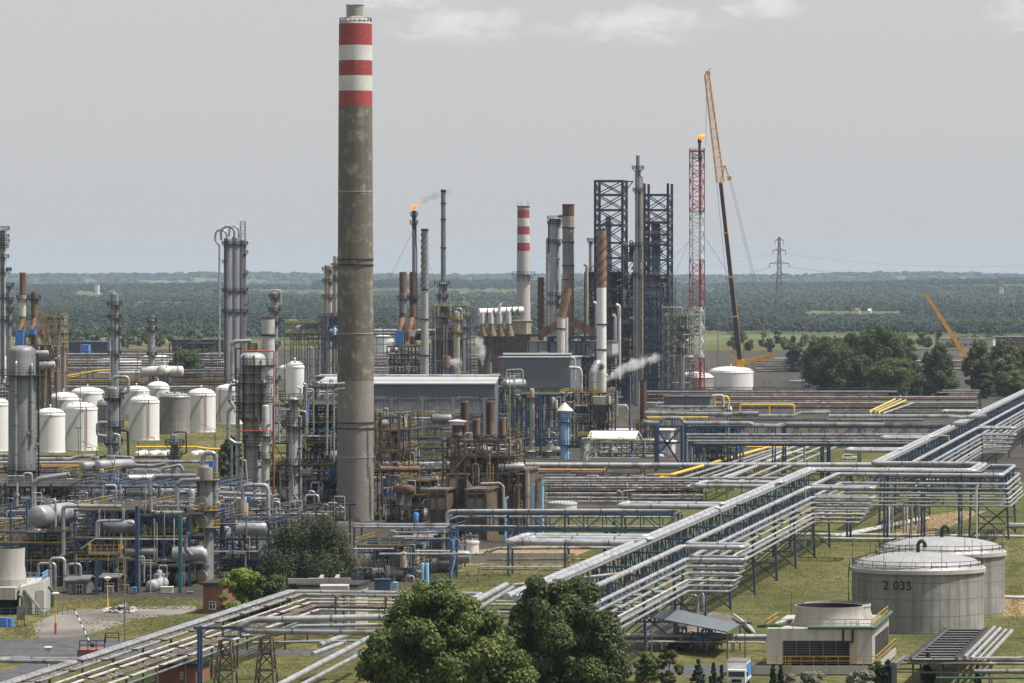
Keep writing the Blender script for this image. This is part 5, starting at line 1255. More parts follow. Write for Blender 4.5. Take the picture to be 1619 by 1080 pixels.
# ------------------------------------------------------------------ centre: far stacks, towers and flares
emit('flame', (1.0, 0.16, 0.02), 1.6)
emit('flame_core', (1.0, 0.3, 0.05), 2.5)
def plume(pts, r0, r1, d, mt, label, name='steam'):
    """a puff drifting from the first to the last point; density thins towards its rim and its far end"""
    a, b_ = P(pts[0][0], pts[0][1], d), P(pts[-1][0], pts[-1][1], d); L = (b_ - a).length; r0 *= S(d); r1 *= S(d)
    col, dens = ((0.97, 0.97, 0.98), 0.5) if mt == 'steam' else ((0.03, 0.03, 0.03), 0.14)
    m = bpy.data.materials.new(name); m.use_nodes = True; t = m.node_tree; t.nodes.clear()
    tc = N(t, 'ShaderNodeTexCoord'); n = N(t, 'ShaderNodeTexNoise', i_Scale=1.6 / r1, i_Detail=5.0, i_Roughness=.62, i_Distortion=.4); t.links.new(tc.outputs['Object'], n.inputs['Vector'])
    sp = N(t, 'ShaderNodeSeparateXYZ'); t.links.new(tc.outputs['Object'], sp.inputs[0])
    x = math_(t, 'DIVIDE', sp.outputs[0], L, clamp=True)
    rr = math_(t, 'SQRT', math_(t, 'ADD', math_(t, 'MULTIPLY', sp.outputs[1], sp.outputs[1]), math_(t, 'MULTIPLY', sp.outputs[2], sp.outputs[2])))
    q = math_(t, 'DIVIDE', rr, math_(t, 'ADD', r0, math_(t, 'MULTIPLY', x, r1 - r0)))
    v = math_(t, 'SUBTRACT', math_(t, 'ADD', n.outputs[0], 0.32), math_(t, 'ADD', math_(t, 'MULTIPLY', q, 0.42), math_(t, 'MULTIPLY', math_(t, 'POWER', x, 3.0), 0.3)))
    mr = N(t, 'ShaderNodeMapRange', n_1=.50, n_2=.80, n_4=dens); t.links.new(v, mr.inputs[0])
    pv = N(t, 'ShaderNodeVolumePrincipled'); pv.inputs['Color'].default_value = (*col, 1); pv.inputs['Density Attribute'].default_value = ''
    t.links.new(mr.outputs[0], pv.inputs['Density']); o_ = N(t, 'ShaderNodeOutputMaterial'); t.links.new(pv.outputs[0], o_.inputs['Volume'])
    mb = MB(); mb.tube([(0, 0, 0), (L, 0, 0)], r0, 14, r1=r1)
    me = mesh_from(name, mb, m, (0, 0, 0)); o = link_mesh(name, me, a); o.rotation_euler = (b_ - a).to_track_quat('X', 'Z').to_euler()
    return tag(o, label, name, None, 'stuff')

def flame(px, py, d, w_, h_, lean, label):
    s = S(d); c = P(px, py, d); t = thing('flame', c, label, 'flame')
    for (nm, k, mm) in (('flame_tongue', 1.0, 'flame'), ('flame_core', .6, 'flame_core')):
        m = MB()
        m.lathe(c - V((0, k * .1, 0)), [(.3 * w_ * s * k, 0), (.55 * w_ * s * k, .3 * h_ * s * k), (.42 * w_ * s * k, .6 * h_ * s * k), (.2 * w_ * s * k, .85 * h_ * s * k), (.01, h_ * s * k)], 12, axis=V((lean, 0, 1)))
        m.v = [(x + .25 * w_ * s * math.sin(z * 1.7), y, z) for (x, y, z) in m.v]
        part(nm, m, mm, t)

# left of / behind the great chimney
column(519, 12, 418, 1700, 'pale yellow process tower just left of the great chimney', 'shell_beige', [(427, 1.7), (445, 1.6), (470, 1.5), (500, 1.5)], risers=[(-8, 480, 520, 1.3, 'alu_white', .3)])
column(530.5, 8, 404, 1705, 'slim grey tower touching the great chimney', 'shell_light', [(421, 1.8), (440, 1.6)])
m = MB(); m.lathe(P(528, 540, 1690) , [(11 * S(1690), 0), (11 * S(1690), 15 * S(1690)), (5 * S(1690), 45 * S(1690))], 4, smooth=False); obj('furnace_hood', m, 'rust_dark', 'rusty brown tapered furnace hood left of the great chimney', 'furnace hood')
steel_frame(503, 548, 1680, 14, [500, 515, 530, 550], 'blue grey pipe structure under the pale yellow tower', 'blue_grey', 'steel_grey', 4, clutter=36, th=.4, cl_mats=['alu', 'light_blue', 'alu_dark', 'pipe_grey', 'rust'], stairs=False)
# brown pair, flare, twisted, thin
stack(637.5, 11, 430, 1650, 'brown topped grey flue stack, the one left of the flare pipe', [(463, 'rust'), (495, 'tank_grey'), (None, 'rust_dark')], ybase=545, plats=[(472, 1.7)], ladder=-.8)
stack(653, 11, 430, 1655, 'all brown rusty flue stack carrying the thin flare pipe', [(480, 'rust_dark'), (None, 'rust')], ybase=545, plats=[(472, 1.7)], ladder=.9, collars=(502,))
for (x, lb) in ((634, 'the brown topped stack'), (649, 'the all brown stack')):
    m = MB(); m.tube([P(x + 3, 505, 1648), P(x, 515, 1645), P(x - 4, 527, 1643), P(x - 4, 540, 1643)], 5 * S(1648), 10, r1=3.5 * S(1648)); obj('flue_duct', m, 'rust', 'bent brown duct at the foot of ' + lb, 'duct')
cabin(625, 638, 524, 546, 1630, 'bright_blue', 'bright blue fan housing below the brown stacks', 4)
cabin(648, 656, 523, 532, 1632, 'dirty_white', 'pale box below the all brown stack')
cabin(656, 668, 528, 538, 1634, 'black', 'black box left of the spiral stack')
steel_frame(612, 668, 1625, 14, [547, 560, 575, 590], 'dark frame carrying the brown stacks and the blue fan housing', 'steel_dark', 'steel_brown', 5, clutter=50, th=.4, cl_mats=['alu', 'alu_dark', 'pipe_brown', 'steel_dark', 'pipe_grey'], stairs=False)
t_ = stack(654.5, 6, 333, 1720, 'sooty flare pipe with a small burning tip', [(362, 'steel_dark'), (None, 'shell')], ybase=500, plats=[(340, 2.0), (353, 2.2)], ladder=.9, name='flare_stack', cat='flare stack')
m = MB(); m.tube([P(659, 520, 1718), P(659, 398, 1718), P(658, 386, 1718), P(657, 350, 1718)], 1.0 * S(1718), 6); part('side_pipe', m, 'steel_dark', t_)
flame(653, 331, 1720, 6, 12, 1.0, 'small orange flame on the sooty flare pipe')
plume([(657, 324), (668, 318), (682, 312), (712, 300)], 3, 17, 1720, 'dark_smoke', 'thin dark smoke drifting right from the small flare flame', 'smoke')
for (x0, x1, y1, lb) in ((653, 596, 480, 'thin guy wire slanting left from the sooty flare pipe'), (656, 700, 470, 'thin guy wire slanting right from the sooty flare pipe')):
    m = MB(); m.beam(P(x0, 365, 1720), P(x1, y1, 1700), .11); obj('guy_wire', m, 'cable', lb, 'guy wire')
stack(671.5, 10, 362, 1600, 'pale spiral finned stack standing before the brown stacks', [(458, 'tank_grey'), (None, 'concrete')], wbase=13, ybase=600, spiral=(456, 366, 3.0, 3, 'steel_grey'), cap=(3, 1.25, 'steel_dark'), collars=(458, 505, 562))
stack(701, 7.4, 300, 1750, 'very tall thin grey stack with ring collars', [(None, 'alu_dark')], wbase=8.2, ybase=447, collars=(303, 322, 347, 392), cap=(3, 1.15, 'steel_dark'))
column(699, 13, 446, 1748, 'stubby grey tower under the very tall thin stack', 'shell', [(449, 1.9), (470, 1.5), (500, 1.7)], risers=[(7, 450, 540, 1.2, 'steel_grey', .5)], rails=True)
steel_frame(684, 732, 1735, 16, [484, 500, 518, 536], 'grey green process structure below the thin stack', 'steel_grey', 'lime', 4, clutter=60, th=.35, cl_mats=['alu', 'shell_beige', 'alu_dark', 'pipe_grey', 'alu_white'], stairs=False)
column(722, 10, 492, 1730, 'short beige vessel with pipes right of the thin stack', 'shell_beige', [(505, 1.7), (525, 1.7)], pm='yellow', overhead=[(0, 494), (0, 488), (8, 488), (8, 505)], ohr=1.6)
building(682, 726, 527, 1745, 14, 'grey clad boiler house below the thin stack', 'cladding', 'steel_dark')
# red-white chimney
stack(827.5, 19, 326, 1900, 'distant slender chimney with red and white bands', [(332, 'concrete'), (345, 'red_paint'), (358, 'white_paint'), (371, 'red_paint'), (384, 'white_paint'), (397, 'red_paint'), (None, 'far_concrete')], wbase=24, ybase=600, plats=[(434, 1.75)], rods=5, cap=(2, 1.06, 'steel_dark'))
# white twin headers over brown cones
def duct_header(y, x0, x1, d, downs, lb):
    t = thing('duct_header', P((x0 + x1) / 2, 560, d), lb, 'duct header'); s = S(d)
    m = MB(); m.tube([P(x0, y, d), P(x1, y - 1, d + 4)], 6.2 * s, 16); part('header', m, 'white', t)
    for i in range(4):
        m = MB(); q = P(x0 + (x1 - x0) * (i + .3) / 4, y, d + 1); m.lathe(q, [(6.8 * s, -.2), (6.8 * s, .2)], 16, axis=(1, 0, 0)); part('flange', m, 'steel_grey', t)
    for x in downs:
        m = MB(); m.tube([P(x, y, d), P(x, 512, d)], 4.6 * s, 12); part('downcomer', m, 'dirty_white', t)
        m = MB(); m.tube([P(x, 512, d), P(x + 1, 518, d), P(x + 3, 532, d)], 3.4 * s, 12, r1=6.4 * s); part('hood', m, 'rust_light', t)
duct_header(494, 757, 800, 1700, (762, 776), 'white duct header on brown hoods, the left one')
duct_header(492, 789, 826, 1690, (790, 804), 'white duct header on brown hoods, the right one')
t_ = building(756, 838, 530, 1705, 20, 'soot darkened boiler block under the white duct headers', 'furnace', 'steel_dark')
building(810, 832, 508, 1715, 12, 'small beige block beside the right white duct header', 'shell_beige', 'shell_beige')
pipe([(790, 497), (790, 484), (794, 480)], 2.6, 1688, 'white', 'round white valve stub on the right duct header')
# right of it
stack(855, 9, 439, 1800, 'slim brown spiral stack right of the banded chimney', [(None, 'rust')], ybase=545, spiral=(520, 444, 2.5, 3, 'rust_dark'), cap=(2, 1.2, 'steel_dark'))
stack(866.5, 6, 376, 1810, 'thin white spiral stack beside the platformed tower', [(None, 'alu_white')], ybase=545, spiral=(430, 380, 2.0, 3, 'steel_grey'))
column(877.5, 18.5, 343, 1800, 'tall pale tower with platforms and masts on its head', 'shell_light', [(346, 1.35), (353, 1.3), (383, 1.2), (467, 1.25), (480, 1.2)], risers=[(-10, 350, 400, 1.2, 'steel_dark', .2)], overhead=[(5, 350), (5, 341), (14, 341), (16, 348)], ohr=2.4, ohm='alu_dark')
stack(898.5, 19, 323, 1795, 'broad beige stack with a rusty brown crown', [(342, 'rust_dark'), (360, 'shell_beige'), (430, 'tank_grey'), (None, 'shell_beige')], wbase=18, ybase=560, collars=(360, 383, 420, 442), cap=(2, 1.05, 'rust_dark'))
m = MB(); m.tube([P(898, 455, 1640), P(893, 478, 1640), P(887, 502, 1640)], 7 * S(1640), 14, bend=0); obj('flue_duct', m, 'rust_light', 'slanting orange brown duct in front of the beige stack', 'duct')
stack(887, 13, 500, 1640, 'pale flue below the slanting orange duct', [(None, 'dirty_white')], ybase=600, collars=(520,))
stack(894, 9, 502, 1646, 'narrow pale flue tucked behind the one under the orange duct', [(None, 'alu_white')], ybase=600)
stack(903, 8, 432, 1790, 'rusty beige pipe stack leaning on the beige stack', [(None, 'rust_light')], ybase=545)
# ribbed furnace with two sloped hoods
t_ = building(834, 968, 541, 1650, 16, 'wide ribbed pale furnace box with a rusty roof line', 'cladding_pale', 'rust', zb=Zof(562, 1650))
for i in range(9):
    m = MB(); x = Xof(836 + 15 * i, 1650); m.beam((x, 1649.9, Zof(561, 1650)), (x, 1649.9, Zof(542, 1650)), .3); part('rib', m, 'steel_dark', t_)
for (x0, y0, x1, y1, lb) in ((853, 530, 884, 512, 'left'), (945, 529, 906, 509, 'right')):
    m = MB(); a_, b_ = P(x0, y0, 1648), P(x1, y1, 1648); m.beam(a_, b_, 4.0, 14 * S(1648) * .9); obj('sloped_duct', m, 'rust', 'brown ribbed duct sloping up to the pale flue, %s one' % lb, 'duct')
steel_frame(868, 945, 1646, 10, [532, 562], 'blue steel portal before the ribbed furnace box', 'navy', 'steel_grey', 3, clutter=12, th=.7, stairs=False, rails=False)
steel_frame(840, 965, 1630, 20, [565, 580, 600], 'dark pipe jungle under the ribbed furnace box', 'steel_dark', 'steel_brown', 7, clutter=80, th=.4, cl_mats=['alu', 'alu_dark', 'pipe_brown', 'steel_dark', 'pipe_grey', 'alu_white'], stairs=False)
# white flue with rusty spiral top
stack(951, 15, 362, 1470, 'tall flue with a rusty spiral top and a white lower half', [(455, 'rust_light'), (590, 'white'), (None, 'dirty_white')], wbase=15.5, ybase=632, spiral=(450, 372, 1.6, 3, 'rust_dark'), collars=(513, 553), cap=(2, 1.06, 'rust_dark'))
m = MB(); m.tube([P(951, 580, 1468), P(945, 572, 1466), P(937, 590, 1464), P(937, 618, 1464)], 6 * S(1466), 14, bend=9 * S(1466)); obj('flue_duct', m, 'alu', 'shiny elbow duct feeding the white flue', 'duct')
stack(937, 12, 606, 1462, 'short beige stub below the shiny elbow duct', [(None, 'shell_beige')], ybase=640)
# dark blue lattice towers
def lattice_tower(x0, x1, ytop, ybase, d, depth, lev, lb, mt='navy', plat=(), extra=None):
    a, b_ = Xof(x0, d), Xof(x1, d); zb, zt = Zof(ybase, d), Zof(ytop, d); t = thing('lattice_tower', ((a + b_) / 2, d + depth / 2, zb), lb, 'lattice tower')
    th = .95
    def q(i, j, z): return V((a + (b_ - a) * i, d, z)) + U * (depth * j)
    for i in (0, 1):
        for j in (0, 1):
            m = MB(); m.beam(q(i, j, zb), q(i, j, zt), th); part('leg', m, mt, t)
    zs = [zb] + [Zof(y, d) for y in lev[::-1]]
    for k in range(1, len(zs)):
        m = MB(); z = zs[k]
        for (p, q_) in (((0, 0), (1, 0)), ((1, 0), (1, 1)), ((1, 1), (0, 1)), ((0, 1), (0, 0))): m.beam(q(p[0], p[1], z), q(q_[0], q_[1], z), th * .8)
        part('ring_beam', m, mt, t)
        m = MB(); z0 = zs[k - 1]
        for (p, q_) in (((0, 0), (1, 0)), ((1, 0), (1, 1)), ((1, 1), (0, 1)), ((0, 1), (0, 0))):
            m.beam(q(p[0], p[1], z0), q(q_[0], q_[1], z), th * .42); m.beam(q(q_[0], q_[1], z0), q(p[0], p[1], z), th * .42)
        part('brace', m, mt, t)
    for y in plat:
        z = Zof(y, d); m = MB(); c = q(.5, .5, z); m.box(c, (b_ - a, depth, .15)); po = part('platform', m, 'steel_dark', t)
        m = MB(); m.rail([q(0, 1, z), q(0, 0, z), q(1, 0, z), q(1, 1, z)], 1.3, .16, step=2.2); part('railing', m, 'yellow', po)
    return t
lattice_tower(941, 984, 285, 640, 1780, 12, [286, 308, 332, 356, 384, 408, 432, 460, 490, 520, 550, 580, 610], 'dark blue open lattice tower, taller left one of two', plat=(432, 486, 540))
lattice_tower(1019, 1056, 290, 640, 1750, 12, [308, 332, 352, 371, 387, 411, 436, 460, 486, 510, 540, 570, 600], 'dark blue open lattice tower around a grey column, right one of two', plat=(350, 371, 387, 436, 486, 540))
m = MB(); m.beam(P(984, 287, 1786), P(1001, 287, 1786), .5); m.beam(P(984, 308, 1786), P(1001, 287, 1786), .4); obj('crane_beam', m, 'navy', 'blue bracket beam jutting right from the taller blue tower', 'beam')
steel_frame(984, 1020, 1765, 14, [388, 412, 436, 462, 486, 512, 540, 566], 'dark connecting frame between the two blue towers', 'navy', 'yellow', 2, clutter=60, th=.5, cl_mats=['steel_dark', 'pipe_brown', 'alu_dark', 'pipe_grey', 'steel_dark'], stairs=False, vessels=2, pr=(.15, .5))
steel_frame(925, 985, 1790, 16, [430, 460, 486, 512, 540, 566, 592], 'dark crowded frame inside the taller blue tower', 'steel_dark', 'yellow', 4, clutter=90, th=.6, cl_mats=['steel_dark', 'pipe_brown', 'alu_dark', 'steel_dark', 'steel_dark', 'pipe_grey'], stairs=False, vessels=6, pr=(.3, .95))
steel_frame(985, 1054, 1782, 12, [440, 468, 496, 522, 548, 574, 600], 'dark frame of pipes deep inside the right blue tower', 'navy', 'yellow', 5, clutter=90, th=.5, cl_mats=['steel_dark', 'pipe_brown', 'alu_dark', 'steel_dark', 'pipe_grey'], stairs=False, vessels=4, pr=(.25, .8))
steel_frame(1016, 1058, 1742, 5, [452, 470, 490, 510, 530, 550, 570, 590], 'scaffold decks wrapped round the right blue tower', 'blue', 'steel_grey', 6, clutter=30, th=.3, cl_mats=['steel_dark', 'alu_dark', 'shell_beige'], stairs=False, vessels=0, deck=False)
column(962, 9, 342, 1786, 'sooty column inside the taller blue tower', 'shell', [(356, 1.6), (432, 1.6)], segs=[(400, 12)])
column(1037, 15, 353, 1756, 'grey column caged by the right blue tower', 'shell', [(400, 1.4), (460, 1.3)])
column(1008.5, 9, 268, 1700, 'very tall slim column with a railed ring near its top', 'shell', [(267, 2.3), (302, 1.8), (388, 1.5), (436, 1.6)], overhead=[(0, 270), (0, 246)], ohr=3.0, ohm='shell', risers=[(7, 280, 640, 1.4, 'shell_beige', .4), (-6, 400, 640, 1.2, 'alu', .6), (4, 300, 600, .8, 'rust', 1)])
column(934, 6, 380, 1795, 'thin pale riser column left of the taller blue tower', 'shell_light', [(381, 2.0), (455, 1.8)], ladder=None)
plume([(957, 344), (959, 338), (962, 330), (970, 314)], 3, 12, 1786, 'dark_smoke', 'faint dark smoke above the sooty column', 'smoke')
# scaffolded works right of the blue towers
steel_frame(1050, 1090, 1720, 14, [500, 520, 545, 570, 595], 'scaffolded grey process structure beside the flare tower', 'steel_grey', 'lime', 4, clutter=70, th=.28, cl_mats=['alu_dark', 'shell_beige', 'alu', 'pipe_grey'], stairs=False)
column(1078, 9, 515, 1715, 'small dark column inside the scaffolded structure', 'shell', [(520, 1.7), (535, 1.7), (555, 1.6)])
for (x, d_) in ((1064, 1712), (1052, 1700)):
    m = MB(); m.lattice(P(x, 640, d_), P(x, 440 if x == 1064 else 480, d_), 2.2, 2.2, 24, .14, thb=.1); obj('scaffold_tower', m, 'steel_grey', 'thin scaffold tower, %s beside the right blue tower' % ('taller one' if x == 1064 else 'shorter one'), 'scaffold')
pipe([(1046, 486), (1078, 486), (1079, 500)], 1.0, 1740, 'alu_white', 'thin white pipe reaching right from the blue tower')
for (x, w_, y0, y1, lb) in ((928, 5, 420, 560, 'first'), (943, 5, 480, 560, 'second'), (973, 6, 500, 590, 'third'), (979, 6, 484, 600, 'fourth')):
    pipe([(x, y1), (x, y0), (x - 5, y0 - 2)], w_ / 2, 1690, 'alu_white' if x != 928 else 'shell_beige', 'pale vertical pipe before the blue towers, %s from the left' % lb)
plume([(957, 600), (966, 594), (985, 588), (1044, 558)], 6, 25, 1440, 'steam', 'white steam blowing right from the white flue foot', 'steam')
plume([(764, 578), (763, 568), (758, 557), (755, 530)], 3, 20, 1560, 'steam', 'white steam curling up left of the white dome', 'steam')
plume([(706, 572), (714, 572), (732, 574)], 7, 14, 1540, 'steam', 'thin steam cloud around the rusty vent', 'steam')
plume([(774, 573), (774, 562), (776, 556)], 1.0, 2.2, 1560, 'steam', 'small steam wisp beside the white dome', 'steam')
# white domed tank, vent on blue legs, grey stub
storage_tank(776, 800, 567, 640, 557, 'white domed tank behind the grey clad box hall', stair=False, group=None, redpipe=None)
t_ = thing('vent_drum', P(706, 600, 1540), 'rusty vent drum on a blue frame giving off steam', 'vent')
m = MB(); m.lathe(P(706, 581, 1540), [(6.5 * S(1540), 0), (6.5 * S(1540), 18 * S(1540))], 20); part('drum', m, 'rust_light', t_)
for k in (-1, 1):
    m = MB(); m.beam(P(706 + k * 7, 600, 1540), P(706 + k * 7, 580, 1540), .8); part('leg', m, 'blue', t_)
m = MB(); m.beam(P(698, 580.5, 1540), P(714, 580.5, 1540), .8); part('beam', m, 'blue', t_)
stack(774, 7, 573, 1545, 'short grey vent stub beside the white domed tank', [(None, 'tank_grey')], ybase=600)
# far background racks in the centre
rack(1780, 590, 830, [566, 580], 615, 'far pipe rack behind the long grey hall', 'steel_grey', 8, 10)
pipe_row(1780, [(562, 592, 835, 1.4, 'alu'), (567, 592, 780, 1.6, 'pipe_grey'), (572, 592, 780, 1.3, 'alu_dark'), (577, 592, 780, 1.5, 'pipe_brown'), (582, 592, 780, 1.4, 'pipe_grey'), (587, 592, 780, 1.3, 'alu_dark')], '# pipe from the top on the far rack behind the long grey hall', group='pipes behind the long grey hall')
rack(2050, 590, 790, [532, 544], 575, 'pipe bridge in the distance right of the great chimney', 'steel_grey', 8, 12)
pipe_row(2050, [(522, 592, 690, 1.6, 'alu_white'), (527, 592, 640, 1.6, 'alu'), (533, 592, 760, 1.4, 'alu_dark')], '# pipe from the top on the distant bridge right of the great chimney', group='pipes of the distant bridge')
pipe([(612, 605), (612, 560), (618, 559), (625, 559)], 1.3, 1500, 'alu', 'silver pipe turning right beside the dark frame')
m = MB(); m.lattice(P(741, 600, 1560), P(741, 503, 1560), 1.6, 1.0, 12, .2, thb=.14); t_ = thing('floodlight_mast', P(741, 600, 1560), 'blue lattice floodlight mast left of the white duct headers', 'floodlight mast'); part('mast', m, 'blue_grey', t_)
m = MB(); m.box(P(741, 501, 1560), (4, 1.5, .3))
part('platform', m, 'steel_dark', t_)
for k in (-1.6, -.6, .6, 1.6):
    m = MB(); m.box(P(741, 501, 1560) + V((k, -.6, .7)), (.7, .4, .7)); part('lamp', m, 'steel_grey', t_)
lamp_post(606, 492, 1900, 'yellowish floodlight pole right of the great chimney', 'blue_grey', 'flood')
lamp_post(859, 474, 2600, 'distant floodlight mast beside the brown spiral stack', 'steel_grey', 'flood')
# ------------------------------------------------------------------ centre: halls, furnaces, near racks
def long_hall():
    d = 1185; s = S(d); x0, x1 = 505, 782; t = thing('process_hall', P(644, 735, d), 'long grey hall with a pale roof and open lower storeys', 'hall')
    X0, X1 = Xof(x0, d), Xof(x1, d); z = lambda y: Zof(y, d); dep = 26
    m = MB(); m.add([(X0 - 1, d - .8, z(606)), (X1 + .4, d - .8, z(606)), (X1 + 1.4, d + 10, z(598) + .7), (X0 + 2, d + 10, z(598) + .7), (X0 - 1, d - .8, z(606) - .3), (X1 + .4, d - .8, z(606) - .3), (X1 + 1.4, d + dep, z(606)), (X0 + 3, d + dep, z(606))], [(0, 1, 2, 3), (4, 5, 1, 0), (3, 2, 6, 7)]); part('roof', m, 'roof_pale', t)
    m = MB(); m.box(((X0 + X1) / 2, d + .6, (z(607) + z(628)) / 2), (X1 - X0, 1.2, z(607) - z(628) - .3)); part('fascia', m, 'cladding', t)
    m = MB(); m.add([(X1 + .02, d, z(607)), (X1 + .02, d, z(720)), (X1 + .9, d + dep, z(720)), (X1 + .9, d + dep, z(607)), (X1 + .9, d + 10, z(598))], [(0, 1, 2, 3, 4)]); part('end_wall', m, 'cladding', t)
    for (ya, yb, mm, off) in ((632, 652, 'window_grey', 2.5), (652.5, 667, 'window_grey', 4), (668, 690, 'window_grey', 4), (691, 706, 'cladding_pale', 4), (706.5, 719, 'window_grey', 4), (720, 745, 'concrete', 1)):
        m = MB(); m.box(((X0 + X1) / 2, d + off + .5, (z(ya) + z(yb)) / 2), (X1 - X0 - .6, 1, z(ya) - z(yb) - .12)); part('wall_panel', m, mm, t)
    for y in (630, 653, 667.5, 690.5, 706, 719.6):
        m = MB(); m.box(((X0 + X1) / 2, d + 1.4, z(y)), (X1 - X0 - .4, 2.0, .35)); part('floor_edge', m, 'cladding_pale', t)
        if y > 660:
            m = MB(); m.rail([(Xof(590, d), d + .5, z(y) + .15), (X1 - .5, d + .5, z(y) + .15)], 1.2, .09, step=2.4); part('railing', m, 'lime' if y > 680 else 'steel_grey', t)
    for i in range(7):
        x = Xof(521 + 49 * i - 0, d) if 521 + 49 * i < 782 else None
        if x is None: continue
        m = MB(); m.beam((x, d + .3, z(745)), (x, d + .3, z(628)), .5)
        for k in (-1, 1): m.beam((x, d + .3, z(634)), (x + k * 1.4, d + .3, z(629)), .25)
        part('post', m, 'cladding_pale', t)
    m = MB()
    for i in range(80):
        x = X0 + 1 + (X1 - X0 - 2) * i / 79; m.beam((x, d + .9, z(628.5)), (x, d + .9, z(632)), .22)
    part('louvre', m, 'steel_dark', t)
    m = MB(); m.tube([(X0, d + 3, z(594)), (X1 + 1.5, d + 3, z(594.4))], .32, 8); part('ridge_pipe', m, 'alu_white', t)
    return t
long_hall()
building(500, 540, 596, 1240, 12, 'small grey roof block behind the left end of the long hall', 'cladding', 'roof_pale')
def box_hall():
    d = 1370; t = building(790, 902, 566, d, 22, 'windowless blue grey clad box hall raised on columns', 'cladding', 'roof_pale', zb=Zof(614, d))
    for i in range(6):
        m = MB(); x = Xof(795 + 20.5 * i, d); m.beam((x, d + 1, 0), (x, d + 1, Zof(614, d)), .6); part('column_leg', m, 'steel_dark', t)
    m = MB(); m.box((Xof(846, d), d + 9, Zof(640, d)), (Xof(900, d) - Xof(795, d), 12, Zof(615, d) - Zof(670, d))); part('lower_wall', m, 'cladding_pale', t)
    m = MB(); m.box((Xof(850, d) , d + 14, Zof(561, d)), (Xof(905, d) - Xof(795, d), 8, .5)); part('roof_walkway', m, 'roof_pale', t)
    m = MB(); m.box((Xof(850, d) , d + 14, Zof(563.5, d)), (Xof(903, d) - Xof(797, d), 7, .8)); part('roof_plinth', m, 'steel_dark', t)
box_hall()
pipe([(900, 581), (917, 582), (919, 590), (919, 640)], 2.6, 1360, 'alu_white', 'silver pipe turning down beside the grey clad box hall')
pipe([(905, 565), (909, 568), (909, 602)], 1.6, 1362, 'alu_white', 'thin silver pipe hugging the corner of the box hall')
# yellow stair beside the box hall
t_ = thing('yellow_stair', P(868, 645, 1340), 'yellow railed stair flight climbing right below the box hall', 'stair')
for (xa, ya, xb, yb) in ((858, 643, 894, 621), (858, 664, 886, 648)):
    m = MB(); a_, b_ = P(xa, ya, 1340), P(xb, yb, 1340)
    for o in (0, 1.2):
        m.beam(a_ + U * o, b_ + U * o, .15, .3); m.rail([a_ + U * o, b_ + U * o], 1.3, .13, step=1.6)
    part('flight', m, 'yellow', t_)
m = MB(); a_, b_ = P(894, 621, 1340), P(908, 621, 1340); m.box(a_.lerp(b_, .5) + V((0, 1, 0)), (b_.x - a_.x, 2.5, .15)); m.rail([a_, b_], 1.3, .13, step=1.3); part('landing', m, 'yellow', t_)
# light blue stack and the blue-and-lime unit
stack(893, 13.5, 650, 1205, 'light blue stack with a white conical rain cap', [(None, 'light_blue')], wbase=14.5, ybase=751, plats=[(667, 1.7), (703, 1.6)], cone=(14, 2), ladder=.8)
steel_frame(800, 886, 1230, 16, [623, 646, 679, 692, 712], 'blue steel unit with lime green railings left of the light blue stack', 'blue', 'lime', 5, clutter=80, th=.4, vessels=4, cl_mats=['alu', 'alu_white', 'blue', 'pipe_grey', 'alu'])
steel_frame(778, 812, 1225, 12, [598, 618, 640], 'lime railed platform around the shiny round drum', 'teal', 'lime', 2, clutter=24, th=.35, stairs=False)
drum(795, 607, 7.5, 1215, 7, 'shiny fat drum high on the lime railed platform', axis=V((.8, .6, 0)), mt='alu')
pipe([(801, 602), (801, 585), (824, 584), (827, 588), (827, 605)], 1.1, 1210, 'alu', 'thin hooked silver pipe over the shiny fat drum')
column(841, 8, 614, 1222, 'slim silver vessel among the blue columns', 'shell_light', [(628, 1.7)], pm='yellow')
for i, (x, y0, y1, mm) in enumerate(((825, 630, 690, 'blue'), (832, 636, 690, 'blue'), (848, 624, 700, 'blue'), (855, 626, 700, 'blue'))):
    m = MB(); m.beam(P(x, y1 + 20, 1221), P(x, y0, 1221), .5); obj('steel_post', m, mm, 'bright blue steel column near the light blue stack, %s from the left' % ('first', 'second', 'third', 'fourth')[i], 'post')
pipe([(848, 661), (848, 653)], 2.6, 1219, 'red_pipe', 'small red vessel hanging between the blue columns')
pipe([(806, 745), (806, 588)], .8, 1205, 'lime', 'pale green standpipe left of the blue steel unit')
for (x, lb) in ((840, 'left'), (868, 'right')):
    column(x, 16 if x == 840 else 13, 712, 1215, 'stout grey drum under the lime railings, %s one of two' % lb, 'shell_light', [(714, 1.5)], pm='lime', overhead=[(0, 714), (2, 700), (5, 700)], ohr=3, zb=0)
column(925, 14, 692, 1200, 'grey vertical vessel with a lime railed top right of the light blue stack', 'shell_light', [(690, 1.7)], pm='lime', lm='lime', ladder=.9)
steel_frame(905, 962, 1290, 14, [621, 640, 668], 'dark steel bay with louvred coolers right of the conical cap', 'steel_dark', 'yellow', 4, clutter=50, th=.35, cl_mats=['alu', 'alu_dark', 'steel_dark', 'pipe_grey'])
cabin(938, 957, 628, 640, 1285, 'concrete', 'beige louvred housing above the dark cooler boxes', 6)
cabin(938, 958, 642, 652, 1284, 'steel_dark', 'upper dark cooler box right of the conical cap', 6)
cabin(938, 958, 655, 664, 1284, 'steel_dark', 'lower dark cooler box right of the conical cap', 6)
pipe([(976, 658), (976, 618)], 1.5, 1280, 'alu', 'silver standpipe right of the dark cooler boxes')
pipe([(977, 641), (990, 641), (993, 648), (990, 660)], 2.0, 1278, 'alu', 'silver gooseneck pipe right of the dark cooler boxes')
pipe([(996, 690), (996, 592)], 1.8, 1300, 'blue_grey', 'blue post standing left of the dark maroon flue')
stack(1017, 10.5, 601, 1290, 'dark maroon flue stack rising from rusty works', [(None, 'rust_dark')], ybase=673, cap=(2, 1.08, 'steel_dark'))
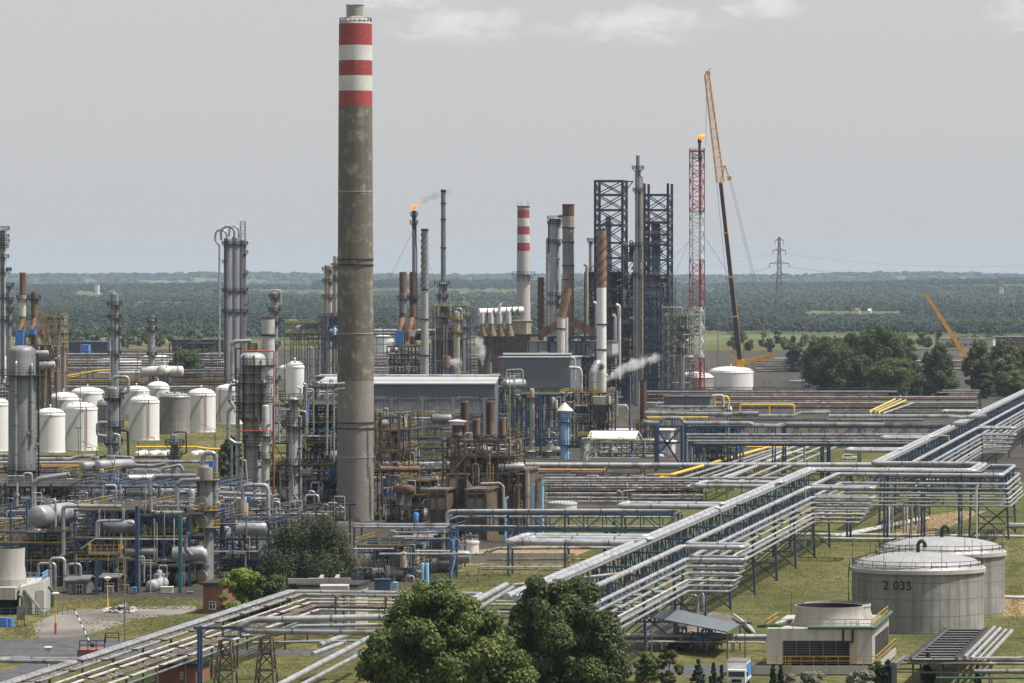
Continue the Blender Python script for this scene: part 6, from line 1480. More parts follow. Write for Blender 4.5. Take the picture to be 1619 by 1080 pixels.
stack(1016, 12, 672, 1288, 'grey foot drum under the dark maroon flue', [(None, 'tank_grey')], ybase=695)
steel_frame(1002, 1034, 1280, 10, [670, 693, 712], 'dark rusty frame under the maroon flue', 'steel_brown', 'steel_brown', 3, clutter=50, th=.4, cl_mats=['pipe_brown', 'steel_dark', 'rust', 'pipe_grey'], stairs=False)
# low white buildings
t_ = building(930, 1002, 695, 1265, 14, 'low grey building with a white pitched roof behind the lime railings', 'cladding_pale', 'roof_white', pitch=2.0)
building(940, 1060, 681, 1310, 8, 'long low white building with a strip of windows', 'cladding_pale', 'roof_white', windows=[(944, 958, 684, 689), (960, 974, 684, 689), (976, 998, 684, 689)], wm='window_grey')
cabin(1035, 1053, 697, 728, 1225, 'cladding_pale', 'grey sheet metal cabin beside the big blue cross brace', 5)
building(1045, 1062, 700, 1240, 8, 'small pale hut behind the blue cross brace', 'dirty_white', 'roof_white')
for (x0, x1, lb) in ((1050, 1084, 'left'), (1085, 1123, 'right')):
    t_ = building(x0, x1, 628, 1420, 8, 'blue grey flat roofed cooler bank, %s half' % lb, 'cladding', 'cladding', zb=Zof(641, 1420))
    for k in range(4):
        m = MB(); x = Xof(x0 + 2 + k * (x1 - x0 - 4) / 3, 1420); m.beam((x, 1421, 0), (x, 1421, Zof(641, 1420)), .3); part('leg', m, 'steel_grey', t_)
# brown furnaces with their five rusty stacks
for (px, w_, yt, d_, segs, lb, cp) in (
        (735, 12, 634, 868, [(672, 'rust_dark'), (None, 'rust_dark')], 'tall dark red stack, left of the two tallest over the furnaces', None),
        (775, 12.5, 634, 872, [(668, 'rust_dark'), (None, 'rust')], 'tall dark red stack, right of the two tallest over the furnaces', None),
        (723, 15, 667, 852, [(684, 'rust_dark'), (None, 'shell_beige')], 'beige banded short stack at the left end of the furnaces', True),
        (753, 11.5, 662, 858, [(700, 'rust'), (None, 'rust')], 'brown stack in the middle of the five furnace stacks', None),
        (794, 12, 660, 862, [(700, 'rust'), (None, 'rust_light')], 'rusty mottled stack at the right end of the furnaces', None)):
    stack(px, w_, yt, d_, lb, segs, ybase=760, collars=(690, 705, 722), cap=(3, 1.1, 'concrete'), ladder=-.7, rods=0, cone=(4, 5) if cp else None)
for i, (px, yt, w_) in enumerate(((735, 629, 18), (775, 630, 18), (753, 657, 15), (794, 655, 15))):
    d_ = (868, 872, 858, 862)[i]; m = MB(); s = S(d_); c_ = P(px, yt, d_); m.box(c_, (w_ * s, 1.2, .25))
    for k in range(5): m.beam(c_ + V(((k - 2) * w_ * s * .2, 0, .1)), c_ + V(((k - 2) * w_ * s * .2, 0, -.9)), .12)
    obj('stack_cowl', m, 'steel_grey', 'grey cowl frame on top of the ' + ('left tall dark red stack', 'right tall dark red stack', 'middle brown stack', 'rightmost mottled stack')[i], 'cowl')
def furnace(x0, x1, ytop, ybase, d, dep, lb, doors=()):
    t = building(x0, x1, ytop, d, dep, lb, 'furnace', 'steel_brown', zb=0, name='furnace', cat='furnace')
    n = max(2, int((x1 - x0) / 14))
    for i in range(n + 1):
        m = MB(); x = Xof(x0 + (x1 - x0) * i / n, d); m.beam((x, d - .3, 0), (x, d - .3, Zof(ytop, d)), .45); part('buckstay', m, 'steel_brown', t)
    for y in np.linspace(ytop + 4, ybase - 8, 4):
        m = MB(); m.box((Xof((x0 + x1) / 2, d), d - .25, Zof(y, d)), (Xof(x1, d) - Xof(x0, d), .4, .3)); part('wale', m, 'steel_brown', t)
    for (a, b_, ya, yb, mm) in doors:
        m = MB(); m.box((Xof((a + b_) / 2, d), d - .2, (Zof(ya, d) + Zof(yb, d)) / 2), (Xof(b_, d) - Xof(a, d), .3, Zof(ya, d) - Zof(yb, d))); part('shutter', m, mm, t)
    return t
furnace(678, 705, 776, 862, 838, 14, 'dark furnace box with a roller shutter, left of the beige casing', [(681, 704, 788, 806, 'steel_grey')])
furnace(707, 738, 752, 862, 846, 12, 'beige rusty furnace casing under the banded short stack', [(711, 722, 756, 774, 'shell_beige'), (726, 735, 766, 776, 'rust_dark')])
furnace(738, 768, 776, 862, 836, 14, 'dark furnace box with a roller shutter, right of the beige casing', [(740, 764, 788, 805, 'steel_grey')])
furnace(768, 832, 745, 862, 856, 14, 'broad sooty furnace block below the rightmost stacks')
m = MB(); a_ = P(738, 756, 842); s_ = S(842)
m.add([P(738, 756, 841), P(747, 768, 841), P(747, 774, 841), P(738, 778, 841), P(738, 756, 846), P(747, 768, 846), P(747, 774, 846), P(738, 778, 846)], [(3, 2, 1, 0), (4, 5, 6, 7), (0, 1, 5, 4), (1, 2, 6, 5), (2, 3, 7, 6), (3, 0, 4, 7)])
obj('furnace_hopper', m, 'shell_beige', 'beige sideways hopper on the beige furnace casing', 'hopper')
steel_frame(700, 805, 848, 18, [697, 722, 748], 'brown gallery frame between the furnace stacks', 'steel_brown', 'steel_brown', 6, clutter=70, th=.3, cl_mats=['pipe_brown', 'rust', 'steel_dark', 'pipe_grey', 'shell_beige'], zb=Zof(776, 848))
t_ = thing('ladder_tower', P(775, 860, 832), 'yellow caged ladder tower in front of the sooty furnace block', 'ladder')
for k, x in enumerate((772.5, 777.5)):
    m = MB(); m.ladder(P(x, 862, 832 + k), Zof(735, 832) - Zof(862, 832), .11, .55, step=.6); part('ladder', m, 'yellow' if k else 'rust_light', t_)
for (x, y0, y1, r_, mm, lb) in ((799, 790, 865, 2.2, 'light_blue', 'light blue pipe below the sooty furnace, the left one'), (843, 768, 865, 2.2, 'light_blue', 'light blue pipe below the sooty furnace, the middle one'), (857, 765, 862, 3.0, 'light_blue', 'thick light blue pipe at the right of the furnaces'),
        (834, 744, 868, 3.6, 'pipe_grey', 'thick grey brown duct pipe right of the furnaces'), (849, 760, 862, 3.4, 'pipe_brown', 'thick sooty pipe between the light blue pipes'), (820, 770, 866, 3.0, 'pipe_brown', 'brown pipe before the furnace wall'), (787, 838, 865, 1.0, 'gas_yellow', 'thin yellow pipe at the foot of the ladder tower'), (813, 770, 866, 1.4, 'pipe_brown', 'thin brown drain pipe before the sooty furnace wall')):
    pipe([(x, y1), (x, y0), (x + 5, y0 - 4)], r_, 832, mm, lb)
pipe([(760, 765), (790, 764), (796, 770), (796, 810)], 2.2, 830, 'pipe_grey', 'grey hooked pipe before the sooty furnace block')
m = MB(); m.ladder(P(823, 866, 828), 9, .11, .6, step=.6); obj('ladder', m, 'yellow', 'yellow ladder on the right of the furnace wall', 'ladder')
steel_frame(588, 632, 905, 20, [680, 712, 742, 790], 'tall rusty open frame right of the great chimney', 'steel_brown', 'yellow', 3, clutter=80, th=.3, cl_mats=['pipe_brown', 'steel_dark', 'pipe_grey', 'alu_dark', 'rust'], ytop=655, vessels=4, stairs=False)
steel_frame(632, 680, 890, 18, [760, 782, 806], 'lower brown frame between the chimney and the furnaces', 'steel_brown', 'yellow', 3, clutter=60, th=.3, cl_mats=['pipe_brown', 'steel_dark', 'pipe_grey', 'alu_dark', 'alu'], vessels=4, stairs=False)
for i, (x, yt) in enumerate(((594, 651), (600, 652), (630, 654), (638, 655), (649, 652))):
    pipe([(x, 720), (x, yt)], 1.2, 902, 'steel_dark' if i % 2 else 'steel_brown', 'sooty vent pipe over the rusty open frame, %s from the left' % ('first', 'second', 'third', 'fourth', 'fifth')[i])
drum(651, 775, 8, 880, 6, 'rusty pink vessel with a round head beside the yellow ladder', axis=V((-.5, .86, 0)), mt='rust', zsup=Zof(800, 880), name='rusty_vessel')
drum(600, 742, 5, 900, 8, 'brown lying vessel in the rusty open frame', axis=(1, 0, 0), mt='rust', zsup=Zof(748, 900))
# the long silver line and its rack crossing the whole centre
pipe([(545, 733.5), (800, 735), (1000, 735.5), (1392, 735), (1406, 727)], 4.2, 1072, 'alu', 'very long straight silver pipe crossing behind the furnaces to the right')
pipe([(645, 742), (712, 742)], 1.6, 1062, 'orange_pipe', 'short orange pipe under the long silver pipe by the furnaces')
pipe([(838, 742.5), (958, 743)], 1.6, 1064, 'orange_pipe', 'orange brown pipe under the long silver pipe below the light blue stack')
rack(1066, 540, 1250, [739, 748], 790, 'long low pipe rack under the very long silver pipe', 'steel_brown', 5, 9)
pipe_row(1050, [(748, 545, 735, 1.4, 'alu_dark'), (751, 860, 1250, 1.6, 'alu_dark'), (755, 545, 720, 1.3, 'pipe_grey'), (759, 545, 700, 1.4, 'pipe_brown')], '# pipe from the top below the very long silver pipe', group='pipes below the long silver pipe')
rack(975, 868, 1110, [757, 776, 790], 822, 'brown pipe rack between the furnaces and the diagonal bridge', 'steel_brown', 6, 8)
pipe_row(965, [(756, 862, 1250, 1.9, 'alu'), (760, 862, 1105, 1.3, 'pipe_grey'), (763, 862, 1250, 1.8, 'pipe_grey'), (768, 862, 1105, 1.6, 'pipe_brown'), (772, 870, 1110, 1.5, 'pipe_brown'), (776, 862, 1100, 1.8, 'steel_dark'), (780, 862, 984, 1.4, 'alu', ((975, 780), (977, 775))), (787, 862, 993, 1.4, 'alu', ((986, 787),)), (793, 862, 996, 1.6, 'alu'), (783, 1000, 1115, 1.3, 'alu_white'), (789, 1000, 1115, 1.4, 'alu_dark')], '# pipe from the top on the brown rack right of the furnaces', group='pipes of the brown rack right of the furnaces')
pipe([(984, 800), (984, 778), (988, 776), (1005, 775)], 1.2, 960, 'alu_white', 'small white U pipe on the brown rack')
storage_tank(866, 912, 796, 815, 792, 'low pale basin tank under the brown rack', 'dirty_white', 'roof_pale', None, stair=False, vent=False)
# near truss bridge of the centre
rack(736, 714, 1072, [812, 838], 925, 'blue truss pipe bridge crossing the centre in front of the furnaces', 'blue_grey', 4.2, 9, truss=(812, 838))
pipe([(707, 834), (707, 812), (713, 808), (1076, 807)], 3.0, 735, 'alu', 'thick silver pipe along the top of the blue truss bridge')
pipe([(709, 822), (724, 817), (1072, 818)], 2.0, 738, 'alu', 'silver pipe inside the blue truss bridge')
pipe([(724, 832), (1072, 833)], 1.8, 737, 'alu', 'silver pipe low in the blue truss bridge')
pipe([(709, 840), (709, 818), (715, 814)], 1.8, 737.5, 'alu', 'inner elbow pipe at the left end of the blue truss bridge')
pipe([(1076, 809), (1067, 813), (1067, 900)], 2.2, 733, 'alu', 'twin silver downpipe at the right of the truss bridge, outer one')
pipe([(1070, 812), (1062, 815), (1062, 900)], 2.0, 734, 'alu', 'twin silver downpipe at the right of the truss bridge, inner one')
rack(728, 560, 712, [832, 853, 876], 935, 'blue pipe frame left of the truss bridge over the blue cabins', 'blue_grey', 6, 7, diag=True)
pipe_row(722, [(829.5, 560, 712, 2.4, 'alu'), (833, 560, 713, 1.8, 'alu', ((705, 833.5),), 829), (842, 630, 706, 1.8, 'alu_dark'), (849, 622, 685, 2.2, 'alu'), (852, 640, 712, 1.5, 'alu_dark'), (871, 657, 712, 1.4, 'alu_white'), (876, 600, 770, 2.0, 'alu', ((764, 876), (772, 870)), 870)], '# silver pipe from the top on the blue frame over the blue cabins', group='pipes over the blue cabins')
pipe([(772, 873), (786, 867), (1000, 866)], 2.4, 740, 'alu', 'silver pipe running right below the truss bridge')
pipe([(770, 885), (1000, 884)], 1.5, 745, 'pipe_brown', 'brown pipe running low below the truss bridge')
pipe([(757, 922), (757, 898), (760, 897), (890, 897)], 1.5, 715, 'alu', 'thin silver pipe turning down at the sandy yard')
pipe([(762, 900), (885, 901)], 1.3, 716, 'pipe_brown', 'rusty pipe under the thin silver pipe at the sandy yard')
steel_frame(562, 652, 724, 16, [862, 898], 'blue frame with yellow stair and deck over the blue cabins', 'blue_grey', 'yellow', 3, clutter=60, th=.35, pr=(.06, .2), vessels=4, stairs=False)
crate(592, 617, 917, 940, 700, 'blue', 'dark blue cabin under the blue frame', 'cabin', 'cabin')
crate(622, 628, 922, 940, 702, 'light_blue', 'narrow light blue locker beside the dark blue cabin')
for (x, lb) in ((668, 'left'), (675, 'right')):
    column(x, 6.5, 890, 715, 'pale blue gas cylinder vessel beside the blue frame, %s one' % lb, 'light_blue', ladder=None, nozzles=1, n=16)
storage_tank(730, 757, 857, 878, 851, 'small rust stained pale tank behind the blue truss legs', 'dirty_white', 'dirty_white', None, stair=False)
m = MB(); m.box((Xof(800, 770), 770, .9), (Xof(905, 770) - Xof(690, 770), .4, 1.8)); obj('low_wall', m, 'concrete', 'low grey concrete wall below the truss bridge', 'wall')
for k, x in enumerate((940, 949)):
    t_ = thing('pump_box', P(x, 855, 828), 'pale blue pump hood behind the truss bridge, %s one' % ('left', 'right')[k], 'pump'); c_ = P(x - 3, 855, 828); c_.z = 0
    m = MB(); m.add([c_ + V(q) for q in ((-.4, 0, 0), (.9, 0, 0), (1.0, 0, 1.6), (.3, 0, 1.7), (-.4, 1.5, 0), (.9, 1.5, 0), (1.0, 1.5, 1.6), (.3, 1.5, 1.7))], [(0, 1, 2, 3), (7, 6, 5, 4), (0, 4, 5, 1), (1, 5, 6, 2), (2, 6, 7, 3), (3, 7, 4, 0)]); part('hood', m, 'light_blue', t_)
    m = MB(); m.box(c_ + V((.2, .7, -.02)), (2, 2, .3)); part('base', m, 'concrete', t_)
steel_frame(655, 712, 745, 14, [842, 868, 896], 'dense pipe frame behind the legs of the blue truss bridge', 'blue_grey', 'steel_grey', 4, clutter=50, th=.26, pr=(.06, .2), vessels=3, stairs=False)
steel_frame(640, 705, 960, 30, [742, 765, 790], 'dark pipe tangle under the long silver pipe before the hall', 'steel_brown', 'steel_brown', 5, clutter=64, th=.28, cl_mats=['pipe_brown', 'alu_dark', 'pipe_grey', 'steel_dark', 'alu'], stairs=False)
steel_frame(868, 1090, 1000, 40, [762, 782, 800], 'low wide pipe maze right of the furnaces', 'steel_brown', 'steel_brown', 8, clutter=64, th=.26, cl_mats=['pipe_brown', 'alu_dark', 'pipe_grey', 'alu', 'alu_white'], stairs=False, rails=False, deck=False, vessels=5)
steel_frame(930, 1035, 1215, 20, [700, 716, 730], 'low pipe works with lime rails right of the grey vertical vessel', 'blue', 'lime', 6, clutter=60, th=.3, cl_mats=['pipe_grey', 'alu', 'alu_white', 'pipe_brown', 'navy'], stairs=False, deck=False)
steel_frame(595, 718, 1160, 8, [656, 673, 691, 707, 722], 'grey pipe gallery standing before the open storeys of the long hall', 'steel_grey', 'lime', 6, clutter=64, th=.22, cl_mats=['alu', 'pipe_grey', 'alu_dark', 'alu_white', 'steel_dark'], stairs=False, deck=False, brace=False, vessels=2)
steel_frame(480, 535, 955, 14, [612, 640, 668, 696, 730], 'narrow dark ladder frame with silver pipes just left of the great chimney', 'steel_dark', 'steel_grey', 3, clutter=60, th=.24, cl_mats=['alu', 'alu_white', 'alu_dark', 'steel_dark'], stairs=False, deck=False, vessels=1)
# ------------------------------------------------------------------ right: the diagonal pipe bridge, laid out in plant grid coordinates (a across, b away)
def gtube(pts, r, mt, label, group=None, n=9, bend=None):
    m = MB(); m.tube([GR(*p) for p in pts], r, n, bend); return obj('pipe', m, mt, label, 'pipe', group)
A1, A5, BL2, BL4, A3 = -82.0, -72.0, 836.0, 872.0, -51.0
def bridge_path(o, z, b0=500, b1=1640, loops=(), lz=None):
    """main route with sideways offset o; loops = (b, reach) expansion loops, reach < 0 to the left"""
    p = [(A1 + o, b0, z)]
    for (b, reach, dep) in loops:
        if b < BL2 - 10: p += [(A1 + o, b, z), (A1 + o + reach, b, z), (A1 + o + reach, b + dep, z), (A1 + o, b + dep, z)]
    p += [(A1 + o, BL2 - o, z), (A3 + o, BL2 - o, z), (A3 + o, BL4 + o, z), (A5 + o, BL4 + o, z)]
    for (b, reach, dep) in loops:
        if b > BL4 + 10: p += [(A5 + o, b, z), (A5 + o + reach, b, z), (A5 + o + reach, b + dep, z), (A5 + o, b + dep, z)]
    p.append((A5 + o, b1, z)); return p
g_ = 'pipes of the diagonal bridge'
gtube(bridge_path(-3.3, 13.2, loops=((603, -17.5, 15), (700, -16, 8), (930, -11, 8), (1200, -10, 8))), .44, 'alu', 'thickest silver pipe on the left top edge of the diagonal bridge', g_, 12)
gtube(bridge_path(-2.3, 13.1, loops=((608, -17, 6), (772, -14, 14), (1005, -11, 9))), .40, 'alu', 'thick silver pipe second from the left edge on top of the diagonal bridge', g_, 12)
gtube(bridge_path(-1.4, 13.0, loops=((708, -15, 5),)), .18, 'alu_dark', 'slim dark pipe in the middle on top of the diagonal bridge', g_)
gtube(bridge_path(3.0, 12.6, loops=((606, 8.6, 6), (778, 11.5, 6), (1090, 9, 8), (1330, 8, 8))), .36, 'alu', 'thick silver pipe on the right top edge of the diagonal bridge', g_, 10)
for i, (z, r) in enumerate(((11.0, .26), (10.1, .2), (9.2, .22), (8.3, .14), (7.6, .17), (6.9, .19))):
    gtube(bridge_path(3.9 + .15 * i, z, loops=((604 - .7 * i, 8.0 - .5 * i, 6 + i), (776 - .7 * i, 10.8 - .6 * i, 6 + i), (1088 - i, 8.4 - .5 * i, 8), (1330 - i, 7.6 - .5 * i, 8))), r, 'alu' if i not in (3,) else 'alu_white',
          'silver pipe hung on the right flank of the diagonal bridge, %s of six counted downwards' % ('first', 'second', 'third', 'fourth', 'fifth', 'sixth')[i], g_)
for i in range(6):
    gtube(bridge_path(2.9 - .28 * i, 6.9 - .05 * i), .09, 'alu_white' if i % 2 else 'alu_dark', 'thin conduit in the belly of the diagonal bridge, %s from the right flank' % ('first', 'second', 'third', 'fourth', 'fifth', 'sixth')[i], 'thin conduits of the diagonal bridge', 5)
t_ = thing('pipe_bridge', GR(A1, 700, 0), 'long blue steel pipe bridge running diagonally away with a sideways jog', 'pipe bridge')
def trestle(c, ax, w_=3.2, z=12.6, far=False):
    ax = V(ax).normalized(); c = V(c); m = MB(); up = V((0, 0, 1))
    for k in (-1, 1): m.beam(c + ax * (k * (w_ + .5)), c + ax * (k * w_) + up * z, .38)
    for zz in (6.4, 9.3, z - .2): m.beam(c - ax * (w_ + .9) + up * zz, c + ax * (w_ + 1.5) + up * zz, .28)
    if not far:
        m.beam(c - ax * (w_ + .45) + up * .3, c + ax * w_ + up * 5.8, .2); m.beam(c + ax * (w_ + .45) + up * .3, c - ax * w_ + up * 5.8, .2); m.beam(c - ax * w_ + up * 3, c + ax * w_ + up * 3, .2)
    return m
for i, b in enumerate((536, 566, 596, 628, 658, 690, 722, 752, 784, 812)): part('trestle', trestle(GR(A1, b), VV), 'blue_grey', t_)
for a in (-77, -70, -63, -56): part('trestle', trestle(GR(a, BL2), U), 'blue_grey', t_)
for i, b in enumerate((888, 925, 965, 1010, 1055, 1105, 1160, 1220, 1290, 1370, 1450, 1540)): part('trestle', trestle(GR(A5, b), VV, far=b > 1000), 'blue_grey', t_)
part('trestle', trestle(GR(A3, 842), VV), 'blue_grey', t_); part('trestle', trestle(GR(A3, 866), VV), 'blue_grey', t_)
def girder(p0, p1, z0=9.6, z1=12.3, n=10, th=.24):
    m = MB(); p0, p1 = V(p0), V(p1); up = V((0, 0, 1))
    m.beam(p0 + up * z1, p1 + up * z1, th); m.beam(p0 + up * z0, p1 + up * z0, th)
    for i in range(n):
        a, b = p0.lerp(p1, i / n), p0.lerp(p1, (i + 1) / n)
        m.beam(a + up * z0, a + up * z1, th * .8)
        m.beam(a + up * (z0 if i % 2 else z1), b + up * (z1 if i % 2 else z0), th * .7)
    return m
for o in (-2.9, 2.4):
    for (b0, b1, n) in ((505, 590, 22), (590, 670, 20), (670, 750, 20), (750, BL2 - o, 20)): part('girder', girder(GR(A1 + o, b0), GR(A1 + o, b1), n=n), 'blue_grey', t_)
    part('girder', girder(GR(A1 + o, BL2 - o), GR(A3 + o, BL2 - o), n=9), 'blue_grey', t_)
    part('girder', girder(GR(A5 + o, BL4 + o), GR(A3 + o, BL4 + o), n=6), 'blue_grey', t_)
    part('girder', girder(GR(A3 + o, BL2 - o), GR(A3 + o, BL4 + o), n=8), 'blue_grey', t_)
    for (b0, b1, n) in ((BL4 + o, 960, 20), (960, 1100, 30), (1100, 1300, 36), (1300, 1640, 50)): part('girder', girder(GR(A5 + o, b0), GR(A5 + o, b1), n=n), 'blue_grey', t_)
for k, (x, y0, y1, d_) in enumerate(((1405, 803, 853, 855), (1411, 803, 853, 856), (1429, 803, 853, 850), (1434, 803, 855, 851), (1441, 803, 852, 850), (1453, 803, 850, 852))):
    pipe([(x, y1), (x, y0 - 4)], 1.7 if k % 2 else 2.2, d_, 'pipe_grey' if k % 3 else 'dirty_white', 'vertical pale pipe under the jog of the bridge, %s from the left' % ORD[k].replace('topmost', 'first'), 'downpipes under the bridge jog')
pipe([(1544, 857), (1544, 771), (1548, 768)], 1.5, 806, 'dirty_white', 'slim white downpipe at the right corner of the bridge jog')
for k, (x, y0, y1, d_) in enumerate(((1036, 938, 985, 640), (1043, 938, 985, 641), (1062, 940, 990, 636), (1080, 940, 990, 637), (1252, 824, 868, 800), (1262, 824, 868, 802), (1272, 824, 870, 799), (1284, 824, 862, 800))):
    pipe([(x, y1), (x, y0)], 1.8, d_, 'pipe_grey' if k % 2 else 'alu', 'grey downpipe under the bridge loop, %s of the %s cluster' % (('first', 'second', 'third', 'fourth')[k % 4], 'nearer' if k < 4 else 'farther'), 'downpipes under the bridge loops')
pipe([(1020, 937), (1100, 936), (1111, 938), (1111, 968)], 3.4, 628, 'alu', 'big silver elbow pipe turning down under the nearer bridge loop')
pipe([(1060, 941), (1098, 941), (1103, 946), (1103, 968)], 2.4, 630, 'alu', 'inner silver elbow pipe under the nearer bridge loop')
pipe([(1139, 947), (1139, 805), (1130, 802)], 2.0, 690, 'alu', 'silver riser standing through the diagonal bridge')
# yellow walkway on the bridge
t_ = thing('bridge_walkway', P(925, 895, 590), 'small yellow railed walkway beside the diagonal bridge', 'walkway')
m = MB(); a_, b_ = P(897, 895, 590), P(951, 895, 590); m.box(a_.lerp(b_, .5) + V((0, 1, 0)), (b_.x - a_.x, 2, .2)); part('deck', m, 'steel_grey', t_)
m = MB(); m.rail([a_ + U * 2, a_, b_, b_ + U * 2], 1.3, .1, step=.9); m.beam(a_ - V((0, .05, 0)), b_ - V((0, .05, 0)), .06, .3); part('railing', m, 'yellow', t_)
m = MB(); p_ = P(954, 960, 590); m.beam((p_.x, 590.5, 0), (p_.x, 590.5, a_.z + 1), .4); part('post', m, 'blue_grey', t_)
# ducts coming up behind the two big trees
for i, (x0, y0, x1, y1, r_) in enumerate(((690, 985, 800, 925, 5.0), (720, 985, 812, 928, 3.4), (640, 1010, 760, 940, 4.0))):
    p0, p1 = G(x0, y0, 8.0), G(x1, y1, 8.0); m = MB(); m.tube([p0, p1], r_ * .085, 10); obj('pipe', m, 'alu', 'silver duct slanting up behind the leafy maple, %s from the right' % ('second', 'first', 'third')[i], 'pipe', 'ducts behind the maple')
pipe([(812, 925), (845, 922), (1000, 905)], 2.6, 560, 'alu_white', 'white pipe over the dark tree crown')
# ---- near left pipe way in grid coordinates
AL = -131.2
g2 = 'pipes of the near left rack'
for i, (o, z, r, mm) in enumerate(((-2.6, 6.3, .26, 'alu'), (-1.9, 6.3, .24, 'alu'), (-1.1, 6.1, .12, 'pipe_brown'), (-.5, 6.0, .2, 'alu'), (.5, 5.5, .13, 'pipe_grey'), (1.3, 5.1, .17, 'alu_white'), (2.1, 4.6, .13, 'pipe_brown'), (2.8, 4.2, .17, 'alu_white'), (2.6, 3.4, .14, 'alu_dark'), (1.7, 4.7, .12, 'pipe_brown'))):
    z -= .3; lp = [(AL + o, 440, z)] + ([(AL + o, 489, z), (AL + o - 9, 489, z), (AL + o - 9, 492, z), (AL + o, 492, z)] if i in (0, 1) else []) + [(AL + o, 601 - o, z), (-84, 601 - o, z)]
    gtube(lp, r, mm, 'near left rack pipe turning right at the brick hut, %s from its left edge' % ORD[i].replace('topmost', 'first'), g2)
t_ = thing('pipe_rack', GR(AL, 520, 0), 'low brown pipe rack crossing the bottom left corner', 'pipe rack')
for b in (452, 466, 480, 494, 508, 522, 536, 550, 564, 578, 592):
    m = MB(); c = GR(AL, b)
    for k in (-1, 1): m.beam(c + VV * (k * 2.6), c + VV * (k * 2.6) + V((0, 0, 5.9 if k < 0 else 4.2)), .25)
    m.beam(c - VV * 3 + V((0, 0, 5.9)), c + VV * .4 + V((0, 0, 5.8)), .22); m.beam(c - VV * 3 + V((0, 0, 4.0)), c + VV * 3.4 + V((0, 0, 4.0)), .22); m.beam(c + VV * .3 + V((0, 0, 5.2)), c + VV * 2.6 + V((0, 0, 4.9)), .18)
    part('trestle', m, 'steel_brown', t_)
for a in (-126, -119, -112, -105, -98, -91):
    m = MB(); c = GR(a, 601)
    for k in (-1, 1): m.beam(c + U * (k * 2.6), c + U * (k * 2.6) + V((0, 0, 5.8)), .25)
    m.beam(c - U * 3 + V((0, 0, 4.0)), c + U * 3 + V((0, 0, 4.0)), .22); m.beam(c - U * 3 + V((0, 0, 5.7)), c + U * 3 + V((0, 0, 5.7)), .22)
    part('trestle', m, 'steel_brown', t_)
for o in (-2.4, 2.2):
    m = MB(); m.beam(GR(AL + o, 445, 3.8), GR(AL + o, 601 - o, 3.8), .2, .3); m.beam(GR(AL + o, 601 - o, 3.8), GR(-88, 601 - o, 3.8), .2, .3); part('stringer', m, 'steel_brown', t_)
# second parallel rack with lattice legs and fat ducts
for i, (x, yt) in enumerate(((357, 1012), (421, 1008))):
    d_ = 541 - i * 2; m = MB(); m.lattice((Xof(x, d_), d_, 0), (Xof(x, d_), d_, Zof(yt, d_)), 2.4, 1.3, 3, .2, thb=.14); obj('lattice_pylon', m, 'steel_brown', 'brown tapering lattice leg beside the blue gantry, %s one' % ('left', 'right')[i], 'pylon')
t_ = thing('gantry', G(314, 1090), 'blue steel gantry standing over the near pipe rack', 'gantry'); d_ = 535
for k, x in enumerate((314, 318)):
    m = MB(); m.beam((Xof(x, d_ + 3 * k), d_ + 3 * k, 0), (Xof(x, d_ + 3 * k), d_ + 3 * k, Zof(993, d_)), .3); part('post', m, 'blue', t_)
m = MB(); m.beam(P(306, 993, d_), P(384, 993, d_), .25, .35); m.beam(P(350, 1006, d_), P(400, 1006, d_), .2); m.beam(P(318, 1004, d_), P(330, 994, d_), .15); m.beam(P(380, 1006, d_), P(380, 990, d_), .2); m.beam(P(352, 1004, d_), P(352, 995, d_), .2); part('beam', m, 'blue', t_)
m = MB(); m.rail([P(352, 1004, d_ - .3), P(402, 1004, d_ - .3)], 1.0, .08, step=1.0); part('railing', m, 'blue_grey', t_)
for i, (pts, r_, d_, lb) in enumerate((([(650, 975), (400, 980), (386, 986), (378, 992), (392, 997), (650, 1000)], 5.5, 548, 'fat grey pipe bending back on itself beside the blue gantry'), ([(650, 987), (470, 990), (440, 1003), (420, 1003)], 3.0, 550, 'silver pipe inside the fat grey bend'),
        ([(640, 1012), (400, 1016)], 2.0, 552, 'slim silver pipe below the fat grey bend'))):
    pipe(pts, r_, d_, 'alu', lb)
for i, (x0, y0, x1, y1, r_) in enumerate(((425, 1092, 585, 1008, 4.6), (460, 1092, 600, 1018, 3.4), (505, 1020, 560, 1000, 4.5), (494, 1034, 545, 1016, 3.6))):
    p0, p1 = G(x0, y0, 4.5), G(x1, y1, 4.5); m = MB(); m.tube([p0, p1], r_ * .078, 10); obj('pipe', m, 'alu', 'fat silver pipe slanting up at the bottom edge left of the maple, %s' % ('leftmost long one', 'rightmost long one', 'upper short one', 'lower short one')[i], 'pipe', 'fat pipes left of the maple')
building(250, 310, 1053, 541, 7, 'red brick hut under the near pipe rack', 'brick', 'steel_dark', windows=[(286, 292, 1063, 1073)])
t_ = thing('service_platform', G(155, 1038), 'black railed service platform with a brick base near the road', 'platform'); d_ = 575
m = MB(); m.box((Xof(150, d_), d_ + 2, .7), (Xof(182, d_) - Xof(126, d_), 4, 1.4)); part('base', m, 'brick', t_)
m = MB(); a_, b_ = Xof(126, d_), Xof(188, d_); m.rail([(a_, d_, 1.4), (Xof(165, d_), d_, 1.4), (Xof(167, d_), d_, 2.4), (b_, d_, 2.4)], 1.2, .1, step=1.2); part('railing', m, 'steel_dark', t_)
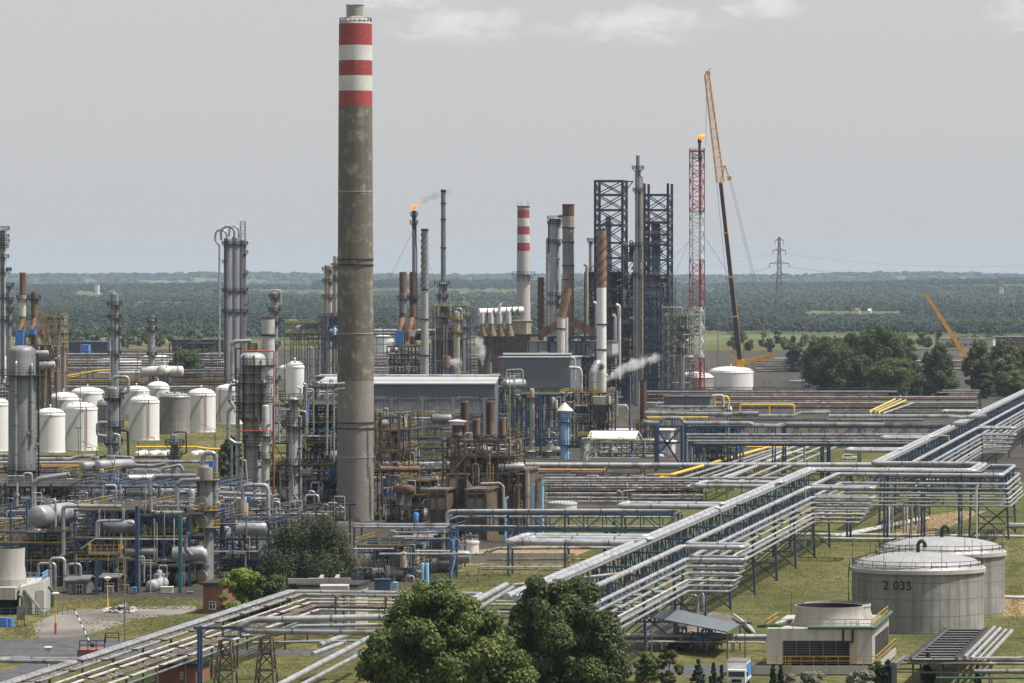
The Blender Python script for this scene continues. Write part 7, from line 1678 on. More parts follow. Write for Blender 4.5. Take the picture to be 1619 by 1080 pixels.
# ------------------------------------------------------------------ right: storage tanks, cooling tower, foreground works
t35, (tx, td, tr, tz) = storage_tank(1347, 1555, 903, 1003, 873, 'big grey storage tank marked 2 035 in front of its twin', 'tank_grey', 'tank_roof', 'big grey storage tanks', rail='steel_dark', vent=False, sp=(-2.0, .55))
t36, (bx, bd, br, bz) = storage_tank(1389, 1588, 877, 974, 849, 'big grey storage tank partly hidden behind the one marked 2 035', 'tank_grey', 'tank_roof', 'big grey storage tanks', rail='steel_dark', vent=False, sp=(-2.0, .55))
for (tt, x, d_, r_, z_, rz_) in ((t35, tx, td, tr, tz, 873), (t36, bx, bd, br, bz, 849)):
    zt = Zof(rz_, d_); m = MB(); m.tube([(x, d_ - .5, zt - .2), (x, d_ - .5, zt + 1.2), (x + .5, d_ - .5, zt + 1.75), (x + 1.0, d_ - .5, zt + 1.2), (x + 1.0, d_ - .5, zt + .7)], .26, 8, .6); part('gooseneck_vent', m, 'steel_dark', tt)
    for k in range(7):
        a = 2 * PI * k / 7 + .5; m = MB(); m.beam((x + r_ * math.cos(a), d_ + r_ * math.sin(a), z_), (x + r_ * math.cos(a), d_ + r_ * math.sin(a), z_ + 3.6), .07); part('lightning_rod', m, 'steel_dark', tt)
    m = MB(); m.lathe((x, d_, z_ + .01), [(r_ + .3, -.55), (r_ + .3, .0), (r_ * .985, .05)], 64, cap=False); part('rim', m, 'concrete_pale', tt)
    m = MB()
    for k in range(30):
        a = PI + .4 + k * .02; 
    m.rail([(x - r_ * .98 + (r_ * .98) * k / 10, d_ - r_ * .12, z_ + (zt - z_) * math.sin(k / 10 * PI / 2) ** .9 + .1) for k in range(11)], 1.0, .08); part('roof_walkway', m, 'steel_dark', tt)
fc = bpy.data.curves.new('tank_number', 'FONT'); fc.body = '2 035'; fc.size = 1.75; fc.extrude = .01; fc.space_character = 1.08; fc.align_x = 'CENTER'; fc.offset = .012
fo = bpy.data.objects.new('tank_number', fc); COL.objects.link(fo); bpy.context.view_layer.update(); fm_ = bpy.data.meshes.new_from_object(fo.evaluated_get(bpy.context.evaluated_depsgraph_get())); bpy.data.objects.remove(fo); fo = bpy.data.objects.new('tank_number', fm_); COL.objects.link(fo); fo.parent = t35; ang = math.asin((1410.5 - 1451) / 104.0)
fo.location = V((tx + (tr + .06) * math.sin(ang), td - (tr + .06) * math.cos(ang), Zof(933, td - tr))) - V(ROOT[t35.name]); fo.rotation_euler = (rad(90), 0, ang); fm_.materials.clear(); fm_.materials.append(M['text_black'])

def big_cooling_tower():
    d = 556.0; t = thing('cooling_tower', (Xof(1300, d), d + 11, 0), 'pale two fan cooling tower with dark louvres in front of the big tank', 'cooling tower')
    x0, x1 = Xof(1212, d), Xof(1379, d); zt, zb = Zof(994, d), Zof(1050, d); dep = 23.0
    o = V((x0, d, 0)); X = V((1, 0, 0)); Y = V((.175, .985, 0)); W = x1 - x0
    def box(mb, i0, i1, j0, j1, z0, z1):
        p = [o + X * i + Y * j for (i, j) in ((i0, j0), (i1, j0), (i1, j1), (i0, j1))]
        mb.add([q + V((0, 0, z)) for z in (z0, z1) for q in p], [(3, 2, 1, 0), (4, 5, 6, 7), (0, 1, 5, 4), (1, 2, 6, 5), (2, 3, 7, 6), (3, 0, 4, 7)]); return mb
    lz0, lz1 = Zof(1046, d), Zof(1013, d); li0, li1 = Xof(1238, d) - x0, Xof(1343, d) - x0
    part('wall', box(MB(), 0, W, .6, dep, zb, zt), 'concrete_pale', t)
    m = MB(); box(m, 0, li0, .0, .6, zb, zt); box(m, li1, W, .0, .6, zb, zt); box(m, li0 + .002, li1 - .002, .0, .6, lz1, zt - .003); part('front_frame', m, 'concrete_pale', t)
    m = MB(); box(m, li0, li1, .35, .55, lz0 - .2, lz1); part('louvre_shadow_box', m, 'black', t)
    m = MB(); n = 12
    for k in range(n):
        z = lz0 + (lz1 - lz0) * (k + .5) / n; a, b_ = o + X * li0 + Y * .12 + V((0, 0, z)), o + X * li1 + Y * .12 + V((0, 0, z)); m.beam(a, b_, .22, .035)
    part('louvre', m, 'steel_grey', t)
    for k in range(6):
        m = MB(); a = o + X * (li0 + (li1 - li0) * k / 5) + Y * .02; m.beam(a + V((0, 0, lz0 - .2)), a + V((0, 0, lz1)), .08); part('mullion', m, 'steel_grey', t)
    m = MB(); s0 = o + X * (W + .02)
    for (j0, j1) in ((4, 12), (13, 21)):
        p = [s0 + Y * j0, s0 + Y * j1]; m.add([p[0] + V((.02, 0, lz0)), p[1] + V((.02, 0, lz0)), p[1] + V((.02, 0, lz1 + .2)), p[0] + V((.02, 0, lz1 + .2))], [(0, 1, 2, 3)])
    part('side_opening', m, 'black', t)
    m = MB()
    for (j0, j1) in ((4, 12), (13, 21)):
        for k in range(10):
            z = lz0 + (lz1 - lz0) * (k + .5) / 10; m.beam(s0 + Y * j0 + V((.08, 0, z)), s0 + Y * j1 + V((.08, 0, z)), .05, .07)
        for k in range(9): m.beam(s0 + Y * (j0 + (j1 - j0) * k / 8) + V((.1, 0, lz0)), s0 + Y * (j0 + (j1 - j0) * k / 8) + V((.1, 0, lz1 + .2)), .08)
    part('side_louvre', m, 'steel_grey', t)
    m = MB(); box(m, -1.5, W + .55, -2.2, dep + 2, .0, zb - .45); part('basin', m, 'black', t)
    m = MB(); box(m, -1.7, W + .75, -2.4, -2.2, Zof(1066, d - 2), zb); box(m, W + .55, W + .75, -2.2, dep + 2.2, .3, zb); box(m, -1.7, W + .55, -2.2, 0, zb - .45, zb - .2); box(m, W + .02, W + .55, 0, dep + 2, zb - .45, zb - .2); part('basin_wall', m, 'concrete_pale', t)
    for (j, yy) in ((6.2, 0), (17.0, 1)):
        c = o + X * (W * .545 - (.0 if yy == 0 else .1)) + Y * j; r = 4.38
        m = MB(); m.lathe((c.x, c.y, 0), [(r * 1.06, zt + .002), (r * .98, zt + 1.2), (r * .98, zt + 2.0), (r, Zof(957, d + j)), (r * .97, Zof(957, d + j))], 48, cap=False); part('fan_stack', m, 'concrete_pale', t)
        m = MB(); m.lathe((c.x, c.y, 0), [(r * .968, Zof(957, d + j) - .02), (r * .95, zt + .6)], 48, cap=False); part('inner_wall', m, 'black', t)  # shade down the stack put into the wall as black
        m = MB(); m.lathe((c.x, c.y, zt + .7), [(.01, 0), (r * .94, .02)], 40); part('fan_throat', m, 'black', t)  # black disc painted in for the shaded throat
        m = MB()
        for k in range(6): m.beam((c.x, c.y, zt + 1.1), (c.x + r * .9 * math.cos(k * PI / 3), c.y + r * .9 * math.sin(k * PI / 3), zt + 1.1), .25, .05)
        part('fan_blade', m, 'steel_dark', t)
    m = MB(); m.rail([o + X * -.0 + Y * 12 + V((0, 0, zt)), o + Y * .1 + V((0, 0, zt)), o + X * (W - .1) + Y * .1 + V((0, 0, zt)), o + X * (W - .1) + Y * dep + V((0, 0, zt))], 1.15, .08, step=1.6); part('roof_railing', m, 'yellow', t)
    m = MB(); m.rail([o + X * -1.6 + Y * -2.3 + V((0, 0, zb)), o + X * (W + .65) + Y * -2.3 + V((0, 0, zb)), o + X * (W + .65) + Y * (dep + 2) + V((0, 0, zb))], 1.15, .08, step=1.5); part('basin_railing', m, 'yellow', t)
    m = MB(); m.ladder(o + X * 3.0 + Y * -2.7, zb + 1, .08, .7, step=.4); part('ladder', m, 'yellow', t)
    m = MB(); m.ladder(o + X * (W - 2.3) + Y * -.3 + V((0, 0, zb)), zt - zb + 1.0, .08, .7, step=.45); part('ladder', m, 'yellow', t)
    m = MB(); m.tube([o + X * 5.2 + Y * -.45 + V((0, 0, zt + .15)), o + X * (W + .3) + Y * -.45 + V((0, 0, zt + .15)), o + X * (W + .3) + Y * dep + V((0, 0, zt + .35))], .24, 10); part('water_pipe', m, 'green_pipe', t)
    m = MB(); m.tube([o + X * -1.5 + Y * 3 + V((0, 0, zt + .1)), o + X * 1.5 + Y * 2 + V((0, 0, zt + .3)), o + X * 2.0 + Y * 10 + V((0, 0, zt + .3))], .24, 10); part('water_pipe', m, 'green_pipe', t)
    m = MB(); m.tube([o + X * (W - 3.6) + Y * -.3 + V((0, 0, zt)), o + X * (W - 3.6) + Y * -.4 + V((0, 0, zt - 1.6)), o + X * (W - 2.4) + Y * -.4 + V((0, 0, zt - 1.7)), o + X * (W - 2.4) + Y * -.4 + V((0, 0, zt))], .14, 8); part('drain_pipe', m, 'steel_dark', t)
big_cooling_tower()
lamp_post(1252, 936, 596, 'grey lamp post with an arm left of the big cooling tower', 'steel_grey', 'arm')
# corrugated shelter
t_ = thing('shelter', G(1090, 1003), 'blue grey corrugated shelter roof over a small pump group', 'shelter')
cs = [P(1018, 973, 593), P(1150, 999, 578), P(1170, 987, 592), P(1066, 962, 602)]
m = MB(); m.add([c for c in cs] + [c - V((0, 0, .15)) for c in cs], [(0, 1, 2, 3), (7, 6, 5, 4), (0, 4, 5, 1), (1, 5, 6, 2), (2, 6, 7, 3), (3, 7, 4, 0)]); part('roof', m, 'cladding', t_)
for c in cs:
    m = MB(); m.beam((c.x * .998 + .05, c.y, 0), (c.x * .998 + .05, c.y, c.z - .15), .2); part('post', m, 'steel_grey', t_)
steel_frame(1050, 1130, 590, 7, [1010, 1020], 'small pump skid with valves under the corrugated shelter', 'steel_grey', 'steel_dark', 4, clutter=50, th=.14, rails=False, stairs=False, pr=(.05, .13), vessels=0, brace=False)
pipe([(975, 1005), (1216, 1007)], 4.4, 590, 'alu', 'thick silver pipe running low behind the roadside conifers')
pipe([(975, 1014), (1210, 1016)], 1.6, 586, 'pipe_grey', 'thin grey pipe under the thick silver roadside pipe')
t_ = rack(588, 980, 1216, [1012], 1032, 'low grey sleeper rack under the thick silver roadside pipe', 'steel_grey', 2.2, 5, th=.16, diag=False)
pipe([(984, 968), (1064, 968), (1071, 970), (1071, 1030)], 2.2, 600, 'alu', 'silver gantry pipe turning down before the corrugated shelter')
pipe([(1165, 1000), (1172, 985), (1180, 982)], 2.0, 612, 'alu_white', 'white valve pipe right of the corrugated shelter')
for k, y in enumerate((972, 976, 980)):
    p0, p1 = G(1190 + 2 * k, y + 22, .5), G(1160 + 6 * k, y, .5); m = MB(); m.tube([p0, p1], .2, 8); obj('pipe', m, 'alu_white', 'white ground pipe left of the big cooling tower, %s' % ('first', 'second', 'third')[k], 'pipe', 'white ground pipes by the cooling tower')
lamp_post(1030, 966, 575, 'grey forked lamp post before the low silver pipe', 'steel_grey', 'mast')
lamp_post(1178, 984, 566, 'thin grey pole near the cooling tower corner', 'steel_grey', 'mast')
t_ = thing('fire_hydrant', G(1021, 1034), 'small red fire hydrant below the low silver pipe', 'hydrant'); c_ = G(1021, 1034)
m = MB(); m.lathe(c_, [(.25, 0), (.2, .1), (.18, 1.2), (.28, 1.25), (.28, 1.4), (.1, 1.6)], 12); part('body', m, 'red_pipe', t_)
m = MB(); m.lathe(c_ + V((-.35, 0, .95)), [(.12, 0), (.12, .7)], 10, axis=(1, 0, 0)); part('outlet', m, 'red_pipe', t_)
# truck at the bottom edge
t_ = thing('truck', (Xof(1163, 537), 539, 0), 'white and blue box truck parked at the bottom edge by the cooling tower', 'truck'); c_ = V((Xof(1163, 537), 537, 0))
def tbx(nm, cx, cy, cz, sx, sy, sz, mm, par=None):
    m = MB(); m.box(c_ + V((cx, cy, cz)), (sx, sy, sz), (1, -.15, 0)); return part(nm, m, mm, par or t_)
tbx('cargo_box', .5, 2.2, 1.95, 2.4, 5.2, 2.4, 'white'); tbx('side_panel', 1.72, 2.0, 1.9, .05, 4.8, 2.0, 'bright_blue'); tbx('roof_panel', .5, 2.2, 3.2, 2.46, 5.3, .1, 'steel_grey')
tbx('cab', .1, -1.3, 1.4, 2.2, 1.6, 1.9, 'white'); tbx('windscreen', .0, -2.12, 1.85, 1.9, .06, .6, 'glass_dark'); tbx('grille', .0, -2.12, 1.05, 1.2, .06, .4, 'steel_dark'); tbx('headlight', -.8, -2.13, .95, .3, .06, .2, 'roof_pale'); tbx('headlight', .8, -2.13, .95, .3, .06, .2, 'roof_pale'); tbx('mirror', -1.3, -1.9, 1.9, .2, .1, .4, 'black'); tbx('mirror', 1.3, -2.1, 1.9, .2, .1, .4, 'black'); tbx('side_stripe', 1.76, 2.0, 1.1, .04, 4.8, .25, 'white'); tbx('bumper', -.02, -2.15, .55, 2.2, .15, .35, 'steel_dark')
for (dx, dy) in ((-.9, -1.2), (1.2, -1.35), (-.4, 3.4), (1.7, 3.2)):
    m = MB(); m.lathe(c_ + V((dx - .15, dy, .45)), [(.2, -.02), (.45, 0), (.45, .3), (.2, .32)], 16, axis=(1, -.15, 0)); part('wheel', m, 'black', t_)
# steel decked pipe way at the bottom right
t_ = thing('pipe_trestle', G(1500, 1050), 'grey steel decked pipe trestle running away in the bottom right corner', 'pipe trestle')
q0, q1 = G(1440, 1046, 4), G(1497, 998, 4); q2, q3 = G(1512, 1046, 4), G(1560, 998, 4)
m = MB(); m.add([q0, q2, q3, q1] + [p - V((0, 0, .2)) for p in (q0, q2, q3, q1)], [(0, 1, 2, 3), (7, 6, 5, 4), (0, 4, 5, 1), (1, 5, 6, 2), (2, 6, 7, 3), (3, 7, 4, 0)]); part('deck', m, 'steel_grey', t_)
for k in range(13):
    m = MB(); m.beam(q0.lerp(q1, k / 12) + V((0, 0, .12)), q2.lerp(q3, k / 12) + V((0, 0, .12)), .25, .2); part('sleeper', m, 'steel_dark', t_)
for (a, b_) in ((q0, q1), (q2, q3)):
    m = MB(); m.beam(a + V((0, 0, .3)), b_ + V((0, 0, .3)), .4, .35)
    for k in range(24): m.beam(a.lerp(b_, k / 24) + V((-.3, 0, .55)), a.lerp(b_, k / 24) + V((.3, 0, .55)), .12)
    part('edge_girder', m, 'steel_grey', t_)
for k in range(5):
    for (a, b_) in ((q0, q1), (q2, q3)):
        p = a.lerp(b_, (k + .3) / 5); m = MB(); m.beam((p.x, p.y, 0), (p.x, p.y, 3.8), .25); part('leg', m, 'steel_grey', t_)
for k in range(4):
    o_ = V((1.0 + .75 * k, 0, .5 - .15 * k)); m = MB(); m.tube([q2 + o_ * 1.0, q3 + o_], .24 if k != 2 else .16, 8); obj('pipe', m, 'alu', 'silver pipe along the right edge of the decked trestle, %s from the deck' % ('first', 'second', 'third', 'fourth')[k], 'pipe', 'pipes beside the decked trestle')
rack(528, 1412, 1640, [1048, 1062], 1098, 'pale steel pipe frame crossing the bottom right corner', 'steel_grey', 4, 5, th=.22, diag=True)
pipe_row(526, [(1043, 1424, 1640, 2.2, 'alu'), (1040, 1540, 1640, 1.6, 'alu_white'), (1049, 1415, 1640, 1.8, 'pipe_brown'), (1061, 1540, 1640, 3.0, 'alu'), (1072, 1480, 1640, 2.0, 'green_pipe')], '# pipe from the top on the bottom right frame', group='pipes on the bottom right frame')
m = MB(); m.beam(P(1415, 1052, 527), P(1432, 1040, 531), .5, .6); m.beam(P(1415, 1090, 527), P(1415, 1050, 527), .5); obj('bent_beam', m, 'steel_grey', 'pale steel corner post of the bottom right frame', 'post')
# ------------------------------------------------------------------ right: truss racks in the middle distance
rack(1085, 1088, 1490, [675, 690, 704], 766, 'blue truss bridge with lattice sides across the right middle distance', 'blue', 6, 19, truss=(676, 704))
pipe_row(1080, [(653, 1020, 1200, 2.8, 'alu', ((1155, 655), (1168, 653))), (657, 1130, 1312, 2.8, 'alu', ((1255, 657.5), (1266, 652.5)), 652), (664, 1155, 1460, 1.9, 'alu_dark'), (667.5, 1020, 1190, 3.2, 'alu', ((1043, 669), (1046, 661), (1077, 661), (1081, 669), (1186, 669)), 671), (672, 1180, 1400, 3.0, 'alu', ((1235, 673.5), (1245, 670)), 671), (671.5, 1230, 1525, 3.0, 'alu'), (658, 1310, 1560, 2.9, 'alu', ((1500, 658), (1520, 660))), (687, 1085, 1520, 1.6, 'alu'), (692, 1088, 1480, 1.4, 'alu_dark'), (697, 1088, 1480, 1.6, 'pipe_grey'), (701, 1100, 1480, 1.5, 'alu_dark')],
         '# pipe listed downwards on the blue truss bridge of the right middle distance', group='pipes on the middle distance truss')
pipe([(1086, 730), (1086, 690), (1089, 687)], 1.4, 1078, 'alu', 'silver pipe turning down at the left end of the blue truss bridge')
def xbrace():
    d = 1130; t = thing('braced_tower', P(1060, 735, d), 'bright blue cross braced tower under the raised silver loop', 'braced tower')
    for (x, dd) in ((1037, 0), (1078, 0), (1040, 8), (1084, 8)):
        m = MB(); m.beam(P(x, 745, d + dd), P(x, 672, d + dd), .7); part('leg', m, 'blue', t)
    for (xa, ya, xb, yb) in ((1038, 674, 1078, 674), (1038, 676, 1076, 736), (1078, 676, 1042, 716), (1040, 700, 1078, 700)):
        m = MB(); m.beam(P(xa, ya, d - .2), P(xb, yb, d - .2), .5); part('brace', m, 'blue', t)
xbrace()
steel_frame(1090, 1165, 1100, 14, [676, 694, 716], 'blue tangle of frames and pipes left of the tall blue posts', 'blue', 'yellow', 5, clutter=60, th=.35, stairs=False, rails=False)
for (x, y0, y1, d_, lb) in ((1240, 672, 762, 1088, 'tall blue lattice post, thickest of the truss bridge'), (1300, 690, 760, 1084, 'blue post under the truss bridge, right of the thickest one'), (1310, 690, 757, 1090, 'thin blue post under the truss bridge')):
    m = MB(); m.lattice((Xof(x, d_), d_, 0), P(x, y0, d_), .7, .6, 12, .28, thb=.16); obj('steel_post', m, 'blue', lb, 'post')
for (x, y0, y1, lb) in ((1236, 720, 752, 'left'), (1272, 705, 752, 'right')):
    m = MB(); m.beam(P(x, 0, 1090).xy.to_3d(), P(x, y0, 1090), .5); obj('white_post', m, 'dirty_white', 'stout white post under the diagonal silver pipes, %s one' % lb, 'post')
# diagonal pipes (run along u) between the racks
for i, (x0, y0, x1, y1, r_, mm) in enumerate(((1030, 760, 1210, 708, 2.4, 'gas_yellow'), (1050, 765, 1240, 705, 2.0, 'alu'), (1070, 768, 1252, 704, 1.6, 'alu_dark'), (1085, 770, 1265, 703, 2.2, 'alu'), (1100, 771, 1290, 702, 1.8, 'alu_white'), (1115, 772, 1245, 716, 2.4, 'alu'), (1140, 773, 1300, 706, 1.8, 'pipe_grey'), (1160, 774, 1330, 703, 2.0, 'alu'))):
    p0, p1 = G(x0, y0, 4.0), G(x1, y1, 4.0); m = MB(); m.tube([p0, p1, p1 + VV * 6], r_ * .155, 8); obj('pipe', m, mm, 'pipe of the slanting bundle left of the diagonal bridge, %s from its left' % ORD[i].replace('topmost', 'first'), 'pipe', 'slanting pipe bundle')
t_ = thing('pipe_rack', G(1180, 740), 'low rack carrying the slanting pipe bundle', 'pipe rack')
for k in range(9):
    p0 = G(1030, 760, 4.0).lerp(G(1210, 708, 4.0), k / 8); m = MB(); e = p0 + VV * 17; m.beam(p0 - V((0, 0, .4)), e - V((0, 0, .4)), .3)
    for f in (0, .33, .66, 1): m.beam(p0.lerp(e, f) * V((1, 1, 0)).x if False else V((p0.lerp(e, f).x, p0.lerp(e, f).y, 0)), p0.lerp(e, f) - V((0, 0, .4)), .25)
    part('trestle', m, 'steel_grey', t_)
pipe([(1117, 724), (1144, 724), (1146, 722)], 2.0, 1105, 'gas_yellow', 'short yellow pipe beside the slanting bundle')
pipe([(1034, 751), (1068, 751)], 2.2, 1010, 'orange_pipe', 'short orange pipe at the foot of the slanting bundle')
pipe([(1180, 707), (1206, 707)], 1.6, 1110, 'orange_pipe', 'short orange pipe at the head of the slanting bundle')
# dark pipe alley farther back
rack(1620, 1020, 1545, [617, 628, 640], 655, 'dark many layered pipe rack in front of the tree group', 'steel_dark', 8, 16)
pipe_row(1610, [(619.5, 1020, 1418, 1.8, 'alu_dark'), (624, 1020, 1405, 1.2, 'pipe_brown'), (628, 1150, 1545, 1.6, 'pipe_grey'), (631, 1020, 1545, 1.4, 'rust_dark'), (634, 1150, 1380, 1.5, 'pipe_brown'), (637, 1020, 1545, 1.6, 'pipe_grey'), (640, 1020, 1380, 1.3, 'rust_dark'), (643, 1020, 1545, 1.6, 'pipe_brown'), (646, 1140, 1545, 1.3, 'alu_dark'), (649, 1020, 1540, 1.6, 'pipe_brown'), (652, 1020, 1540, 1.4, 'alu_dark')], '# pipe listed downwards on the dark layered rack before the trees', group='pipes of the dark layered rack')
rack(1760, 1020, 1430, [613], 640, 'low brown rack behind the dark layered rack', 'steel_brown', 5, 14)
rack(1330, 1020, 1150, [643, 655], 690, 'blue grey rack below the cooler bank', 'blue_grey', 5, 9)
pipe_row(1325, [(637, 1030, 1046, 1.6, 'alu'), (643.5, 1035, 1145, 2.0, 'alu', ((1037, 639), (1040, 643))), (650, 1022, 1140, 1.3, 'alu_dark'), (656, 1022, 1140, 1.6, 'alu'), (660, 1022, 1120, 1.4, 'gas_yellow')], '# pipe listed downwards on the rack below the cooler bank', group='pipes below the cooler bank')
pipe([(1170, 655), (1170, 640), (1255, 640), (1255, 655)], 1.8, 1480, 'gas_yellow', 'long flat yellow gas pipe hoop standing before the dark rack')
pipe([(1216, 655), (1216, 641)], 1.6, 1481, 'gas_yellow', 'middle leg of the flat yellow gas pipe hoop')
pipe([(1130, 645), (1130, 627), (1149, 627), (1152, 631), (1152, 650)], 2.0, 1440, 'gas_yellow', 'tall yellow gas pipe hoop beside the cooler bank')
pipe([(1126, 626), (1143, 625), (1144, 645)], 2.0, 1436, 'alu_white', 'white pipe hoop beside the tall yellow one')
m = MB(); m.lathe(P(1152, 650, 1435), [(1.0, 0), (1.2, .6), (.9, 1.4), (.1, 1.6)], 14); obj('valve_dome', m, 'dirty_white', 'small white domed valve under the yellow hoop', 'valve')
for i, (x0, y0, x1, y1, mm) in enumerate(((1376, 652, 1424, 627, 'gas_yellow'), (1384, 652, 1428, 630, 'pipe_grey'), (1390, 653, 1432, 633, 'gas_yellow'), (1398, 655, 1444, 637, 'alu'))):
    p0, p1 = G(x0, y0 - 2, 5.0), G(x1, y1, 5.0); m = MB(); m.tube([p0 - V((0, 0, 3)), p0, p1], .34, 8); obj('pipe', m, mm, 'pipe running towards the trees from the yellow corner, %s from the left' % ('first', 'second', 'third', 'fourth')[i], 'pipe', 'pipes of the yellow corner')
# lime hoop, ground pipes at the right edge
pipe([(1478, 695), (1478, 689), (1500, 689), (1500, 722)], 1.1, 1000, 'lime', 'thin yellow green hoop pipe beside the far diagonal bridge')
for k in range(8):
    p0, p1 = GR(-44 + 2.2 * k, 860 + 4 * k, .6), GR(-44 + 2.2 * k, 985, .6); m = MB(); m.tube([p0, p1], .28 if k % 2 else .2, 7); obj('pipe', m, 'alu_white' if k % 3 else 'pipe_grey', 'pale pipe lying on the ground at the right edge, %s from the bridge' % ORD[k].replace('topmost', 'first'), 'pipe', 'ground pipes at the right edge')
gtube([(-49, 862, 1.6), (-20, 862, 1.6)], .55, 'alu', 'thick grey pipe lying beside the bridge jog at the right edge')
for k in range(3): gtube([(-82 + 1.4 * k, 838, .5), (-70 + 1.4 * k, 905, .5)] if k else [(-90, 845, .5), (-38, 845, .5)], .3, 'alu_white', 'white ground pipe under the bridge jog, %s' % ('crossing one', 'left slanting one', 'right slanting one')[k], 'ground pipes under the jog')
pipe([(1300, 851), (1369, 852), (1460, 852)], 1.8, 820, 'alu_white', 'thin white pipe low behind the bridge posts on the grass')
pipe([(1588, 944), (1640, 946)], 3.0, 680, 'alu_white', 'white pipe on the grass right of the grey tanks')
# car on the grass track
t_ = thing('parked_car', G(1343, 726), 'small white car parked below the curved fat pipe', 'car'); c_ = G(1343, 727)
m = MB(); m.box(c_ + V((0, 0, .62)), (4.2, 1.75, .6)); part('body', m, 'white', t_)
m = MB(); m.add([c_ + V(q) for q in ((-1.9, -.75, .92), (1.0, -.75, .92), (.5, -.65, 1.5), (-1.5, -.65, 1.5), (-1.9, .75, .92), (1.0, .75, .92), (.5, .65, 1.5), (-1.5, .65, 1.5))], [(0, 1, 2, 3), (7, 6, 5, 4), (1, 5, 6, 2), (3, 2, 6, 7), (0, 3, 7, 4)]); part('cabin', m, 'white', t_)
m = MB(); m.add([c_ + V(q) for q in ((-1.7, -.76, .98), (.8, -.76, .98), (.4, -.69, 1.42), (-1.4, -.69, 1.42))], [(0, 1, 2, 3)]); part('side_window', m, 'glass_dark', t_)
for (dx, dy) in ((-1.3, -.8), (1.3, -.8), (-1.3, .7), (1.3, .7)):
    m = MB(); m.lathe(c_ + V((dx, dy, .33)), [(.33, 0), (.33, .2)], 14, axis=(0, 1, 0)); part('wheel', m, 'black', t_)
# ------------------------------------------------------------------ right: flare tower, cranes, pylons, far buildings
def flare_tower():
    d = 1880; s = S(d); t = thing('flare_tower', P(1102, 626, d), 'red and white lattice flare tower with a flame at its tip', 'flare tower')
    for (y0, y1, mm) in ((640, 566, 'red_paint'), (566, 486, 'white_paint'), (486, 411, 'red_paint'), (411, 335, 'white_paint'), (335, 238, 'red_paint')):
        m = MB(); n = int((y0 - y1) * s / 2.9); m.lattice(P(1102, y0, d), P(1102, y1, d), 19 * s, 19 * s, n, .34, ax=(1, .25, 0), thb=.24); part('lattice_section', m, mm, t)
        m = MB(); m.tube([P(1107, y0, d - 1), P(1107, y1, d - 1)], 2.0 * s, 10); part('riser_pipe', m, mm, t)
    for y in (240, 250, 335):
        m = MB(); m.box(P(1102, y, d), (22 * s, 22 * s, .3)); po = part('platform', m, 'steel_dark', t); m = MB(); c = P(1102, y, d); w_ = 11.5 * s; m.rail([c + V(q) for q in ((-w_, w_, 0), (-w_, -w_, 0), (w_, -w_, 0), (w_, w_, 0))], 1.5, .16, step=2); part('railing', m, 'red_paint', po)
    m = MB(); m.tube([P(1106, 255, d), P(1106, 219, d)], 2.0 * s, 10, r1=2.3 * s); m.lathe(P(1106, 226, d), [(3.2 * s, 0), (3.2 * s, 1), (2 * s, 1.4)], 12); part('flare_tip', m, 'steel_dark', t)
    flame(1103, 219, d, 8, 15, 2.4, 'orange flame blowing right from the lattice flare tower')
    for (x0, y0, x1, y1, lb) in ((1092, 375, 1060, 450, 'left guy wire from the white lattice section'), (1092, 380, 1050, 420, 'upper left guy wire of the flare tower'), (1112, 372, 1235, 560, 'long right guy wire of the flare tower'), (1112, 490, 1122, 590, 'short right guy wire of the flare tower'), (1092, 490, 1080, 590, 'short left guy wire of the flare tower')):
        m = MB(); m.beam(P(x0, y0, d), P(x1, y1, d - 40), .13); obj('guy_wire', m, 'cable', lb, 'guy wire')
flare_tower()
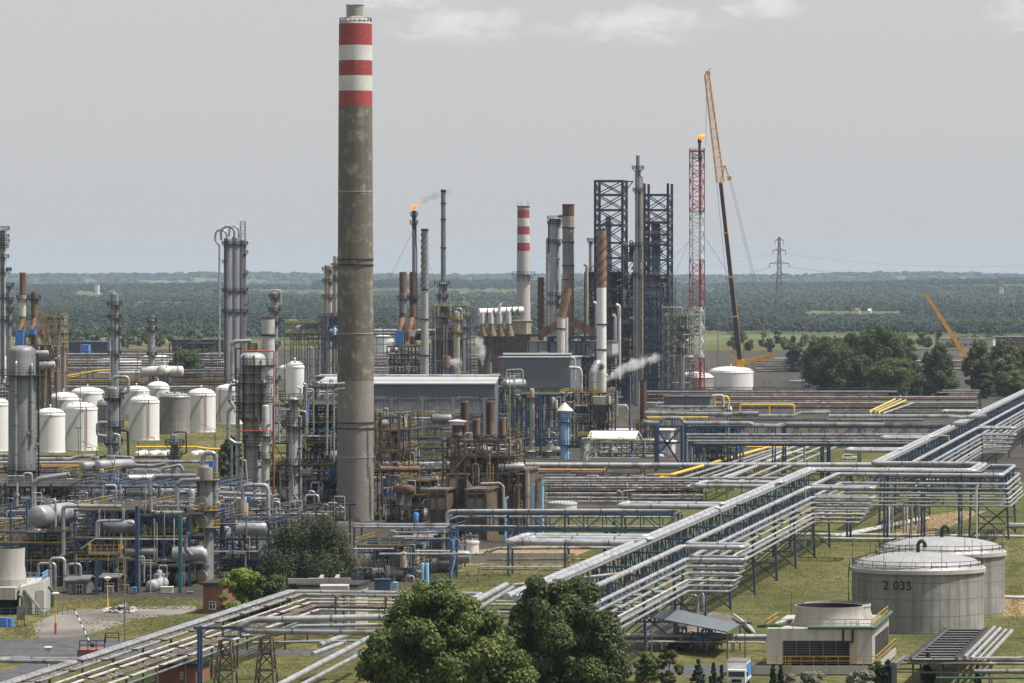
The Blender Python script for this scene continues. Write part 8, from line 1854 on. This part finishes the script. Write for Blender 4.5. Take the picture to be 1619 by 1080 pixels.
def crane():
    d = 1930; s = S(d); t = thing('mobile_crane', P(1175, 625, d), 'tall yellow mobile crane with a black boom and a lattice jib', 'crane')
    pa, pb, pc = P(1175, 618, d), P(1139, 288, d), P(1117.5, 118, d)
    segs = [(0, .15, 8.5, 'crane_yellow'), (.14, .36, 7.0, 'crane_black'), (.35, .55, 6.4, 'crane_black'), (.54, .76, 5.8, 'crane_black'), (.75, 1.0, 5.2, 'crane_black')]
    for (f0, f1, w_, mm) in segs:
        m = MB(); m.beam(pa.lerp(pb, f0), pa.lerp(pb, f1), w_ * s); part('boom_section', m, mm, t)
        m = MB(); m.beam(pa.lerp(pb, f1 - .008), pa.lerp(pb, f1), w_ * s * 1.2); part('boom_collar', m, 'crane_yellow', t)
        if f0: 
            m = MB(); o = V((w_ * s * .5 + .05, -.2, 0)); m.beam(pa.lerp(pb, f0) + o, pa.lerp(pb, f1) + o, .35); part('edge_stripe', m, 'crane_yellow', t)
    m = MB(); m.lattice(pb, pc, 11 * s, 7 * s, 22, .3, ax=(1, 0.1, 0), thb=.18); part('lattice_jib', m, 'crane_yellow', t)
    m = MB(); m.box(pc + V((.4, 0, .6)), (2.2, 1.6, 1.6)); m.beam(pc + V((-.6, 0, 1)), pc + V((1.8, 0, 2.6)), .4); part('jib_head', m, 'crane_yellow', t)
    m = MB(); p1, p2 = P(1146, 262, d), P(1153, 282, d); m.beam(P(1141, 265, d), p1, .5); m.beam(p1, p2, .5); m.beam(pb, p1, .35); m.box(p2, (1.8, 1.2, 1.8)); part('jib_strut', m, 'crane_yellow', t)
    m = MB(); m.beam(P(1168, 570, d), P(1158, 561, d), 1.6); m.beam(P(1174, 573, d), P(1219, 563, d), 1.8); m.box(P(1219, 563, d), (2.2, 2, 2)); part('spreader_arm', m, 'crane_yellow', t)
    for (a, b_) in (((1153, 284), (1219, 562)), ((1156, 284), (1222, 560)), ((1133, 290), (1160, 560)), ((1117, 125), (1116, 230)), ((1118, 120), (1142, 262))):
        m = MB(); m.beam(P(a[0], a[1], d), P(b_[0], b_[1], d), .13); part('cable', m, 'cable', t)
    m = MB(); m.box(P(1176, 624, d) + V((0, 2, -1)), (9, 5, 4)); part('carrier', m, 'crane_yellow', t)
    for k in range(4):
        m = MB(); q = P(1176, 624, d) + V((-3.6 + 2.4 * k, -.8, 0)); q.z = .8; m.lathe(q, [(.8, 0), (.8, .6)], 16, axis=(0, 1, 0)); part('wheel', m, 'black', t)
crane()
def second_crane():
    d = 2450; s = S(d); t = thing('mobile_crane', P(1531, 572, d), 'slanted yellow crane boom rising between the trees', 'crane')
    a, b_ = P(1531, 570, d), P(1465.5, 468, d)
    for (f0, f1, w_) in ((0, .4, 7), (.39, .7, 6), (.69, 1, 5)):
        m = MB(); m.beam(a.lerp(b_, f0), a.lerp(b_, f1), w_ * s); part('boom_section', m, 'crane_yellow', t)
    m = MB(); m.box(b_ + V((-.3, 0, -.4)), (2.4, 1.6, 2)); part('boom_head', m, 'crane_yellow', t)
    m = MB(); m.beam(b_ + V((-.8, 0, 0)), P(1463.5, 545, d), .13); part('cable', m, 'cable', t)
    m = MB(); m.box(a + V((1, 1, -1.5)), (10, 5, 4)); part('carrier', m, 'crane_yellow', t)
second_crane()
def pylon(px, ytop, ybase, d, arms, w0, lb):
    s = S(d); t = thing('transmission_pylon', P(px, ybase, d), lb, 'pylon'); H = ybase - ytop
    m = MB(); m.lattice(P(px, ybase, d), P(px, ybase - H * .45, d), w0 * s, w0 * .45 * s, 9, .5, ax=(1, .3, 0), thb=.3); m.lattice(P(px, ybase - H * .45, d), P(px, ytop, d), w0 * .45 * s, 2.2 * s, 13, .42, ax=(1, .3, 0), thb=.28); part('mast', m, 'steel_grey', t)
    for (y, hw) in arms:
        m = MB()
        for k in (-1, 1):
            e = P(px + k * hw, y, d); m.beam(P(px, y - 4, d), e, .4); m.beam(P(px, y, d), e, .4)
            for f in (.35, .7): m.beam(P(px + k * hw * f, y, d), P(px + k * hw * f, y - 4 * (1 - f), d), .3)
            m.beam(e, e - V((0, 0, 7 * s)), .45)
        part('cross_arm', m, 'steel_grey', t)
    return t
pylon(1232, 375, 524, 3900, ((396, 10), (417, 15.5), (434, 11), (380, 7)), 17, 'tall grey lattice transmission pylon beyond the refinery')
pylon(1490, 470, 503, 5900, ((482, 7), (489, 6)), 7, 'small distant pylon behind the slanted crane boom')
for i, (y0, y1) in enumerate(((418, 436), (418, 424), (398, 405), (435, 440))):
    for (k, xe, ye) in ((-1, 1090 - 40 * i, y0 + 20), (1, 1700, y1 + 10)):
        m = MB(); a, b_ = P(1232 + k * 12, y0 + 3, 3900), P(xe, ye, 3400 if k > 0 else 5200); pts = [a.lerp(b_, f / 8) - V((0, 0, 14 * f / 8 * (1 - f / 8) * 2)) for f in range(9)]
        m.tube(pts, .06, 4, bend=0); obj('power_line', m, 'cable', 'power line from the tall pylon, %s on the %s side' % (('first', 'second', 'third', 'fourth')[i], 'left' if k < 0 else 'right'), 'power line', 'power lines')
storage_tank(1120, 1192, 589, 618, 579, 'large white storage tank behind the red and white flare tower', redpipe=None, stair=False, group=None)
storage_tank(1062, 1128, 597, 622, 588, 'wide flat tank in front of the white one at the flare tower', 'tank_grey', 'roof_white', None, stair=False)
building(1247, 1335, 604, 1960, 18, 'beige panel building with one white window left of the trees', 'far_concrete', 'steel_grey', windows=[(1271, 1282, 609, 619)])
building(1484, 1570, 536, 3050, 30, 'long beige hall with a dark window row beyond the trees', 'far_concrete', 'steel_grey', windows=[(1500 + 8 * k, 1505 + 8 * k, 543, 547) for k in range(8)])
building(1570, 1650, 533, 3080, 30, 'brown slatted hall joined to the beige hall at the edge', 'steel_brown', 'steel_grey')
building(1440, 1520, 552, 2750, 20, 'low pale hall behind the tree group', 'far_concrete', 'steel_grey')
t_ = building(1320, 1340, 532, 4000, 14, 'small white gabled house in front of the forest', 'dirty_white', 'roof_white', pitch=6)
for i, (x, y, d_) in enumerate(((1218, 487, 6500), (1290, 482, 6800), (1372, 492, 5600), (1352, 491, 5700), (1446, 484, 6400), (150, 452, 9000), (618, 491, 6500), (1580, 456, 9000))):
    building(x, x + 7 - i % 3, y, d_, 12, 'tiny distant house among the trees, %s counted from %s' % (('first', 'second', 'third', 'fourth', 'fifth', 'sixth', 'seventh', 'eighth')[i], 'the tall pylon'), 'dirty_white', 'rust' if i % 2 else 'roof_pale', pitch=3)
m = MB(); m.box((Xof(1270, 1990), 1990, 1.6), (Xof(1330, 1990) - Xof(1200, 1990), .4, 3.2)); obj('boundary_wall', m, 'concrete', 'long grey wall left of the beige panel building', 'wall')
for (x, yt, d_, kd, lb) in ((1269, 520, 1900, 'mast', 'grey lamp mast in front of the tree group'), (1275, 516, 2300, 'flood', 'floodlight mast just behind the grey lamp mast'), (1135, 490, 2400, 'flood', 'beige floodlight tower right of the flare tower'), (1176, 515, 2500, 'flood', 'floodlight mast right of the crane boom'), (1352, 496, 3000, 'mast', 'thin mast behind the tree group'), (1368, 514, 2700, 'flood', 'floodlight mast above the dark trees'), (1423, 518, 2700, 'flood', 'floodlight mast right of the tallest tree'), (1543, 515, 2600, 'flood', 'lattice light mast right of the slanted boom'), (1581, 503, 3300, 'mast', 'thin mast before the slatted hall'), (1479, 505, 3000, 'mast', 'thin mast left of the slanted boom')):
    lamp_post(x, yt, d_, lb, kind=kd)
# white pipes beyond the right trees
pipe_row(2300, [(567, 1215, 1275, 1.3, 'alu_white'), (570.5, 1425, 1540, 1.2, 'alu_white'), (575, 1195, 1270, 1.2, 'pipe_brown'), (579, 1195, 1540, 1.2, 'pipe_brown'), (583, 1195, 1540, 1.3, 'pipe_grey'), (587, 1195, 1270, 1.3, 'pipe_brown')], '# pipe listed downwards on the rack among the right trees', group='pipes among the right trees')
rack(2290, 1190, 1545, [572, 584], 598, 'far brown pipe rack among the right trees', 'steel_brown', 8, 16)
pipe_row(1830, [(618, 1490, 1640, 1.6, 'alu_white'), (621, 1480, 1640, 1.4, 'alu'), (625, 1500, 1640, 1.3, 'pipe_brown')], '# pipe listed downwards in front of the bushes at the right edge', group='pipes before the right edge bushes')
# ------------------------------------------------------------------ trees, shrubs and grass
def tpx(name, px, ytop, d, wpx, label, **k):
    h = Zof(ytop, d); return tree(name, (Xof(px, d), d, 0), h, wpx * S(d), label, **k)
round_ = lambda q: math.sqrt(max(0.02, 1 - (1.7 * q - 0.75) ** 2))
cone_ = lambda q: max(.04, 1.02 - q)
col_ = lambda q: max(.1, min(1, 1.25 * (1.0 - q) ** .5)) * (.75 if q < .1 else 1)
tpx('maple_tree', 694, 917, 452, 262, 'big leafy yellow green maple in the foreground', mt='leaf_maple', k=330, n_per=420, leaf=.2, lo=.06, clump=.098, aspect=.7,
    lobes=[(0, 0, .84, 1.0), (0, 0, .84, .97), (-.34, -.05, .46, .74), (.40, .0, .42, .70), (.16, -.06, .62, .93), (-.1, .06, .7, .99), (.3, .1, .4, .8)])
tpx('broadleaf_tree', 886, 906, 474, 196, 'big dark green tree behind the maple on its right', mt='leaf_dark', k=300, n_per=400, leaf=.2, lo=.05, clump=.12,
    lobes=[(0, 0, .86, .97), (.16, 0, .62, 1.0), (-.2, 0, .6, .98), (.38, .0, .36, .78), (0, 0, .9, .9), (-.34, 0, .3, .82)])
tpx('willow_tree', 487, 806, 690, 158, 'dark drooping willow before the great chimney foot', mt='leaf_willow', k=200, n_per=300, leaf=.24, lo=.05, droop=1.7, aspect=.3, clump=.115, lobes=[(-.2, 0, .62, .86), (.12, 0, .66, 1.0), (.0, .1, .8, .96), (.3, 0, .42, .8)])
tpx('bush', 384, 899, 642, 84, 'bright yellow green bush beside the brick hut', mt='leaf_bright', k=60, n_per=260, leaf=.2, lo=.02, clump=.14, shape=round_, cat='bush')
tpx('bush', 431, 908, 640, 74, 'dark green bush right of the bright yellow green one', mt='leaf_dark', k=50, n_per=260, leaf=.2, lo=.02, clump=.15, shape=round_, cat='bush')
tpx('bush', 356, 905, 668, 50, 'olive shrub showing above the brick hut roof', mt='leaf_olive', k=26, n_per=160, leaf=.2, lo=.1, clump=.18, cat='bush')
for (px, yt, d, w_, mt, sh, lb, kk) in (
        (1307, 532, 1890, 84, 'leaf_dark', None, 'dark round tree behind the beige panel building', 70), (1345, 526, 1925, 66, 'leaf_willow', None, 'tall olive grey tree left in the right tree group', 60),
        (1392, 515, 1905, 96, 'leaf_dark', None, 'tallest broad tree of the right tree group', 90), (1425, 528, 1930, 60, 'leaf_dark', None, 'upright dark tree right of the tallest tree', 50), (1362, 560, 1830, 60, 'leaf_willow', None, 'thin greyish tree in front of the tallest tree', 40),
        (1408, 566, 1800, 78, 'leaf_maple', round_, 'light green rounded tree low in the right group', 60), (1440, 572, 1805, 50, 'leaf_dark', round_, 'dark lower tree right of the light rounded one', 40), (1486, 543, 1845, 60, 'leaf_dark', col_, 'slim dark poplar standing right of the group', 60),
        (1466, 556, 1850, 36, 'leaf_dark', col_, 'narrow dark tree left of the slim poplar', 36), (1549, 541, 1880, 54, 'leaf_dark', None, 'dark tree right of the slanted crane boom', 50), (1585, 537, 1900, 60, 'leaf_dark', None, 'dark tall tree near the right edge', 50), (1618, 548, 1890, 50, 'leaf_dark', None, 'dark tree cut by the right edge', 40),
        (1592, 560, 1825, 58, 'leaf_olive', None, 'pale olive half bare tree near the right edge', 40), (1602, 586, 1790, 46, 'leaf_maple', round_, 'light green bush under the pale olive tree', 36), (1560, 590, 1800, 30, 'leaf_dark', round_, 'small dark bush left of the light green one', 24),
        (1255, 545, 2300, 36, 'leaf_forest', None, 'small dark tree before the pale meadow', 24), (1276, 548, 2280, 26, 'leaf_forest', None, 'smaller dark tree beside the floodlight mast', 20), (1335, 600, 1840, 36, 'leaf_dark', round_, 'dark shrub at the right end of the beige panel building', 24),
        (295, 553, 2050, 64, 'leaf_dark', round_, 'round dark tree among the left pipe racks', 60), (303, 520, 3000, 36, 'leaf_olive', round_, 'yellowish bush in front of the left forest', 24),
        (365, 688, 1075, 40, 'leaf_willow', None, 'loose green tree behind the stepped silver pipe', 50), (352, 715, 1060, 30, 'leaf_willow', None, 'lower loose green tree left of the platformed column', 36), (447, 728, 1040, 36, 'leaf_willow', None, 'loose green tree between the two big columns', 50), (432, 735, 1050, 26, 'leaf_maple', None, 'smaller green tree beside the dark red line', 30)):
    tpx('broadleaf_tree', px, yt, d, w_, lb, mt=mt, k=int(kk * 1.9), n_per=130, leaf=.26 * d / 700 * .62, lo=.05, clump=.155, shape=sh)
for (px, yt, d, w_, mt, lb, nm) in (
        (1467, 1031, 532, 40, 'leaf_conifer', 'dark blue green spruce in front of the decked trestle', 'spruce_tree'), (1545, 1051, 530, 22, 'leaf_conifer', 'small dark spruce before the bottom right frame', 'spruce_tree'), (1104, 1042, 535, 34, 'leaf_silver', 'bluish spruce at the bottom edge left of the truck', 'spruce_tree'),
        (1128, 1048, 536, 24, 'leaf_conifer', 'dark spruce touching the truck on its left', 'spruce_tree'), (1141, 1050, 533, 18, 'leaf_conifer', 'slim spruce just before the truck', 'spruce_tree'), (1222, 1050, 530, 12, 'leaf_conifer', 'dark thuja at the cooling tower corner, taller of two', 'thuja'), (1234, 1052, 531, 11, 'leaf_conifer', 'dark thuja at the cooling tower corner, shorter of two', 'thuja'),
        (1404, 1043, 536, 26, 'leaf_conifer', 'dark pointed shrub at the right corner of the cooling tower', 'thuja'), (529, 767, 950, 13, 'leaf_conifer', 'small dark cypress left of the great chimney foot', 'cypress'), (519, 778, 948, 10, 'leaf_conifer', 'smaller cypress beside the small dark cypress', 'cypress'), (971, 825, 800, 13, 'leaf_conifer', 'dark thuja standing behind the blue truss bridge', 'thuja'), (958, 832, 802, 9, 'leaf_conifer', 'slim thuja behind the twin silver downpipes', 'thuja')):
    tpx(nm, px, yt, d, w_, lb, mt=mt if mt != 'leaf_silver' else 'leaf_conifer', k=70, n_per=110, leaf=.14 * d / 540, lo=.03, clump=.13, shape=cone_ if nm == 'spruce_tree' else col_, cat='conifer')
for (px, yt, d, w_, mt, lb) in ((1022, 1030, 545, 50, 'leaf_maple', 'green roadside shrub right of the big dark tree'), (1058, 1028, 540, 46, 'leaf_dark', 'dark roadside shrub left of the bluish spruce'), (1282, 1062, 534, 56, 'leaf_silver', 'silvery shrub under the cooling tower basin, left one'), (1362, 1060, 534, 48, 'leaf_silver', 'silvery shrub under the cooling tower basin, right one'), (1390, 1046, 540, 40, 'leaf_dark', 'dark green hedge plant at the cooling tower corner'), (1592, 976, 660, 46, 'leaf_maple', 'green shrub on the grass right of the grey tanks'), (1250, 1066, 533, 26, 'leaf_silver', 'small silvery shrub beside the two thujas'), (965, 1010, 505, 60, 'leaf_dark', 'dark leafy shrub low at the right foot of the big dark tree')):
    tpx('shrub', px, yt, d, w_, lb, mt=mt, k=34, n_per=160, leaf=.17, lo=.02, clump=.15, shape=round_, cat='shrub')
for i in range(22):
    px = 92 + i * 8.4 + R.uniform(-3, 3); tpx('hedgerow_tree', px, R.uniform(521, 529), 3150 + R.uniform(-120, 120), R.uniform(11, 18), 'low green tree in the row left of the three joined towers', mt='leaf_maple' if i % 3 == 0 else 'leaf_dark', k=12, n_per=60, leaf=.85, lo=.05, clump=.24, shape=round_, group='row of trees before the left forest')
# grass tufts
def tufts(name, label, polys, n, hgt, mt='blade'):
    pts = []
    for (x0, x1, y0, y1, share) in polys:
        for k in range(int(n * share)):
            px, py = (x0 + x1) / 2 + (x1 - x0) * .5 * max(-1.2, min(1.2, R.gauss(0, .5))), (y0 + y1) / 2 + (y1 - y0) * .5 * max(-1.1, min(1.1, R.gauss(0, .55))); p = G(px, py); pts.append((p.x, p.y, hgt * .35))
    pts = np.array(pts); m = len(pts)
    a = NR.random(m) * 2 * PI; nr = np.stack([np.cos(a), np.sin(a), 1.4 + 1.2 * NR.random(m)], 1)
    nr /= np.linalg.norm(nr, axis=1, keepdims=True)
    tt = .45 + .25 * np.sin(pts[:, 0] * .31 + pts[:, 1] * .07) + .15 * np.sin(pts[:, 0] * .9 - pts[:, 1] * .23) + .2 * NR.normal(size=m)
    me = leaves_mesh(name, pts, nr, hgt * (.5 + .8 * NR.random(m)), tt, mt, .8)
    return tag(link_mesh(name, me, (0, 0, 0)), label, 'grass', None, 'stuff')
tufts('grass', 'uneven rough grass around the grey tanks and the pipe bridge', [(1120, 1345, 835, 965, .5), (1340, 1619, 800, 870, .28), (1590, 1619, 800, 1000, .12), (1400, 1619, 990, 1040, .1)], 24000, .16)
tufts('grass', 'rough grass strip before the left process unit', [(88, 320, 946, 962, .5), (150, 330, 975, 1006, .25), (0, 60, 985, 1010, .1), (330, 620, 1020, 1080, .15)], 7000, .2)
tufts('grass', 'rough grass under the tank farm', [(0, 500, 662, 724, .7), (600, 960, 880, 945, .3)], 5000, .3)
for i in range(34):
    px = 1160 + i * 14 + R.uniform(-5, 5); d_ = R.choice((2950, 3120, 3240)) + R.uniform(-60, 60); tpx('hedgerow_tree', px, 436 + 7000 * (50 - R.uniform(7, 11)) / d_, d_, R.uniform(14, 26), 'low green tree in the row along the pale meadow', mt='leaf_dark' if i % 3 else 'leaf_maple', k=14, n_per=60, leaf=.85, lo=.05, clump=.24, shape=round_, group='row of trees along the pale meadow')
